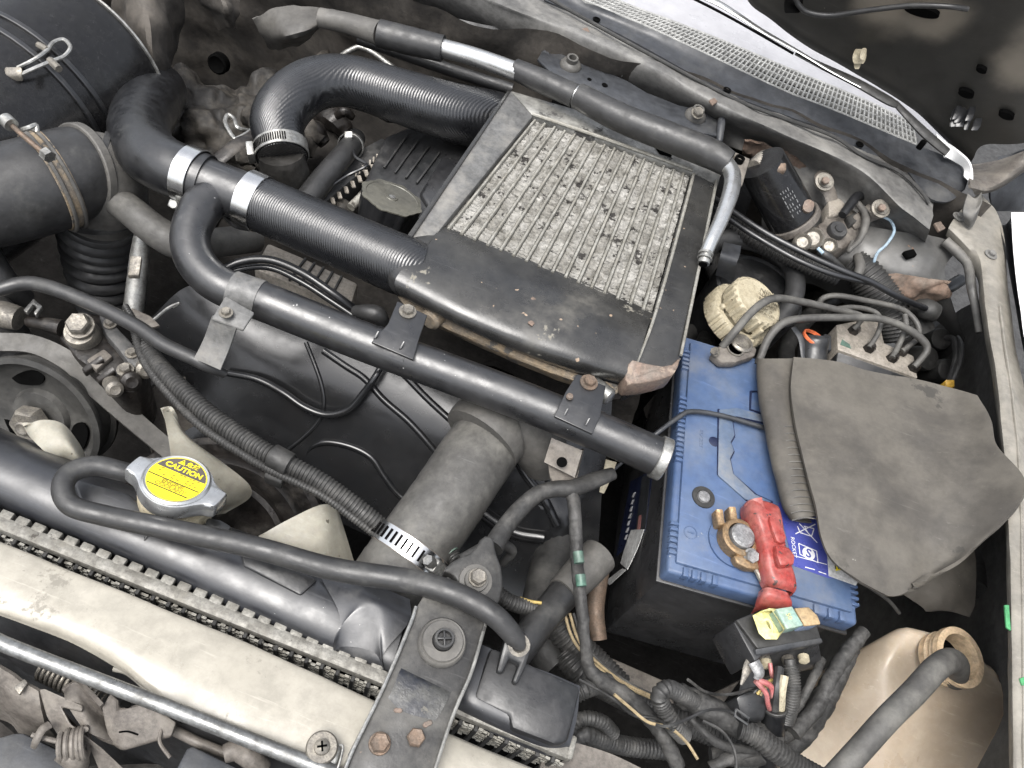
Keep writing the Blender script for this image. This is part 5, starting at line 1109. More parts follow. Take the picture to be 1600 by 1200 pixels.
def arc(a, k, h): e = a0 * math.cos(a) + b0 * math.sin(a); return p + e * (r * k) + tg * h
def toang(px, py):
    best = min(range(-157, 158), key=lambda d: ((lambda q: (800 + FPX * (q - CP).dot(CR) / (q - CP).dot(CF) - px) ** 2 + (600 - FPX * (q - CP).dot(CU) / (q - CP).dot(CF) - py) ** 2)(arc(R(d), 1.05, 0))))
    return R(best)
s1, s2 = toang(560, 800), toang(700, 905)
sg = 1 if s2 > s1 else -1
A0, A1 = s1, s2
hw = pm(15, p)
b = B(); b.loft([[arc(A0 + (A1 - A0) * j / 14, 1.05 + (.10 * max(0, 1 - j / 4)), h) for j in range(15)] for h in (-hw, 0, hw)], m=2, n=1, thick=.0015); done(b, 'band', M['band'], hc)
b = B()
for j in range(12):
    a = A0 + (A1 - A0) * (.06 + j * .052)
    k = 1.05 + .10 * max(0, 1 - (.06 + j * .052) * 14 / 4) + .012
    e = a0 * math.cos(a) + b0 * math.sin(a); f = tg.cross(e)
    b.box(arc(a, k, 0), tg * hw * .62, f * .0009, e * .0005)
done(b, 'worm_slots', M['hole'], hc, kind='stuff')
am = A0 + (A1 - A0) * .80; e = a0 * math.cos(am) + b0 * math.sin(am); f = tg.cross(e) * (1 if A1 > A0 else -1)
q = arc(am, 1.09, 0)
b = B(); b.box(q, tg * hw * .75, f * .016, e * .005, .003); done(b, 'screw_housing', M['steel'], hc)
b = B(); b.lathe(q + f * .016, f, [(.0045, -.004), (.0045, .004), (.0035, .006), (0, .006)], 14); b.lathe(q - f * .022, f, [(0, -.004), (.005, -.004), (.0056, .0), (.005, .006), (0, .006)], 6); done(b, 'screw', M['steel'], hc, kind='stuff')
b = B(); b.ring(p, tg, r * 1.0, hw * 2.2, .0008, 48); done(b, 'hose_liner_band', M['brown'], hc)

# bracket bar over the radiator
br = thing('bracket_bar', 'scuffed black bar bracket with round rubber mount bridging radiator and cream panel', 'bracket', (660, 1080, .02))
def K(px, py, k=0): return P(px, py, .036 + k)
b = B(); b.prism([K(668, 920), K(700, 900), K(752, 940), K(762, 962), K(735, 1050), K(715, 1100), K(700, 1140), K(672, 1240), K(530, 1240), K(548, 1180), K(600, 1075), K(640, 980), K(650, 950)], .004, .0015); done(b, 'bar', M['bar'], br)
b = B(); b.tube([K(650, 948, .002), K(640, 978, .003), K(600, 1072, .003), K(548, 1180, .003), K(528, 1240, .003)], 6, seg=8); done(b, 'bar_edge', M['steel'], br)
b = B(); b.tube([K(762, 962, .002), K(738, 1046, .003), K(716, 1098, .003), K(700, 1140, .003), K(668, 1240, .003)], 6, seg=8); done(b, 'bar_edge', M['icbare'], br)
b = B(); b.loft([[K(652, 950, 0), K(640, 980, 0), K(600, 1075, 0), K(547, 1182, 0)], [K(650, 955, -.02), K(638, 988, -.02), K(600, 1082, -.02), K(552, 1188, -.018)]], m=5, n=2, thick=.002); done(b, 'bar_flange', M['pipe'], br)
b = B(); b.loft([[K(627, 1044, .0004), K(664, 1062, .0006), K(704, 1082, .0004)], [K(622, 1054, .0022), K(660, 1070, .0026), K(700, 1092, .0022)], [K(612, 1080, .0012), K(648, 1100, .0016), K(690, 1112, .0012)], [K(606, 1090, .0002), K(630, 1112, .0004), K(680, 1126, .0002)]], m=4, n=4); done(b, 'bar_step', M['oldbar'], br)
b = B(); p = K(690, 1005, .001); r = pm(38, p); b.lathe(p, UP, [(0, 0), (r, 0), (r * 1.0, .004), (r * .93, .006), (r * .86, .0055), (r * .82, .0075), (r * .45, .0075), (r * .42, .004), (0, .004)], 48); done(b, 'rubber_mount', M['gasket'], br)
b = B(); p2 = K(693, 1000, .008); r = pm(15, p2); b.lathe(p2, UP, [(0, -.005), (r * 1.1, -.005), (r * 1.1, .004), (r, .006), (r * .78, .006), (r * .74, .001), (0, .001)], 28); done(b, 'mount_pin', M['hosegrey'], br)
for k in range(2):
    b = B(); a = .4 + k * math.pi / 2; d = V((math.cos(a), math.sin(a), 0)); b.box(p2 + UP * .0035, d * r * .76, d.cross(UP) * r * .1, UP * .002, .0004); done(b, 'pin_cross', M['hosegrey'], br)
bolt(br, 593, 1162, .037, 31, M['rust'], washer=1.12); bolt(br, 649, 1154, .037, 29, M['rust'], washer=0)
b = B(); p = K(668, 1131, .0006); b.lathe(p, UP, [(0, 0), (pm(8, p), 0), (pm(7, p), .0006), (0, .0006)], 12, lambda a, i: .75 + .3 * math.sin(2 * a)); done(b, 'rust_spot', M['copper'], br)
b = B(); p = K(622, 1110, .0006); b.lathe(p, UP, [(0, 0), (pm(7, p), 0), (pm(6, p), .0006), (0, .0006)], 12, lambda a, i: .75 + .3 * math.sin(2 * a + 1)); done(b, 'rust_spot', M['copper'], br)
sn = thing('screw_clip', 'crosshead screw in a dusty spring clip beside the bracket bar', 'screw', (503, 1170, .03))
b = B(); p = P(503, 1168, .034); r = pm(25, p); b.lathe(p, UP, [(0, -.006), (r, -.006), (r, .0), (r * .9, .0015), (r * .5, .0015), (r * .46, .004), (r * .3, .0055), (0, .006)], 32); done(b, 'screw', M['gbolt'], sn)
for k in range(2):
    b = B(); a = .5 + k * math.pi / 2; d = V((math.cos(a), math.sin(a), 0)); b.box(p + UP * .0058, d * r * .3, d.cross(UP) * r * .06, UP * .0006); done(b, 'cross_slot', M['hole'], sn)
b = B(); b.prism([(484, 1152, .03), (500, 1140, .03), (528, 1155, .03), (536, 1172, .03), (522, 1204, .03), (478, 1190, .03)], .006, .002); done(b, 'clip', M['steel'], sn)
b = B(); b.tube([(528, 1164, .032), (536, 1168, .034), (528, 1200, .034), (520, 1206, .03)], 4, seg=6); done(b, 'clip_wire', M['steel'], sn)

# ================================================================== bonnet lock parts, bottom left
b = B(); b.tube([(-40, 984, .028), (20, 1012, .03), (160, 1066, .03), (300, 1120, .03), (430, 1172, .03), (560, 1222, .03)], [24, 24, 24, 24, 24, 24], seg=16); solo(b, 'stay_rod', M['rod'], 'dull zinc bonnet stay rod along the front of the cream panel', 'rod')
def coil(pts, wpx, turns, tpx, seg=8):
    c = Path(pts, wpx); n = turns * 14; path = []
    a = None
    out = []
    nrm = None
    for i in range(n + 1):
        p, tg, r = c.at(min(.9999, i / n))
        if nrm is None: nrm = tg.orthogonal().normalized()
        nrm = (nrm - tg * nrm.dot(tg)).normalized(); bn = tg.cross(nrm)
        th = 2 * math.pi * turns * i / n
        out.append(p + (nrm * math.cos(th) + bn * math.sin(th)) * r)
    q = Path(out, tpx, 1)
    b = B(); b.tube(q, seg=seg); return b
lk = thing('bonnet_lock', 'dusty brown bonnet lock plates with two coil springs in the bottom left corner', 'lock', (120, 1120, -.1))
b = coil([(68, 1044, -.02), (110, 1066, -.02), (158, 1092, -.02)], 34, 12, 6); done(b, 'return_spring', M['gbolt'], lk)
b = coil([(96, 1166, .0), (120, 1163, .0), (136, 1160, .0)], 44, 5, 9); done(b, 'torsion_spring', M['brown'], lk)
b = B(); b.tube([(50, 1148, .005), (80, 1156, .005), (104, 1162, .005)], 8, seg=8); done(b, 'spring_leg', M['brown'], lk)
b = B(); b.tube([(98, 1172, .0), (118, 1186, -.005), (122, 1200, -.02)], [34, 36, 30], seg=16); done(b, 'spring_core', M['brown'], lk)
b = B(); b.prism([(60, 1076, .012), (70, 1076, .014), (130, 1102, .012), (128, 1112, .012), (96, 1104, .010), (110, 1130, .006), (160, 1170, .0), (210, 1216, -.02), (160, 1216, -.02), (140, 1170, -.01), (90, 1150, .0), (72, 1118, .006)], .005, .0015); done(b, 'lock_plate', M['brown'], lk)
b = B(); b.loft([[(100, 1080, .02), (112, 1068, .02), (124, 1070, .02), (156, 1104, .01)], [(104, 1100, .01), (125, 1100, .01), (145, 1110, .0), (165, 1120, -.01)], [(130, 1140, .0), (150, 1150, .0), (180, 1160, -.01), (190, 1160, -.02)]], m=5, n=5, thick=.003); done(b, 'pawl', M['brown'], lk)
b = B(); b.prism([(158, 1106, .006), (172, 1082, .006), (186, 1094, .006), (186, 1106, .006), (230, 1096, .006), (276, 1128, .002), (268, 1150, .0), (190, 1172, -.01), (170, 1160, -.01)], .006, .002); done(b, 'side_plate', M['brown'], lk)
b = B(); p = P(197, 1100, .008); b.lathe(p, V((0, -.3, 1)), [(0, 0), (pm(7, p), 0), (pm(6, p), .0006), (0, .0008)], 14, lambda a, i: 1 + .2 * math.cos(2 * a)); done(b, 'plate_hole', M['hole'], lk)
b = B(); b.tube([(186, 1144, .006), (200, 1143, .006), (216, 1148, .006)], 3, seg=6); done(b, 'plate_slit', M['hole'], lk)
b = B(); b.loft([[(-30, 1020, .01), (0, 1040, .01), (30, 1062, .012), (60, 1080, .012)], [(-30, 1050, .0), (0, 1078, .0), (25, 1100, .0), (66, 1120, .0)], [(-30, 1110, -.05), (10, 1130, -.05), (40, 1150, -.05), (90, 1160, -.05)]], m=6, n=6, thick=.003, nz=(.002, 40)); done(b, 'lock_housing', M['brown'], lk)
b = B(); b.prism([(20, 1074, .016), (38, 1060, .016), (44, 1066, .016), (30, 1086, .016)], .004, .001); b2 = b; done(b, 'lock_tab', M['gbolt'], lk)
b = B(); b.tube([(78, 1132, .01), (66, 1140, .012), (56, 1158, .01), (52, 1168, .005)], [13, 13, 12, 10], seg=8, squash=.5); done(b, 'lever', M['brown'], lk)
b = B(); b.prism([(-20, 1156, -.005), (20, 1145, -.005), (36, 1144, -.005), (110, 1180, -.005), (100, 1230, -.005), (-20, 1230, -.005)], .05, .006); solo(b, 'switch_box', M['cowl'], 'grey plastic box in the bottom left corner under the lock lever', 'box')
b = B(); b.prism([(270, 1212, .0), (292, 1168, .0), (302, 1166, .0), (372, 1200, .0), (390, 1240, .0), (262, 1240, .0)], .04, .005); solo(b, 'horn_box', M['cowl'], 'grey plastic box at the bottom edge below the stay rod', 'box')
b = B(); b.tube([(350, 1178, .0), (372, 1172, .0), (392, 1184, .0), (410, 1200, -.01)], [28, 34, 34, 30], seg=14); b.tube([(270, 1140, -.02), (310, 1160, -.02), (360, 1180, -.02)], 16, seg=10); solo(b, 'horn_bracket', M['brown'], 'dusty brown rod and fitting under the stay rod, right of the lock', 'bracket')
b = B(); b.tube([(252, 1140, .0), (250, 1160, .0), (266, 1184, .0)], 6, seg=8); solo(b, 'cotter_pin', M['brown'], 'small bent pin hanging from the lock side plate', 'pin')
b = B(); b.loft([[(-40, 1100, -.12), (100, 1190, -.12), (300, 1200, -.12), (560, 1290, -.12)], [(-60, 1300, -.14), (100, 1300, -.14), (300, 1300, -.14), (560, 1330, -.14)]], m=6, n=4, nz=(.006, 16)); solo(b, 'lower_shroud', M['deep'], 'dark grimy panel deep below the bonnet lock', 'panel')

# ================================================================== battery
FL, FR, TL = P(1045, 890, 0), P(1345, 975, 0), P(1075, 522, 0)
bu, bv = (FR - FL), (TL - FL)
BW, BL_ = bu.length, bv.length
bu.normalize(); bv = (bv - bu * bv.dot(bu)).normalized()
def T(u, v, z=0): return FL + bu * u + bv * v + UP * z
bat = thing('battery', 'blue topped black car battery under the grey rubber sheet', 'battery', T(BW / 2, BL_ / 2, -.215))
b = B(); b.prism([T(.006, .006, -.02), T(BW - .006, .006, -.02), T(BW - .006, BL_ - .006, -.02), T(.006, BL_ - .006, -.02)], .195, .006); done(b, 'case', M['bcase'], bat)
b = B(); b.prism([T(0, 0, -.004), T(BW, 0, -.004), T(BW, BL_, -.004), T(0, BL_, -.004)], .024, .004, seg=3); done(b, 'lid_skirt', M['blue'], bat)
b = B(); b.prism([T(.007, .010, 0), T(BW - .007, .010, 0), T(BW - .007, BL_ - .010, 0), T(.007, BL_ - .010, 0)], .008, .002); lid = done(b, 'lid', M['blue'], bat)
b = B(); b.prism([T(-.002, -.002, -.0265), T(BW + .002, -.002, -.0265), T(BW + .002, BL_ + .002, -.0265), T(-.002, BL_ + .002, -.0265)], .004, .001); done(b, 'lid_flange', M['bcase'], bat)
b = B()
for k in range(44):
    v = .02 + k * .0063
    if v > BL_ - .02 or .055 < v < .125 or .215 < v < .25: continue
    b.box(T(.0032, v, -.004), bu * .0042, bv * .0017, UP * .0035, .0006, 1); b.box(T(BW - .0032, v, -.004), bu * .0042, bv * .0017, UP * .0035, .0006, 1)
done(b, 'edge_ribs', M['blue'], bat, kind='stuff')
for u in (.018, .027, .036, .048, BW - .045, BW - .030, BW - .018):
    b = B(); b.box(T(u, .0035, -.006), bu * .0028, bv * .0048, UP * .0052, .001); done(b, 'front_rib', M['blue'], bat)
# handle folded into the lid, outlined by its groove
b = B(); b.prism([P(1124, 640, .0022), P(1152, 637, .0022), P(1205, 652, .0022), P(1206, 662, .0022), P(1150, 650, .0022), P(1145, 660, .0022), P(1148, 680, .0022), P(1142, 690, .0022), P(1147, 704, .0022), P(1141, 716, .0022), P(1146, 740, .0022), P(1180, 772, .0022), P(1205, 783, .0022), P(1200, 792, .0022), P(1165, 780, .0022), P(1122, 742, .0022)], .003, .0006); done(b, 'handle', M['bhandle'], bat)
for pts in ([(1123, 640), (1122, 742), (1166, 781), (1202, 793)], [(1206, 664), (1149, 651), (1144, 660), (1147, 682), (1141, 692), (1146, 706), (1140, 718), (1145, 742), (1182, 774), (1207, 785)], [(1173, 612), (1172, 640), (1200, 650)], [(1173, 612), (1184, 612), (1196, 640)]):
    b = B(); b.tube(Path([P(x, y, .0004) for x, y in pts], 4.2, 1), seg=6); done(b, 'handle_groove', M['dnavy'], bat)
b = B(); p = P(1116, 690, .0004); b.lathe(p, UP, [(0, 0), (pm(9, p), 0), (pm(8, p), .0003), (0, .0003)], 16); done(b, 'thumb_recess', M['dnavy'], bat)
b = B(); p = P(1099, 777, .0004); r = pm(19, p); b.lathe(p, UP, [(0, 0), (r, 0), (r * .97, .0012), (r * .62, .0014), (r * .58, .0006), (0, .0006)], 36); done(b, 'indicator_ring', M['dplastic'], bat)
b = B(); b.lathe(p + UP * .0004, UP, [(0, 0), (r * .57, 0), (r * .5, .0022), (r * .2, .003), (0, .003)], 24); done(b, 'indicator_eye', M['lead'], bat)
for q, w_ in (((1079, 832), 3), ):
    b = B(); p = P(q[0], q[1], .0004); b.ring(p, UP, pm(10, p), .0006, .0007, 24); done(b, 'polarity_mark', M['blue'], bat)
    b = B(); b.box(p, bu * pm(5, p), bv * pm(1, p), UP * .0004); done(b, 'polarity_mark', M['blue'], bat)
# stickers
def flat(pts, name, m, z=.0006, par=bat, h=.0003): b = B(); b.prism([P(x, y, z) for x, y in pts], h); return done(b, name, M[m], par)
st = flat([(1216, 786), (1268, 772), (1330, 800), (1352, 905), (1294, 903), (1240, 884)], 'sticker', 'navy', .0005)
flat([(1292, 860), (1330, 862), (1352, 890), (1337, 915), (1295, 900)], 'warning_label', 'paper', .0009)
flat([(1302, 868), (1322, 888), (1306, 892)], 'warning_triangle', 'yellow', .0013)
for k in range(3):
    b = B(); b.tube([P(1306 + k * 4, 889, .0016), P(1304 + k * 5, 875 + k * 4, .0016)], 1.6, seg=6); done(b, 'triangle_print', M['dprint'], bat)
sx_, sy_ = (P(1282, 872, 0) - P(1250, 858, 0)).normalized(), (P(1248, 849, 0) - P(1251, 868, 0)).normalized()
def ln(a, c, w_=1.6, name='printed_line', m='print_'):
    b = B(); b.tube([P(a[0], a[1], .0011), P(c[0], c[1], .0011)], w_, seg=6, squash=.3); return done(b, name, M[m], bat)
for a, c in (((1248, 849), (1276, 861)), ((1276, 861), (1278, 879)), ((1278, 879), (1250, 866)), ((1250, 866), (1248, 849)), ((1243, 834), (1274, 819)), ((1249, 818), (1277, 848)), ((1246, 822), (1250, 832)), ((1250, 832), (1268, 838)), ((1256, 822), (1272, 826)), ((1272, 826), (1268, 838)), ((1257, 822), (1262, 832))): ln(a, c)
b = B(); p = P(1263.5, 865, .0010); r = pm(10.5, p); b.lathe(p, UP, [(0, 0), (r, 0), (r, .0002), (0, .0002)], 30); done(b, 'logo_disc', M['print_'], bat)
lettering('S', 'lettering', P(1263.5, 865, .0014), sx_, sy_, r * 2.0, M['navy'], bat, bold=r * .03)
lettering('ROCKET', 'lettering', P(1240, 855, .0012), (P(1243, 880, 0) - P(1238, 840, 0)), (P(1250, 852, 0) - P(1240, 855, 0)), pm(9, p), M['print_'], bat)
ln((1258, 886), (1273, 890)); ln((1279, 893), (1291, 897)); ln((1240, 868), (1292, 882), 1.2)
lettering('ROCKET', 'lettering', P(1112, 690, .0004) - bu * .012, -bv, bu, .006, M['blue'], bat)
# label on the left face
nl = -bu
def LF(px, py, k=0): return PP(px, py, T(.006, .1, 0) + nl * (.0004 + k), nl)
b = B(); b.prism([LF(985, 752), LF(1020, 735), LF(1008, 830), LF(962, 870)], .0003, dr=bu); done(b, 'side_label', M['dnavy'], bat)
b = B(); b.prism([LF(1003, 745, .0004), LF(1016, 740, .0004), LF(1008, 828, .0004), LF(992, 834, .0004)], .0003, dr=bu); done(b, 'label_stripe', M['cowl'], bat)
b = B(); b.prism([LF(998, 806, .0008), LF(1002, 804, .0008), LF(1000, 828, .0008), LF(995, 830, .0008)], .0002, dr=bu); done(b, 'red_print', M['wire_red'], bat)
for k in range(7):
    b = B(); y0 = 770 + k * 11; b.prism([LF(990 - k * 2, y0, .0008), LF(993 - k * 2, y0 - 1, .0008), LF(990 - k * 2, y0 + 7, .0008), LF(987 - k * 2, y0 + 7, .0008)], .0002, dr=bu); done(b, 'side_print', M['print_'], bat)
b = B(); b.loft([[LF(986, 828, .001), LF(1006, 827, .001)], [LF(978, 850, .003), LF(996, 856, .002)], [LF(969, 880, .002), LF(980, 890, .006)]], m=4, n=4, thick=.0006); done(b, 'torn_label', M['paper'], bat)
b = B(); b.loft([[LF(972, 888, .004), LF(978, 890, .008)], [LF(946, 908, .010), LF(952, 914, .012)]], m=4, n=4, thick=.0006); done(b, 'torn_label', M['paper'], bat)
b = B(); b.tube([P(952, 740, -.05), P(1010, 690, -.01), P(1060, 652, .004), P(1082, 643, .006), P(1130, 650, .006), P(1205, 672, .006), P(1290, 700, .006)], [5, 7, 8, 8, 8, 8, 8], seg=10); solo(b, 'hold_down_wire', M['cowl'], 'grey wire tied across the blue battery top', 'wire')

# battery clamps
tc = thing('battery_clamp', 'tarnished brass clamp with grey lead post at the front of the battery', 'battery clamp', (1150, 840, .0))
pp_ = P(1146, 848, 0); r = pm(30, pp_)
b = B(); b.lathe(pp_, UP, [(r * 1.25, .0006), (r * 1.42, .0006), (r * 1.42, .003), (r * 1.25, .0035), (0, .0035)], 32); done(b, 'post_collar', M['blue'], tc)
b = B(); b.lathe(pp_, V((.06, .02, 1)), [(r * .72, 0), (r * .66, .019), (r * .55, .021), (0, .0215)], 28); done(b, 'post', M['lead'], tc)
b = B(); b.ring(pp_ + UP * .009, V((.06, .02, 1)), r * .74, .015, .0055, 32); done(b, 'clamp_ring', M['brass'], tc)
for a in ((1122, 812), (1142, 808)):
    b = B(); p = P(a[0], a[1], .012); b.box(p, CR * pm(6, p), CU * pm(13, p) - CR * pm(2, p), UP * .006, .0015); done(b, 'clamp_jaw', M['brass'], tc)
b = B(); b.prism([P(1146, 868, .013), P(1164, 862, .013), P(1196, 876, .013), P(1190, 890, .013), P(1168, 888, .013), P(1152, 880, .013)], .010, .002); done(b, 'clamp_arm', M['brass'], tc)
bolt(tc, 1172, 868, .013, 22, M['lead'], V((.2, -.5, .9)), 1.1)
b = B(); b.tube([P(1178, 884, .01), P(1188, 904, .008), P(1196, 918, .004)], 8, seg=8); done(b, 'cable_tail', M['gbolt'], tc)
tr = thing('battery_clamp', 'dull grey brown clamp on the rear post of the battery', 'battery clamp', (1148, 548, .0))
pp_ = P(1150, 548, 0); r = pm(20, pp_)
b = B(); b.lathe(pp_, UP, [(r, 0), (r * .9, .016), (r * .7, .018), (r * .6, .014), (0, .014)], 24); done(b, 'post', M['gbolt'], tr)
b = B(); b.prism([P(1112, 552, .014), P(1128, 536, .014), P(1160, 532, .014), P(1184, 544, .014), P(1180, 556, .014), P(1150, 566, .014), P(1128, 566, .014)], .012, .003); done(b, 'clamp_body', M['brown'], tr)
bolt(tr, 1118, 550, .018, 14, M['gbolt'], V((-.6, -.4, .6)), 1.1)
b = B(); b.lathe(P(1149, 545, .0148), UP, [(r * .55, 0), (r * .6, .0012), (r * .7, .0012), (r * .72, 0)], 20); done(b, 'clamp_groove', M['gbolt'], tr)

# red terminal cover
rcv = thing('terminal_cover', 'faded red plastic terminal cover beside the front battery post', 'terminal cover', (1212, 870, .0))
def RR(px, py, wd, zt, zb):
    c = P(px, py, zt); d = V((1, .12, 0)) * pm(wd, c) / 2
    dn = V((0, 0, zb - zt))
    return [c - d * 1.02 + dn, c - d * 1.04 + dn * .4, c - d * .86 + dn * .04, c - d * .4 + UP * .001, c + d * .4 + UP * .001, c + d * .86 + dn * .04, c + d * 1.04 + dn * .4, c + d * 1.02 + dn]
b = B(); b.loft([RR(1196, 784, 36, .020, .010), RR(1197, 787, 52, .026, .006), RR(1202, 806, 52, .030, .006), RR(1209, 838, 44, .028, .008), RR(1216, 868, 46, .028, .008), RR(1222, 892, 50, .026, .006), RR(1226, 912, 46, .024, .005), RR(1224, 922, 38, .018, .004)], m=5, n=5, thick=.002, nz=(.0003, 60)); done(b, 'shell', M['red'], rcv)
b = B(); b.loft([RR(1216, 922, 40, .020, .006), RR(1218, 934, 48, .020, .004), RR(1216, 948, 50, .012, -.006), RR(1212, 958, 50, .0, -.02)], m=5, n=5, thick=.002); done(b, 'cable_boot', M['red'], rcv)
b = B(); b.prism([P(1200, 806, .034), P(1212, 806, .034), P(1224, 820, .034), P(1232, 846, .033), P(1216, 850, .033), P(1208, 830, .034)], .006, .003, rnd=1); done(b, 'raised_pad', M['red'], rcv)
b = B(); b.prism([P(1212, 850, .036), P(1234, 854, .036), P(1244, 868, .036), P(1242, 882, .036), P(1220, 884, .036), P(1214, 868, .036)], .011, .003); done(b, 'raised_pad', M['red'], rcv)
b = B(); b.loft([[P(1163, 790, .018), P(1175, 780, .026), P(1190, 777, .03)], [P(1168, 802, .012), P(1180, 800, .022), P(1196, 800, .030)], [P(1176, 812, .01), P(1186, 812, .018), P(1196, 814, .026)]], m=5, n=5, thick=.002); done(b, 'cover_lip', M['red'], rcv)

# ================================================================== rubber sheet
fl = thing('rubber_sheet', 'large dusty grey rubber sheet with one rolled side lying over the battery', 'rubber sheet', (1380, 740, .0))
Zs = lambda px, py: .040 + .014 * math.sin((px - 1240) / 120) + .00052 * max(0, px - 1470) - .0001 * max(0, py - 800)
rows = [[(1240, 558), (1300, 565), (1380, 583), (1460, 600), (1527, 617)], [(1236, 605), (1320, 614), (1400, 626), (1480, 640), (1547, 652)], [(1243, 662), (1330, 676), (1420, 688), (1500, 692), (1557, 694)], [(1257, 722), (1350, 732), (1430, 738), (1520, 744), (1601, 748)],
        [(1274, 785), (1350, 795), (1430, 800), (1500, 800), (1592, 786)], [(1284, 838), (1350, 850), (1420, 855), (1490, 850), (1560, 822)], [(1302, 876), (1350, 890), (1410, 892), (1460, 888), (1512, 864)], [(1346, 910), (1372, 923), (1393, 931), (1414, 926), (1438, 910)]]
b = B(); b.loft([[(x, y, Zs(x, y)) for x, y in r_] for r_ in rows], m=10, n=8, thick=.0035, nz=(.0030, 15)); done(b, 'sheet', M['flap'], fl)
rows = []
for (lx, ly), (rx, ry_) in zip([(1182, 560), (1184, 620), (1196, 680), (1206, 730), (1222, 790), (1234, 812)], [(1250, 560), (1252, 620), (1262, 680), (1270, 725), (1284, 775), (1300, 800)]):
    rows.append([P(rx + 20, ry_, .030), P((lx + rx) / 2 + 6, ly * .5 + ry_ * .5, .032), P(lx + 12, ly, .026), P(lx, ly, .015), P(lx + 14, ly + 4, .005), P((lx + rx) / 2, ly + 6, .004)])
b = B(); b.loft(rows, m=8, n=10, thick=.0026, nz=(.0006, 40)); done(b, 'rolled_side', M['flap'], fl)
b = B()
for k in range(14):
    y = 665 + k * 11; f = (y - 560) / 250; lx = 1186 + f * 44 + 4
    b.tube([P(lx + 4, y + 5, .026), P(lx + 22, y + 1, .0325), P(lx + 46, y + 3, .033)], 2.2, seg=6)
done(b, 'roll_creases', M['gasket'], fl, kind='stuff')
b = B(); b.loft([[(1400, 920, .0), (1460, 900, .0), (1522, 850, .0)], [(1425, 938, -.01), (1470, 930, -.008), (1526, 900, -.01)], [(1442, 950, -.02), (1480, 950, -.018), (1524, 940, -.02)], [(1446, 955, -.024), (1482, 955, -.022), (1514, 964, -.026)]], m=8, n=6, thick=.003, nz=(.002, 40)); done(b, 'under_layer', M['flap'], fl)

# ================================================================== expansion tank, bottom right
tk = thing('washer_tank', 'stained tan plastic tank with open cream neck in the bottom right corner', 'tank', (1450, 1100, -.2))
A_, C_ = P(1412, 962, -.02), P(1572, 1040, -.03)
dB = P(1328, 1010, -.075) - A_
b = B()
b.prism([A_, P(1490, 996, -.016), C_, P(1584, 1110, -.045), P(1588, 1290, -.11), P(1380, 1290, -.11), P(1388, 1110, -.05), P(1396, 1030, -.022)], .13, .016, dr=dB, seg=4)
done(b, 'body', M['tan'], tk, ang=80)
nk = P(1474, 1030, -.022); na = V((.16, -.10, .95)).normalized(); r = pm(43, nk)
b = B(); b.lathe(nk - na * .006, na, [(r * .92, 0), (r * .92, .006), (r * .97, .008), (r * .92, .010), (r * .92, .013), (r * .97, .015), (r * .92, .017), (r * .92, .020), (r * 1.04, .021), (r * 1.04, .027), (r * .80, .0275), (r * .76, .024), (r * .76, .004), (0, .003)], 48); done(b, 'neck', M['neck'], tk)
b = B(); b.lathe(nk, na, [(0, 0), (r * .75, 0), (r * .75, .001), (0, .001)], 32); done(b, 'neck_inside', M['hole'], tk)
b = B(); b.tube([P(1346, 1010, -.07), P(1346, 1080, -.10), P(1348, 1140, -.12)], 2.5, seg=6); done(b, 'mould_line', M['tan'], tk)
b = B(); b.tube([P(1492, 1060, -.02), P(1494, 1040, .01), P(1484, 1032, .025), P(1462, 1045, .035), P(1430, 1080, .035), P(1385, 1125, .03), P(1340, 1175, .02), P(1280, 1240, .0)], [36, 38, 38, 38, 38, 38, 38, 38], seg=20); solo(b, 'tank_hose', M['dullhose'], 'dark grey rubber hose bending into the open cream neck of the tan tank', 'hose')
b = B(); b.prism([P(1570, 945, .089), P(1577, 945, .089), P(1580, 985, .089), P(1573, 980, .089)], .002, .0005); done(b, 'green_mark', M['gmark'], body)
b = B(); b.prism([P(1594, 1060, .0925), P(1604, 1056, .0925), P(1604, 1072, .0925), P(1597, 1070, .0925)], .002, .0005); done(b, 'green_mark', M['gmark'], body)
b = B(); b.tube([P(1338, 905, .0), P(1370, 925, -.005), P(1390, 940, -.01), P(1405, 958, -.02)], 6, seg=8); solo(b, 'thin_cable', M['loom'], 'thin dusty cable between the battery corner and the tan tank', 'cable')

# ================================================================== fuse holder
fz = thing('fuse_holder', 'black fuse holder with coloured cartridge fuses in front of the battery', 'fuse holder', (1215, 1010, -.1))
def Fz(px, py, k=0): return P(px, py, .005 + k)
b = B(); b.prism([Fz(1150, 968), Fz(1176, 958), Fz(1270, 950), Fz(1284, 1000), Fz(1184, 1014)], .022, .002); done(b, 'tray', M['dplastic'], fz)
b = B(); b.prism([Fz(1180, 1014, .001), Fz(1284, 996, .001), Fz(1287, 1004, -.002), Fz(1182, 1024, -.002)], .012, .0015); done(b, 'front_lip', M['cowl'], fz)
b = B(); b.prism([Fz(1146, 972, -.004), Fz(1160, 966, -.004), Fz(1192, 1024, -.004), Fz(1180, 1034, -.004)], .05, .002); done(b, 'side_wall', M['bcase'], fz)
b = B(); b.prism([Fz(1186, 1010, -.012), Fz(1280, 996, -.012), Fz(1286, 1040, -.05), Fz(1190, 1060, -.05)], .012, .002); done(b, 'front_wall', M['bcase'], fz)
def fuse(poly, mtop, mbody, h=.024):
    b = B(); b.prism([Fz(x, y, .022) for x, y in poly], .0035, .0012); done(b, 'fuse_top', M[mtop], fz)
    c = sum((Fz(x, y, .0184) for x, y in poly), V((0, 0, 0))) / len(poly)
    b = B(); b.prism([c + (Fz(x, y, .0184) - c) * .95 for x, y in poly], h, .001); done(b, 'fuse_body', M[mbody], fz)
fuse([(1212, 951), (1238, 947), (1256, 977), (1230, 983)], 'tfuse', 'tfuse')
fuse([(1242, 950), (1264, 948), (1278, 962), (1283, 975), (1258, 978)], 'nfuse', 'bfuse')
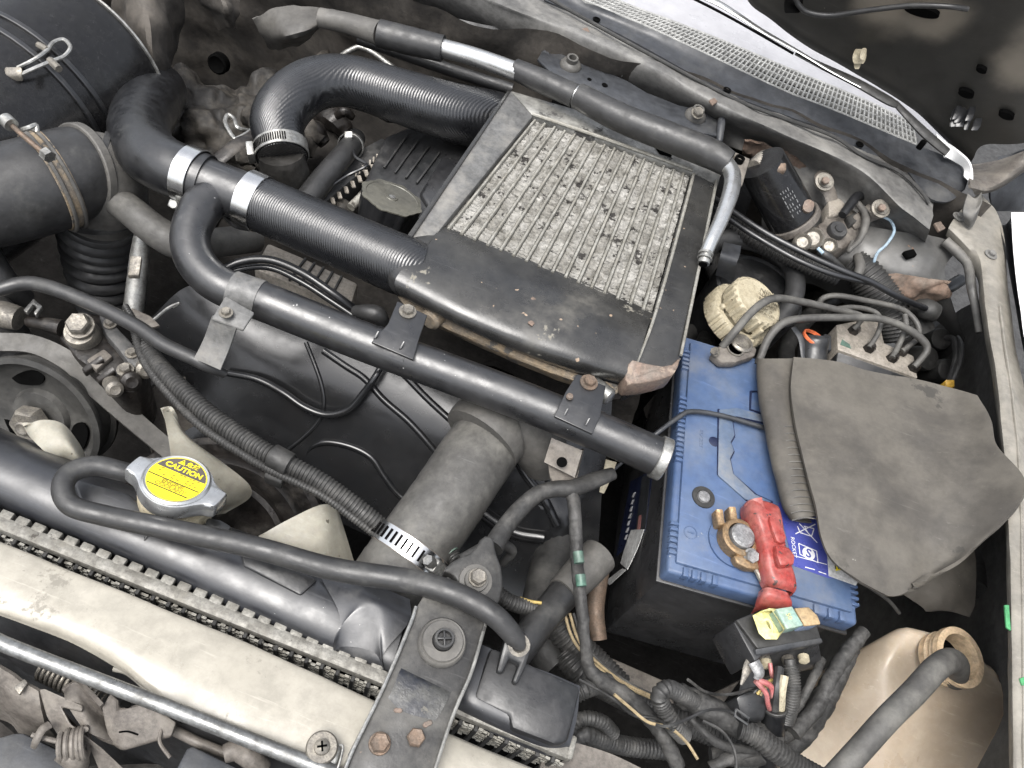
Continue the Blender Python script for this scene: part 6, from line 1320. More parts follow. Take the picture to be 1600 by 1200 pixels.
ye = [(1176, 962), (1188, 955), (1206, 954), (1216, 970), (1224, 984), (1214, 999), (1196, 999), (1186, 990)]
c = sum((Fz(x, y, .0) for x, y in ye), V((0, 0, 0))) / len(ye)
b = B(); b.rings([[Fz(x, y, 0) for x, y in ye], [Fz(x, y, .014 + .002 * math.sin(i * 2.1)) for i, (x, y) in enumerate(ye)], [c + (Fz(x, y, .0) - c) * .84 + UP * (.013 + .002 * math.sin(i * 2.1)) for i, (x, y) in enumerate(ye)], [c + (Fz(x, y, 0) - c) * .8 + UP * .004 for x, y in ye]]); done(b, 'open_fuse_shell', M['yfuse'], fz)
b = B(); b.tube([Fz(1188, 984, .006), Fz(1190, 972, .012), Fz(1200, 968, .013), Fz(1206, 980, .010), Fz(1204, 992, .006)], 6, seg=8); done(b, 'fuse_link', M['yfuse'], fz)
lettering('50', 'lettering', Fz(1233, 963, .0226), (Fz(1244, 978) - Fz(1228, 950)), (Fz(1240, 955) - Fz(1226, 960)), pm(10, Fz(1233, 963)), M['yfuse'], fz)
for px, py in ((1196, 1034), (1232, 1034)):
    b = B(); p = P(px, py, -.022); b.lathe(p, V((.2, -.8, .3)), [(0, -.004), (.006, -.004), (.006, .003), (.003, .004), (0, .004)], 12); done(b, 'terminal', M['gbolt'], fz)
for px, py in ((1197, 1036), (1256, 1028)):
    b = B(); p = P(px, py + 2, -.02); b.lathe(p, V((.1, -.9, .3)), [(0, -.003), (.0055, -.003), (.005, .002), (0, .003)], 12); done(b, 'rivet', M['cream'], fz)
b = B(); b.tube([P(1180, 1024, -.01), P(1170, 1040, -.01), P(1162, 1060, -.012), P(1158, 1070, -.014)], [14, 16, 8, 4], seg=8, squash=.4); done(b, 'lug', M['gbolt'], fz)
b = B(); b.tube([P(1178, 1034, -.005), P(1186, 1050, -.006), P(1184, 1060, -.01)], [22, 20, 16], seg=10, squash=.6); done(b, 'crimp', M['lead'], fz)
def wire(pts, wpx, m, label, group=None, name='wire', seg=8, cat='wire'):
    b = B(); b.tube(pts, wpx, seg=seg); return solo(b, name, M[m], label, cat, group)
wire([(1184, 1062, -.01), (1204, 1072, -.012), (1208, 1090, -.02), (1208, 1110, -.04)], 9, 'wire_red', 'faded red wire curving from the grey crimp into the black sleeve')
wire([(1180, 1064, -.01), (1196, 1082, -.014), (1200, 1100, -.02), (1204, 1115, -.04)], 8, 'wire_red', 'second red wire lying left of the first under the fuse holder')
wire([(1203, 1036, -.015), (1206, 1054, -.018), (1212, 1072, -.03)], 7, 'wire_red', 'short pink red wire straight below the fuse holder')
wire([(1226, 1056, -.005), (1222, 1080, -.01), (1220, 1112, -.03)], 13, 'cream', 'pale stripped wire standing in the black sleeve')
wire([(1218, 1044, -.012), (1214, 1076, -.012), (1210, 1110, -.03)], 15, 'hosegrey', 'thick black wire standing in the black sleeve')
for k, (dx, m) in enumerate(((0, 'wire_yel'), (6, 'wire_tan'), (-6, 'loom'))):
    wire([(1176 + dx, 1098, -.03), (1186 + dx, 1080, -.02), (1200 + dx * .5, 1066 + k * 3, -.02), (1212, 1060 + k * 4, -.02)], 5, m, ('yellow thin wire rising from the black plug', 'tan thin wire rising from the black plug, beside the yellow one', 'dark thin wire rising from the black plug')[k])
b = B(); b.corr([(1236, 1040, -.01), (1238, 1070, -.015), (1236, 1100, -.025), (1228, 1126, -.04)], 26, 4, .12, 14); b.tube([(1234, 1030, -.008), (1236, 1042, -.01)], 18, seg=10); solo(b, 'ribbed_cable', M['loom'], 'ribbed dark cable hanging at the right under the fuse holder', 'cable')
b = B(); b.tube([(1211, 1104, -.03), (1209, 1120, -.04), (1206, 1150, -.06), (1200, 1190, -.10)], [36, 36, 38, 38], seg=20, cap=True); sl = solo(b, 'sleeve', M['rubber'], 'black rubber sleeve gathering the red and pale wires', 'sleeve')
b = B(); b.ring(P(1211, 1105, -.029), P(1211, 1104, -.03) - P(1209, 1120, -.04), pm(17, P(1211, 1105, -.03)), .003, .0015, 24); done(b, 'sleeve_lip', M['loom'], sl)
pg = thing('black_plug', 'black square cable plug with latch below the fuse holder', 'plug', (1175, 1110, -.1))
b = B(); b.prism([P(1150, 1088, -.02), P(1178, 1076, -.02), P(1204, 1096, -.02), P(1196, 1126, -.03), P(1160, 1128, -.03)], .04, .004); done(b, 'housing', M['plastic'], pg)
b = B(); b.tube(Path([P(1150, 1108, -.015), P(1170, 1122, -.018), P(1168, 1132, -.02), P(1148, 1118, -.018), P(1150, 1108, -.015)], 4, 1), seg=6); done(b, 'latch', M['cowl'], pg)

# ================================================================== harness in the bottom corner
b = B(); b.corr([(1068, 1150, -.06), (1050, 1130, -.04), (1036, 1104, -.03), (1030, 1086, -.02), (1044, 1076, -.02), (1062, 1084, -.03), (1090, 1100, -.05)], 28, 6.5, .13, 12); solo(b, 'loom_loop', M['loom'], 'looped corrugated loom in front of the battery foot', 'cable loom')
b = B(); b.corr([(880, 1020, -.12), (905, 1050, -.12), (960, 1080, -.13), (1020, 1110, -.14), (1100, 1140, -.14), (1180, 1170, -.13)], 42, 7, .1, 12); solo(b, 'thick_loom', M['loom'], 'thickest corrugated loom running low behind the radiator end', 'cable loom')
b = B(); b.corr([(850, 940, -.10), (880, 990, -.11), (925, 1030, -.12), (970, 1075, -.125)], 46, 7, .1, 12); solo(b, 'upper_loom', M['loom'], 'dark corrugated loom going down left of the battery', 'cable loom')
b = B(); b.corr([(895, 1086, -.06), (920, 1074, -.06), (950, 1066, -.08)], 30, 6, .12, 12); solo(b, 'short_loom', M['loom'], 'short corrugated stub just right of the tank box corner', 'cable loom')
b = B(); b.corr([(890, 1140, -.09), (910, 1122, -.08), (940, 1128, -.085), (958, 1146, -.10)], 24, 6, .12, 12); solo(b, 'small_loom', M['loom'], 'small arched corrugated loom below the tank box corner', 'cable loom', 'small looms by the tank box')
b = B(); b.corr([(895, 1168, -.10), (912, 1148, -.09), (935, 1154, -.10), (980, 1166, -.12), (1040, 1172, -.13)], 30, 7, .1, 12); solo(b, 'small_loom', M['loom'], 'lower arched corrugated loom below the tank box corner', 'cable loom', 'small looms by the tank box')
nz_ = lambda L, a, i: 1 + .15 * noise.noise(V((L * 130, math.cos(a) * 1.4, math.sin(a) * 1.4))) + .035 * (1 if math.sin(L * 620 + a) > .3 else 0)
def taped(pts, w_, lab): b = B(); q = Path(pts, w_).even(.0016); b.tube(q, seg=16, fn=nz_); return solo(b, 'taped_cable', M['tape'], lab, 'cable')
taped([(1060, 1085, -.05), (1110, 1108, -.05), (1150, 1130, -.05), (1180, 1145, -.05), (1215, 1160, -.055)], [34, 38, 40, 36, 30], 'fat dusty taped cable bundle running right below the battery foot')
taped([(1330, 1010, -.03), (1300, 1070, -.04), (1270, 1120, -.06), (1240, 1160, -.08), (1180, 1180, -.09), (1110, 1180, -.1)], [26, 34, 40, 36, 32, 26], 'dusty taped cable bundle along the left side of the tan tank')
taped([(1350, 985, -.02), (1310, 1040, -.03), (1280, 1100, -.045), (1240, 1146, -.05)], [20, 24, 26, 22], 'thin taped cable lying on the bundle beside the tan tank')
taped([(1285, 1030, -.04), (1270, 1060, -.04), (1252, 1096, -.05), (1240, 1120, -.06)], [12, 14, 14, 12], 'narrow taped cable just right of the ribbed cable')
taped([(1110, 1200, -.08), (1150, 1180, -.07), (1200, 1162, -.06), (1240, 1146, -.06)], [18, 20, 20, 16], 'thin taped cable crossing the bottom below the black sleeve')
cq = Path([(1156, 1140, -.03), (1180, 1150, -.028), (1205, 1168, -.03), (1240, 1192, -.035), (1280, 1215, -.04)], [30, 34, 36, 34, 34])
b = B(); b.corr(cq, 34, 7, .16, 14); solo(b, 'pale_loom', M['tape'], 'pale dusty corrugated loom ending over the fat taped bundle', 'cable loom')
taped([(1080, 1125, -.055), (1120, 1160, -.05), (1160, 1170, -.05), (1210, 1172, -.055)], [12, 14, 14, 12], 'slim grey taped cable under the fat bundle')
wire([(958, 740, .01), (930, 750, .01), (895, 763, .012), (868, 764, .012), (840, 772, .01), (812, 796, .008), (788, 826, .008), (770, 856, .01)], [20, 26, 28, 26, 26, 28, 30, 34], 'loom', 'black taped cable arching from the ring lug over to the pipe end', name='arched_cable', seg=14, cat='cable')
taped([(890, 762, .012), (897, 790, .008), (900, 830, .0), (902, 880, -.01), (908, 940, -.02), (914, 1000, -.035), (924, 1050, -.05), (980, 1090, -.055), (1030, 1140, -.06), (1060, 1200, -.07)], [20, 20, 20, 20, 20, 18, 22, 26, 24, 24], 'long dusty taped cable dropping from the arched cable to the bottom edge')
for y0, z_ in ((862, .002), (898, -.004)):
    b = B(); b.tube([(903 + (y0 - 862) * .1, y0, z_), (905 + (y0 - 862) * .1, y0 + 18, z_ - .002)], 17, seg=10); solo(b, 'green_tape', M['green'], 'upper scrap of green tape on the long dropping cable' if y0 < 880 else 'lower scrap of green tape on the long dropping cable', 'tape')
for k, (dx, m) in enumerate(((0, 'wire_tan'), (8, 'wire_tan'), (14, 'loom'))):
    wire([(882 + dx, 958, -.07), (896 + dx, 1000, -.08), (925 + dx, 1035, -.085), (970 + dx, 1068, -.09), (1020 + dx, 1092, -.09)], 5, m, ('tan wire curving left of the battery foot, outermost of three', 'tan wire curving left of the battery foot, middle of three', 'dark wire curving left of the battery foot, innermost of three')[k])
wire([(1056, 1090, -.08), (1080, 1096, -.08), (1120, 1094, -.08)], 6, 'wire_tan', 'short tan wire below the battery front edge')
wire([(812, 934, -.05), (830, 940, -.05), (846, 942, -.05)], 5, 'wire_yel', 'short yellow wire left of the rubber elbow')
b = B(); b.corr([(775, 925, -.05), (800, 942, -.05), (838, 952, -.06)], 26, 5, .12, 12); solo(b, 'ribbed_stub', M['loom'], 'short ribbed cable stub beside the ring lug', 'cable')
b = B(); b.corr([(690, 850, -.02), (700, 862, -.02), (712, 876, -.02)], 26, 4, .12, 12); rs = solo(b, 'ribbed_end', M['loom'], 'ribbed rubber end with green band above the ring lug', 'cable')
b = B(); b.tube([(700, 860, -.018), (705, 866, -.018)], 28, seg=12); done(b, 'green_band', M['green'], rs)
rl = thing('ring_lug', 'black rubber covered ring lug bolted beside the bracket bar', 'cable lug', (745, 905, .02))
b = B(); b.prism([(690, 892, .03), (712, 872, .031), (740, 862, .034), (754, 836, .034), (772, 838, .034), (774, 860, .034), (786, 890, .032), (786, 930, .03), (768, 960, .03), (730, 955, .03), (716, 910, .03), (706, 896, .03)], .016, .006, rnd=1, seg=3); done(b, 'lug', M['loom'], rl)
b = B(); p = P(743, 908, .031); b.lathe(p, V((.05, -.1, 1)), [(0, 0), (pm(27, p), 0), (pm(26, p), .0015), (pm(19, p), .002), (pm(18, p), .0045), (0, .0045)], 32); done(b, 'washer', M['gasket'], rl)
bolt(rl, 746, 903, .036, 26, M['gbolt'], V((.05, -.1, 1)), 1.15)
b = B(); b.tube([(786, 880, -.04), (800, 860, -.02), (770, 850, -.0), (720, 876, .0)], [14, 16, 18, 20], seg=10); done(b, 'lug_strap', M['loom'], rl)
b = B(); b.loft([[(857, 722, .012), (905, 735, .012)], [(860, 745, .012), (898, 756, .012)], [(870, 762, .012), (890, 765, .012)]], m=4, n=3, thick=.002); solo(b, 'cable_tab', M['brown'], 'rust spotted tab holding the arched cable', 'bracket')

rw = random.Random(3)
for k, (x, y, a, m_, lab) in enumerate(((905, 1062, .5, 'loom', 'thin dark wire lying on the looms just right of the tank box'), (960, 1085, .7, 'wire_tan', 'thin tan wire crossing the looms left of the looped loom'), (1010, 1128, .2, 'hosegrey', 'thin black wire under the lower end of the looped loom'), (1075, 1062, .6, 'tape', 'thin dusty wire lying on the fat taped bundle near its top'), (1098, 1126, .5, 'loom', 'thin dark wire below the fat taped bundle'))):
    pts = []
    for q in range(6):
        pts.append((x, y, -.035 + rw.uniform(-.012, .02))); x += 34 * math.cos(a); y += 34 * math.sin(a); a += rw.uniform(-.6, .6)
    wire(pts, 5, m_, lab, seg=6)
# coolant elbow between radiator and battery
b = B(); b.tube([(932, 872, -.07), (905, 900, -.07), (872, 938, -.065), (838, 980, -.06), (806, 1022, -.06), (785, 1050, -.07)], [54, 56, 50, 50, 50, 50], seg=20); el = solo(b, 'coolant_elbow', M['hosegrey'], 'dark rubber coolant hose with pale sleeved end left of the battery', 'hose')
for a, c, w_ in (((936, 868, -.066), (880, 926, -.064), 60), ):
    b = B(); b.tube([a, ((a[0] + c[0]) / 2, (a[1] + c[1]) / 2, -.065), c], [w_, w_ * .98, w_ * .86], seg=20); done(b, 'sleeve', M['gasket'], el)
b = B(); b.tube([(880, 820, -.14), (862, 880, -.14), (842, 960, -.13), (846, 1010, -.13), (868, 1040, -.13)], [70, 66, 60, 56, 50], seg=18); solo(b, 'lower_hose', M['dplastic'], 'dark lower radiator hose behind the sleeved coolant hose', 'hose')
b = B(); b.tube([(940, 890, -.14), (930, 950, -.15), (936, 1000, -.16)], [26, 30, 26], seg=10); solo(b, 'rusty_pipe', M['rust'], 'rusty brown pipe glimpsed left of the battery case', 'pipe')
b = B(); b.loft([[(790, 600, -.06), (880, 650, -.06), (960, 620, -.06)], [(800, 760, -.10), (870, 800, -.10), (940, 780, -.10)], [(780, 900, -.18), (850, 930, -.18), (930, 900, -.18)]], m=6, n=6, nz=(.01, 20)); solo(b, 'side_cover', M['cover'], 'black engine side cover below the pipe end', 'cover')
b = B(); b.tube([(955, 720, -.02), (948, 746, -.03), (940, 770, -.04)], [18, 14, 8], seg=8, squash=.3); solo(b, 'tan_shard', M['cream'], 'broken tan plastic shard beside the pipe end', 'shard')
b = B(); b.prism([(940, 1020, -.20), (1100, 1090, -.20), (1160, 1060, -.2), (1100, 1140, -.2), (960, 1090, -.2)], .02, .003); solo(b, 'battery_tray', M['brown'], 'grimy tray edge under the front of the battery', 'tray')
b = B(); b.loft([[(860, 1150, -.03), (960, 1180, -.03), (1080, 1240, -.03)], [(840, 1210, -.03), (960, 1250, -.03), (1060, 1290, -.03)]], m=6, n=3, thick=.004, nz=(.002, 30)); done(b, 'carrier_end', M['brown'], body)

# ================================================================== air conditioning lines along the back
al = thing('refrigerant_line', 'foam sleeved refrigerant line with bare aluminium stretch behind the intercooler', 'pipe', (800, 110, .1))
b = B(); b.tube([(500, 28, .075), (540, 36, .08), (580, 48, .085), (593, 52, .087)], [30, 32, 36, 38], seg=16); done(b, 'foam_sleeve', M['gasket'], al)
b = B(); b.tube([(592, 52, .087), (640, 64, .09), (692, 76, .095)], [42, 42, 40], seg=18); done(b, 'foam_sleeve', M['hosegrey'], al)
b = B(); b.tube([(688, 74, .095), (745, 90, .1), (808, 112, .105)], 28, seg=18); done(b, 'tube', M['alu'], al)
b = B(); b.tube([(804, 108, .105), (840, 124, .108), (898, 150, .112)], [32, 36, 36], seg=18); done(b, 'foam_sleeve', M['hosegrey'], al)
b = B(); b.tube([(893, 146, .112), (908, 153, .113)], 32, seg=18); done(b, 'clip', M['alu'], al)
b = B(); b.tube([(903, 150, .113), (970, 184, .118), (1050, 216, .122), (1110, 240, .125), (1138, 256, .125)], [40, 44, 46, 46, 40], seg=20); done(b, 'foam_sleeve', M['hosegrey'], al)
b = B(); b.tube([(1130, 250, .125), (1144, 272, .125), (1142, 300, .122), (1128, 340, .115), (1112, 375, .108), (1102, 398, .102)], [26, 26, 26, 24, 22, 20], seg=18); done(b, 'tube', M['alu'], al)
b = B(); p, q = P(1104, 392, .103), P(1099, 412, .098); b.tube([(1105, 388, .104), (1099, 412, .097)], 19, seg=16); d = (q - p).normalized(); b.ring(p + d * .004, d, pm(10, p), .003, .0012, 20); b.ring(p + d * .010, d, pm(10, p), .002, .0012, 20); done(b, 'fitting', M['steel'], al)
b = B(); b.lathe(P(1098.5, 413, .0965), d, [(0, 0), (pm(7, q), 0), (pm(7, q), .0008), (0, .0008)], 16); done(b, 'bore', M['hole'], al)
b = B(); b.prism([(1142, 234, .13), (1172, 248, .13), (1160, 290, .12), (1150, 288, .12), (1150, 262, .125), (1140, 252, .128)], .004, .001); done(b, 'end_plate', M['brown'], al)
b = B(); b.lathe(P(1156, 248, .131), UP, [(.006, -.004), (.006, .002), (.004, .002), (.004, -.002), (0, -.002)], 16); done(b, 'plate_hole', M['hole'], al)
b = B(); b.tube([(560, 60, .05), (700, 108, .05), (800, 140, .05)], 20, seg=10); solo(b, 'lower_line', M['hosegrey'], 'dark line in shadow just below the foam sleeved refrigerant line', 'pipe')

hb = thing('hanger_plate', 'dark slotted plate with two bushes bolted behind the refrigerant line', 'plate', (990, 140, .06))
b = B(); b.prism([(840, 92, .082), (848, 78, .084), (862, 84, .084), (880, 84, .084), (908, 92, .084), (930, 104, .084), (980, 126, .084), (1010, 144, .084), (1060, 164, .084), (1098, 172, .084), (1126, 190, .084), (1120, 212, .084), (1060, 200, .084), (960, 160, .084), (870, 122, .084)], .004, .001); done(b, 'plate', M['cowl'], hb)
for i, (px, py) in enumerate(((891, 103), (1086, 182))):
    p = P(px, py, .0845); s = pm(1, p)
    b = B(); b.lathe(p, V((0, -.15, 1)), [(17 * s, 0), (17 * s, .002), (14 * s, .006), (9 * s, .008), (9 * s, .014), (6 * s, .014), (6 * s, .006), (0, .006)], 28); done(b, 'bush', M['gasket'], hb)
bolt(hb, 1089, 178, .096, 17, M['gbolt'], V((.1, -.3, 1)), 1.2)
for px, py, r_ in ((921, 124, 3.5), (945, 133, 5)):
    b = B(); p = P(px, py, .0846); b.lathe(p, UP, [(0, 0), (pm(r_, p), 0), (pm(r_, p), .0005), (0, .0005)], 12); done(b, 'plate_hole', M['hole'], hb)
b = B(); b.loft([[(850, 78, .085), (858, 82, .085)], [(846, 100, .078), (855, 104, .078)]], m=3, n=3, thick=.003); done(b, 'end_tab', M['cowl'], hb)
b = B(); b.tube([(1128, 184, .09), (1126, 200, .088), (1124, 222, .08)], [12, 13, 10], seg=10); done(b, 'end_post', M['cowl'], hb)
b = B(); b.prism([(974, 92, .09), (984, 90, .09), (980, 112, .086), (972, 118, .086), (970, 108, .087)], .004, .001); done(b, 'spring_tab', M['ledge'], hb)

# ================================================================== brake reservoir, canister and valves at the right rear
rv = thing('fluid_reservoir', 'black round fluid reservoir with cream ribbed cap and moulded warning text', 'reservoir', (1170, 450, -.15))
pr = P(1188, 452, -.012); s = pm(1, pr)
b = B(); b.lathe(pr, V((.05, 0, 1)), [(70 * s, -.12), (74 * s, -.02), (74 * s, -.002), (70 * s, .0), (66 * s, -.003), (0, -.003)], 48); done(b, 'pot', M['plastic'], rv)
cpx = V((.26, .04, 1)).normalized()
pc_ = P(1150, 496, -.006); s = pm(1, pc_)
flute = lambda a, i: 1 + (.030 * (1 if math.sin(a * 22) > -.3 else -1) if i in (2, 3, 4) else 0)
b = B(); b.lathe(pc_ - cpx * .004, cpx, [(40 * s, -.006), (53 * s, -.006), (54 * s, -.004), (54 * s, .013), (51 * s, .016), (42 * s, .016), (40 * s, .010), (0, .010)], 150, flute); done(b, 'collar', M['cream'], rv)
b = B(); b.lathe(pc_ + cpx * .004, cpx, [(36 * s, .0), (36 * s, .012), (43 * s, .013), (43.5 * s, .016), (43.5 * s, .033), (42 * s, .0355), (39.5 * s, .0365), (39 * s, .0355), (0, .0355)], 130, flute); done(b, 'cap', M['cream'], rv)
for k in range(4):
    a = .5 + k * math.pi / 2; e = V((math.cos(a), math.sin(a), 0))
    b = B(); b.box(pc_ + cpx * .015 + e * 47 * s, e * 3 * s, e.cross(cpx) * 4 * s, cpx * .012, .001); done(b, 'cap_lug', M['cream'], rv)
ct = pc_ + cpx * .0396; tx_ = (P(1215, 470, .02) - P(1150, 440, .02)).normalized(); ty_ = cpx.cross(tx_)
for k, (tt, sz) in enumerate((('WARNING', 13), ('CLEAN FILLER CAP', 7.6), ('BEFORE REMOVING', 7.6), ('USE ONLY BRAKE', 7.6), ('FLUID FROM A', 7.6), ('SEALED CONTAINER', 6.6))):
    lettering(tt, 'lettering', ct + ty_ * (26 - k * 10.2) * s, tx_, ty_, sz * s, M['creamdirt'], rv, ext=.0004)
wb = Path([(1100, 410, .0), (1108, 388, .01), (1128, 374, .015), (1162, 374, .016), (1204, 388, .016), (1234, 412, .012), (1243, 446, .008), (1234, 480, .0), (1214, 506, -.01)], [26, 28, 28, 30, 30, 30, 30, 30, 28])
b = B(); b.tube(wb, seg=18); solo(b, 'curved_hose', M['hosegrey'], 'black rubber hose curving round the fluid reservoir', 'hose')
b = B(); b.loft([[(1131, 378, .03), (1158, 384, .03)], [(1128, 390, .035), (1156, 398, .035)], [(1124, 404, .03), (1151, 412, .03)], [(1118, 430, .0), (1146, 440, .0)]], m=4, n=4, thick=.002); solo(b, 'reservoir_bracket', M['cowl'], 'bent dark bracket plate behind the cream cap', 'bracket')

cn = thing('canister', 'glossy black cylindrical canister hanging beside the suspension tower', 'canister', (1225, 300, -.05))
cb = Path([(1190, 254, .11), (1212, 294, .085), (1240, 346, .052)], [72, 75, 76]).even(.01)
b = B(); b.tube(cb, seg=32); done(b, 'can', M['foil'], cn)
p, tg, r = cb.at(.99); b = B(); b.ring(p, tg, r * 1.0, .010, .003, 40); done(b, 'crimp_band', M['brown'], cn)
b = B(); b.lathe(P(1263, 322, .09), V((0, -.5, 1)), [(0, -.006), (pm(8, p), -.004), (pm(8, p), .001), (0, .003)], 14, lambda a, i: 1 + .3 * abs(math.sin(a))); done(b, 'rusty_tab', M['copper'], cn)
b = B(); b.box(P(1218, 266, .12), CR * .006, CU * .005, UP * .006, .002); done(b, 'rusty_tab', M['rust'], cn)
p, tg, r = cb.at(.55); e = (CP - p); e -= tg * e.dot(tg); e.normalize(); f = tg.cross(e)
for k in range(5):
    for j in range(6):
        if random.random() < .3: continue
        a = (-.5 + k * .11); q = p + (e * math.cos(a) + f * math.sin(a)) * (r + .0003) + tg * (-.016 + j * .007)
        g_ = (e * math.cos(a) + f * math.sin(a)); b = B(); b.box(q, tg * random.uniform(.0012, .0028), g_.cross(tg) * .0005, g_ * .0002); done(b, 'can_print', M['lead'], cn)
b = B(); b.corr([(1178, 262, .10), (1192, 248, .10), (1206, 244, .10)], 24, 6, .15, 12); done(b, 'top_fitting', M['gbolt'], cn)

vs = thing('valve_bracket', 'dusty brown valve assembly on bolted straps against the suspension tower', 'valve', (1330, 350, 0.022))
for pts, w_ in (([(1290, 270, 0.072), (1287, 284, 0.072), (1298, 306, 0.067), (1302, 330, 0.057), (1290, 360, 0.052)], [20, 32, 26, 20, 18]), ([(1386, 316, 0.072), (1376, 324, 0.072), (1352, 338, 0.064), (1330, 352, 0.057)], [22, 32, 24, 18])):
    b = B(); b.tube(pts, w_, seg=12, squash=.28, sdir=V((0, -.4, 1))); done(b, 'strap', M['brown'], vs)
for px, py in ((1288, 284), (1376, 326)):
    p = P(px, py, .090); b = B(); b.lathe(p, V((0, -.5, 1)), [(pm(15, p), -.003), (pm(15, p), .001), (pm(11, p), .0015), (pm(11, p), .0035), (0, .0035)], 24); done(b, 'washer', M['gbolt'], vs)
    bolt(vs, px, py, .094, 13, M['copper'], V((0, -.5, 1)), 0)
b = B(); b.prism([(1278, 348, 0.057), (1330, 322, 0.057), (1352, 340, 0.057), (1342, 372, 0.052), (1318, 388, 0.052), (1284, 380, 0.052)], .03, .006); done(b, 'valve_body', M['brown'], vs)
b = B(); p = P(1307, 361, 0.058); s = pm(1, p); b.lathe(p, V((0, -.3, 1)), [(15 * s, -.01), (15 * s, .004), (13 * s, .006), (7 * s, .006), (6 * s, .008), (0, .008)], 28); done(b, 'round_cap', M['hosegrey'], vs)
b = B(); b.prism([(1294, 314, 0.067), (1312, 308, 0.067), (1322, 318, 0.067), (1316, 334, 0.062), (1296, 338, 0.062)], .02, .003); done(b, 'solenoid', M['mblock'], vs)
b = B(); b.prism([(1322, 338, 0.062), (1338, 330, 0.062), (1346, 342, 0.062), (1330, 352, 0.062)], .01, .002); done(b, 'pocket', M['dplastic'], vs)
b = B(); b.tube([(1316, 336, 0.072), (1330, 318, 0.077), (1340, 306, 0.077), (1350, 308, 0.072)], [13, 15, 14, 10], seg=10); done(b, 'black_pipe', M['rubber'], vs)
b = B(); b.tube([(1340, 318, 0.072), (1352, 334, 0.072), (1352, 352, 0.070), (1344, 374, 0.062), (1330, 388, 0.057), (1326, 392, 0.052), (1332, 378, 0.052)], [10, 12, 12, 9, 7, 7, 7], seg=10); done(b, 'side_pipe', M['gasket'], vs)
for px, py, rr_ in ((1270, 372, 18), (1296, 384, 13), (1254, 378, 14)):
    b = B(); p = P(px, py, .058); b.lathe(p, V((-.2, -.6, .8)), [(pm(rr_, p), -.025), (pm(rr_, p), .0), (pm(rr_ * .8, p), .003), (pm(rr_ * .6, p), -.001), (0, -.001)], 20); done(b, 'port', M['gbolt'], vs)
b = B(); b.tube([(1280, 392, 0.052), (1292, 400, 0.052), (1306, 412, 0.042), (1316, 420, 0.032)], [13, 14, 12, 10], seg=10); done(b, 'drain_hose', M['hosegrey'], vs)
b = B(); b.tube([(1278, 388, 0.056), (1286, 396, 0.056)], 6, seg=8); done(b, 'blue_wire', M['wire_blue'], vs)
wire([(1378, 338, 0.072), (1392, 346, 0.072), (1397, 362, 0.070), (1385, 382, 0.062), (1372, 394, 0.052), (1366, 408, 0.042), (1362, 432, 0.022)], [4, 4.5, 4.5, 4.5, 4.5, 4.5, 4.5], 'wire_blue', 'thin pale blue wire looping down from the strap bolt')

lw = Path([(1100, 305, 0.020), (1150, 345, 0.030), (1200, 378, 0.040), (1260, 405, 0.045), (1320, 430, 0.045), (1356, 444, 0.040), (1400, 462, 0.030), (1446, 480, 0.010)], 26)
b = B(); b.corr([(1100, 318, 0.015), (1150, 356, 0.025), (1200, 386, 0.030), (1260, 414, 0.034), (1310, 434, 0.034)], 26, 6, .13, 12); solo(b, 'rear_loom', M['loom'], 'corrugated loom running diagonally beneath the canister', 'cable loom')
wire([(1110, 306, 0.035), (1150, 334, 0.045), (1200, 366, 0.052), (1260, 397, 0.056), (1320, 424, 0.056), (1360, 440, 0.052), (1400, 462, 0.040), (1446, 482, 0.020)], 10, 'rubber', 'upper of two thin black hoses running along the diagonal loom', 'thin hoses on the diagonal loom', 'thin_hose', 10, 'hose')
wire([(1110, 322, 0.030), (1150, 350, 0.042), (1200, 381, 0.048), (1250, 408, 0.052), (1300, 428, 0.052), (1340, 438, 0.050), (1362, 442, 0.048)], 9, 'rubber', 'lower of two thin black hoses running along the diagonal loom', 'thin hoses on the diagonal loom', 'thin_hose', 10, 'hose')
b = B(); b.corr([(1330, 412, 0.020), (1352, 430, 0.020), (1372, 460, 0.010), (1392, 490, 0.000), (1402, 530, -0.020)], [50, 54, 60, 56, 50], 6, .07, 18); solo(b, 'fat_loom', M['loom'], 'fat bellows-like black loom dropping behind the brake pipes', 'cable loom')
b = B(); b.tube([(1340, 400, 0.040), (1344, 416, 0.040), (1340, 430, 0.035)], [14, 16, 14], seg=10); b2 = solo(b, 'loom_tie', M['gasket'], 'small black cable tie post above the fat bellows loom', 'tie')
b = B(); b.tube([(1430, 480, 0.000), (1448, 484, 0.010), (1462, 490, 0.010)], [30, 34, 30], seg=14); solo(b, 'round_plug', M['dplastic'], 'round black plug right of the fat bellows loom', 'plug')
b = B(); b.tube([(1444, 478, -0.010), (1430, 496, -0.020), (1440, 520, -0.030)], [40, 44, 40], seg=14); solo(b, 'dark_boot', M['dplastic'], 'dark rubber boot under the round black plug', 'boot')
b = B(); b.tube([(1460, 455, 0.000), (1480, 450, 0.000), (1500, 438, 0.000)], [16, 20, 20], seg=10); solo(b, 'capped_pipe', M['cowl'], 'short capped pipe stub below the fender flange', 'pipe')

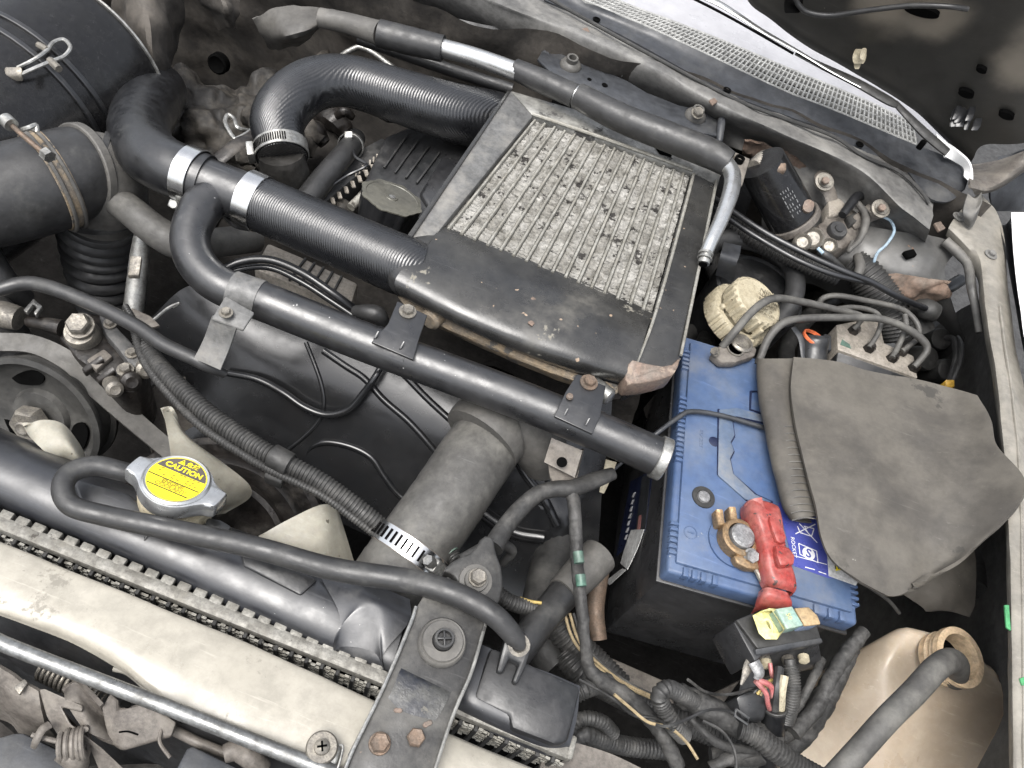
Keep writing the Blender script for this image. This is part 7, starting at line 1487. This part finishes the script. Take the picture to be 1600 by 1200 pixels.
abm = thing('brake_block', 'dusty alloy brake valve block with bent pipes behind the rubber sheet', 'valve block', (1370, 540, -.1))
def Ab(px, py, k=0): return P(px, py, .0 + k)
b = B(); b.prism([Ab(1307, 507), Ab(1345, 500), Ab(1374, 503), Ab(1382, 536), Ab(1428, 556), Ab(1434, 591), Ab(1309, 546)], .045, .0015); done(b, 'block', M['mblock'], abm)
b = B(); b.prism([Ab(1309, 549, -.003), Ab(1432, 593, -.003), Ab(1430, 640, -.03), Ab(1300, 600, -.03)], .03, .002); done(b, 'black_housing', M['plastic'], abm)
b = B(); b.prism([Ab(1313, 538, .0006), Ab(1316, 530, .0006), Ab(1328, 538, .0006), Ab(1330, 545, .0006)], .0004); done(b, 'green_paint', M['green'], abm)
for px, py in ((1333, 517), (1357, 545), (1393, 560), (1408, 550), (1427, 575)):
    b = B(); p = Ab(px, py, .001); b.lathe(p, V((.1, -.1, 1)), [(pm(9, p), -.002), (pm(9, p), .005), (pm(6, p), .008), (pm(5, p), .010), (0, .010)], 6); done(b, 'pipe_nut', M['grime'], abm)
BP = [([(1128, 542, .012), (1150, 516, .032), (1172, 490, .044), (1194, 472, .05), (1216, 466, .048), (1255, 472, .034), (1300, 482, .03), (1345, 493, .025), (1342, 505, .015), (1334, 514, .008)], [12, 13, 13, 13, 12, 12, 11, 9, 8, 8], 'brake pipe starting beside the cream cap, uppermost at the left'),
      ([(1184, 570, .0), (1200, 530, .015), (1222, 506, .03), (1250, 498, .036), (1310, 496, .038), (1374, 498, .038), (1418, 514, .034), (1444, 534, .028), (1448, 548, .022), (1438, 562, .014), (1428, 573, .008)], [12, 13, 13, 12, 12, 12, 12, 12, 11, 10, 9], 'longest brake pipe in front, curving from the sheet corner to the outer nut'),
      ([(1278, 476, .01), (1288, 465, .02), (1310, 462, .026), (1345, 468, .028), (1400, 480, .028), (1424, 494, .026), (1436, 514, .022), (1432, 530, .016), (1418, 542, .01), (1409, 549, .007)], 9, 'rearmost brake pipe arching over to the inner right nut'),
      ([(1290, 486, .02), (1330, 480, .022), (1364, 486, .022), (1376, 500, .022), (1372, 520, .016), (1358, 543, .007)], 8, 'short brake pipe bending down to the second nut'),
      ([(1414, 492, .03), (1415, 512, .025), (1404, 540, .012), (1394, 559, .007)], 9, 'straight brake pipe standing at the third nut')]
for pts, w_, lab in BP: wire(pts, w_, 'dullhose', lab, 'bent brake pipes', 'brake_pipe', 10, 'pipe')
ob = thing('orange_sealed_plug', 'black plug with orange seal beside the brake block', 'plug', (1272, 540, -.03))
b = B(); b.tube([(1268, 575, -.01), (1270, 548, .0), (1273, 532, .008), (1274, 524, .012)], [44, 44, 44, 34], seg=18); done(b, 'plug', M['plastic'], ob)
b = B(); p = P(1273, 529, .011); b.ring(p, V((.1, .3, 1)), pm(18, p), .004, .002, 28); done(b, 'seal', M['orange'], ob)
b = B(); b.prism([(1288, 520, .012), (1300, 524, .012), (1300, 548, .008), (1286, 546, .008)], .02, .002); done(b, 'latch', M['plastic'], ob)
b = B(); b.tube([(1240, 512, .01), (1252, 530, .01), (1256, 560, .0)], [10, 12, 10], seg=8, squash=.4); done(b, 'side_arm', M['cowl'], ob)
for k, (pts, lab) in enumerate((([(1496, 528, -.02), (1502, 540, -.01), (1500, 566, -.01), (1486, 600, -.02)], 'right black wire of the pair over the amber connector'), ([(1478, 528, -.03), (1490, 530, -.02), (1494, 556, -.02), (1482, 598, -.02)], 'left black wire of the pair over the amber connector'))): wire(pts, 9, 'hosegrey', lab, 'wires over the amber connector')
b = B(); b.box(P(1480, 603, -.02), CR * .006, CU * .005, UP * .006, .0015); solo(b, 'amber_connector', M['amber'], 'small amber connector at the top edge of the rubber sheet', 'connector')
for k in range(10):
    pass
rnd = random.Random(11)
hs_ = thing('wheel_motor', 'dark round pump and fittings deep in the gap beside the fender', 'pump', (1490, 560, -.12))
for px, py, r_ in ((1512, 590, 24), (1480, 578, 18), (1450, 560, 20), (1500, 548, 16), (1470, 530, 18), (1524, 560, 14)):
    b = B(); p = P(px, py, -.07); b.lathe(p, V((rnd.uniform(-.3, .3), -.5, .8)), [(pm(r_, p), -.05), (pm(r_, p), -.004), (pm(r_ * .9, p), .002), (pm(r_ * .4, p), .004), (0, .003)], 22); done(b, 'fitting', M['dplastic'], hs_)
for k, (pts, w_) in enumerate((([(1100, 540, -.08), (1130, 470, -.1), (1110, 400, -.1), (1100, 340, -.08)], 30), ([(1240, 600, -.06), (1230, 540, -.07), (1280, 480, -.08), (1330, 450, -.09)], 26), ([(1060, 620, -.12), (1040, 560, -.1), (1080, 520, -.1)], 34), ([(1460, 640, -.12), (1440, 560, -.14), (1480, 500, -.12)], 30))):
    b = B(); b.tube(pts, w_, seg=12); solo(b, 'deep_hose', M['dplastic'], ('dark hose deep behind the fluid reservoir', 'dark hose deep behind the orange sealed plug', 'dark hose deep between intercooler and battery', 'dark hose deep in the gap right of the brake block')[k], 'hose')
b = B(); b.tube([(1480, 740, -.08), (1530, 860, -.06), (1520, 920, -.05)], 40, seg=14); solo(b, 'wing_hose', M['dplastic'], 'dark hose under the right edge of the rubber sheet', 'hose')
b = B(); b.loft([[(1010, 640, -.10), (1100, 500, -.12), (1250, 450, -.14), (1480, 470, -.16)], [(1010, 700, -.25), (1100, 560, -.25), (1250, 500, -.25), (1480, 560, -.26)]], m=8, n=6, nz=(.02, 16)); solo(b, 'inner_rail', M['deep'], 'oily chassis rail deep beneath the brake pipes', 'rail')
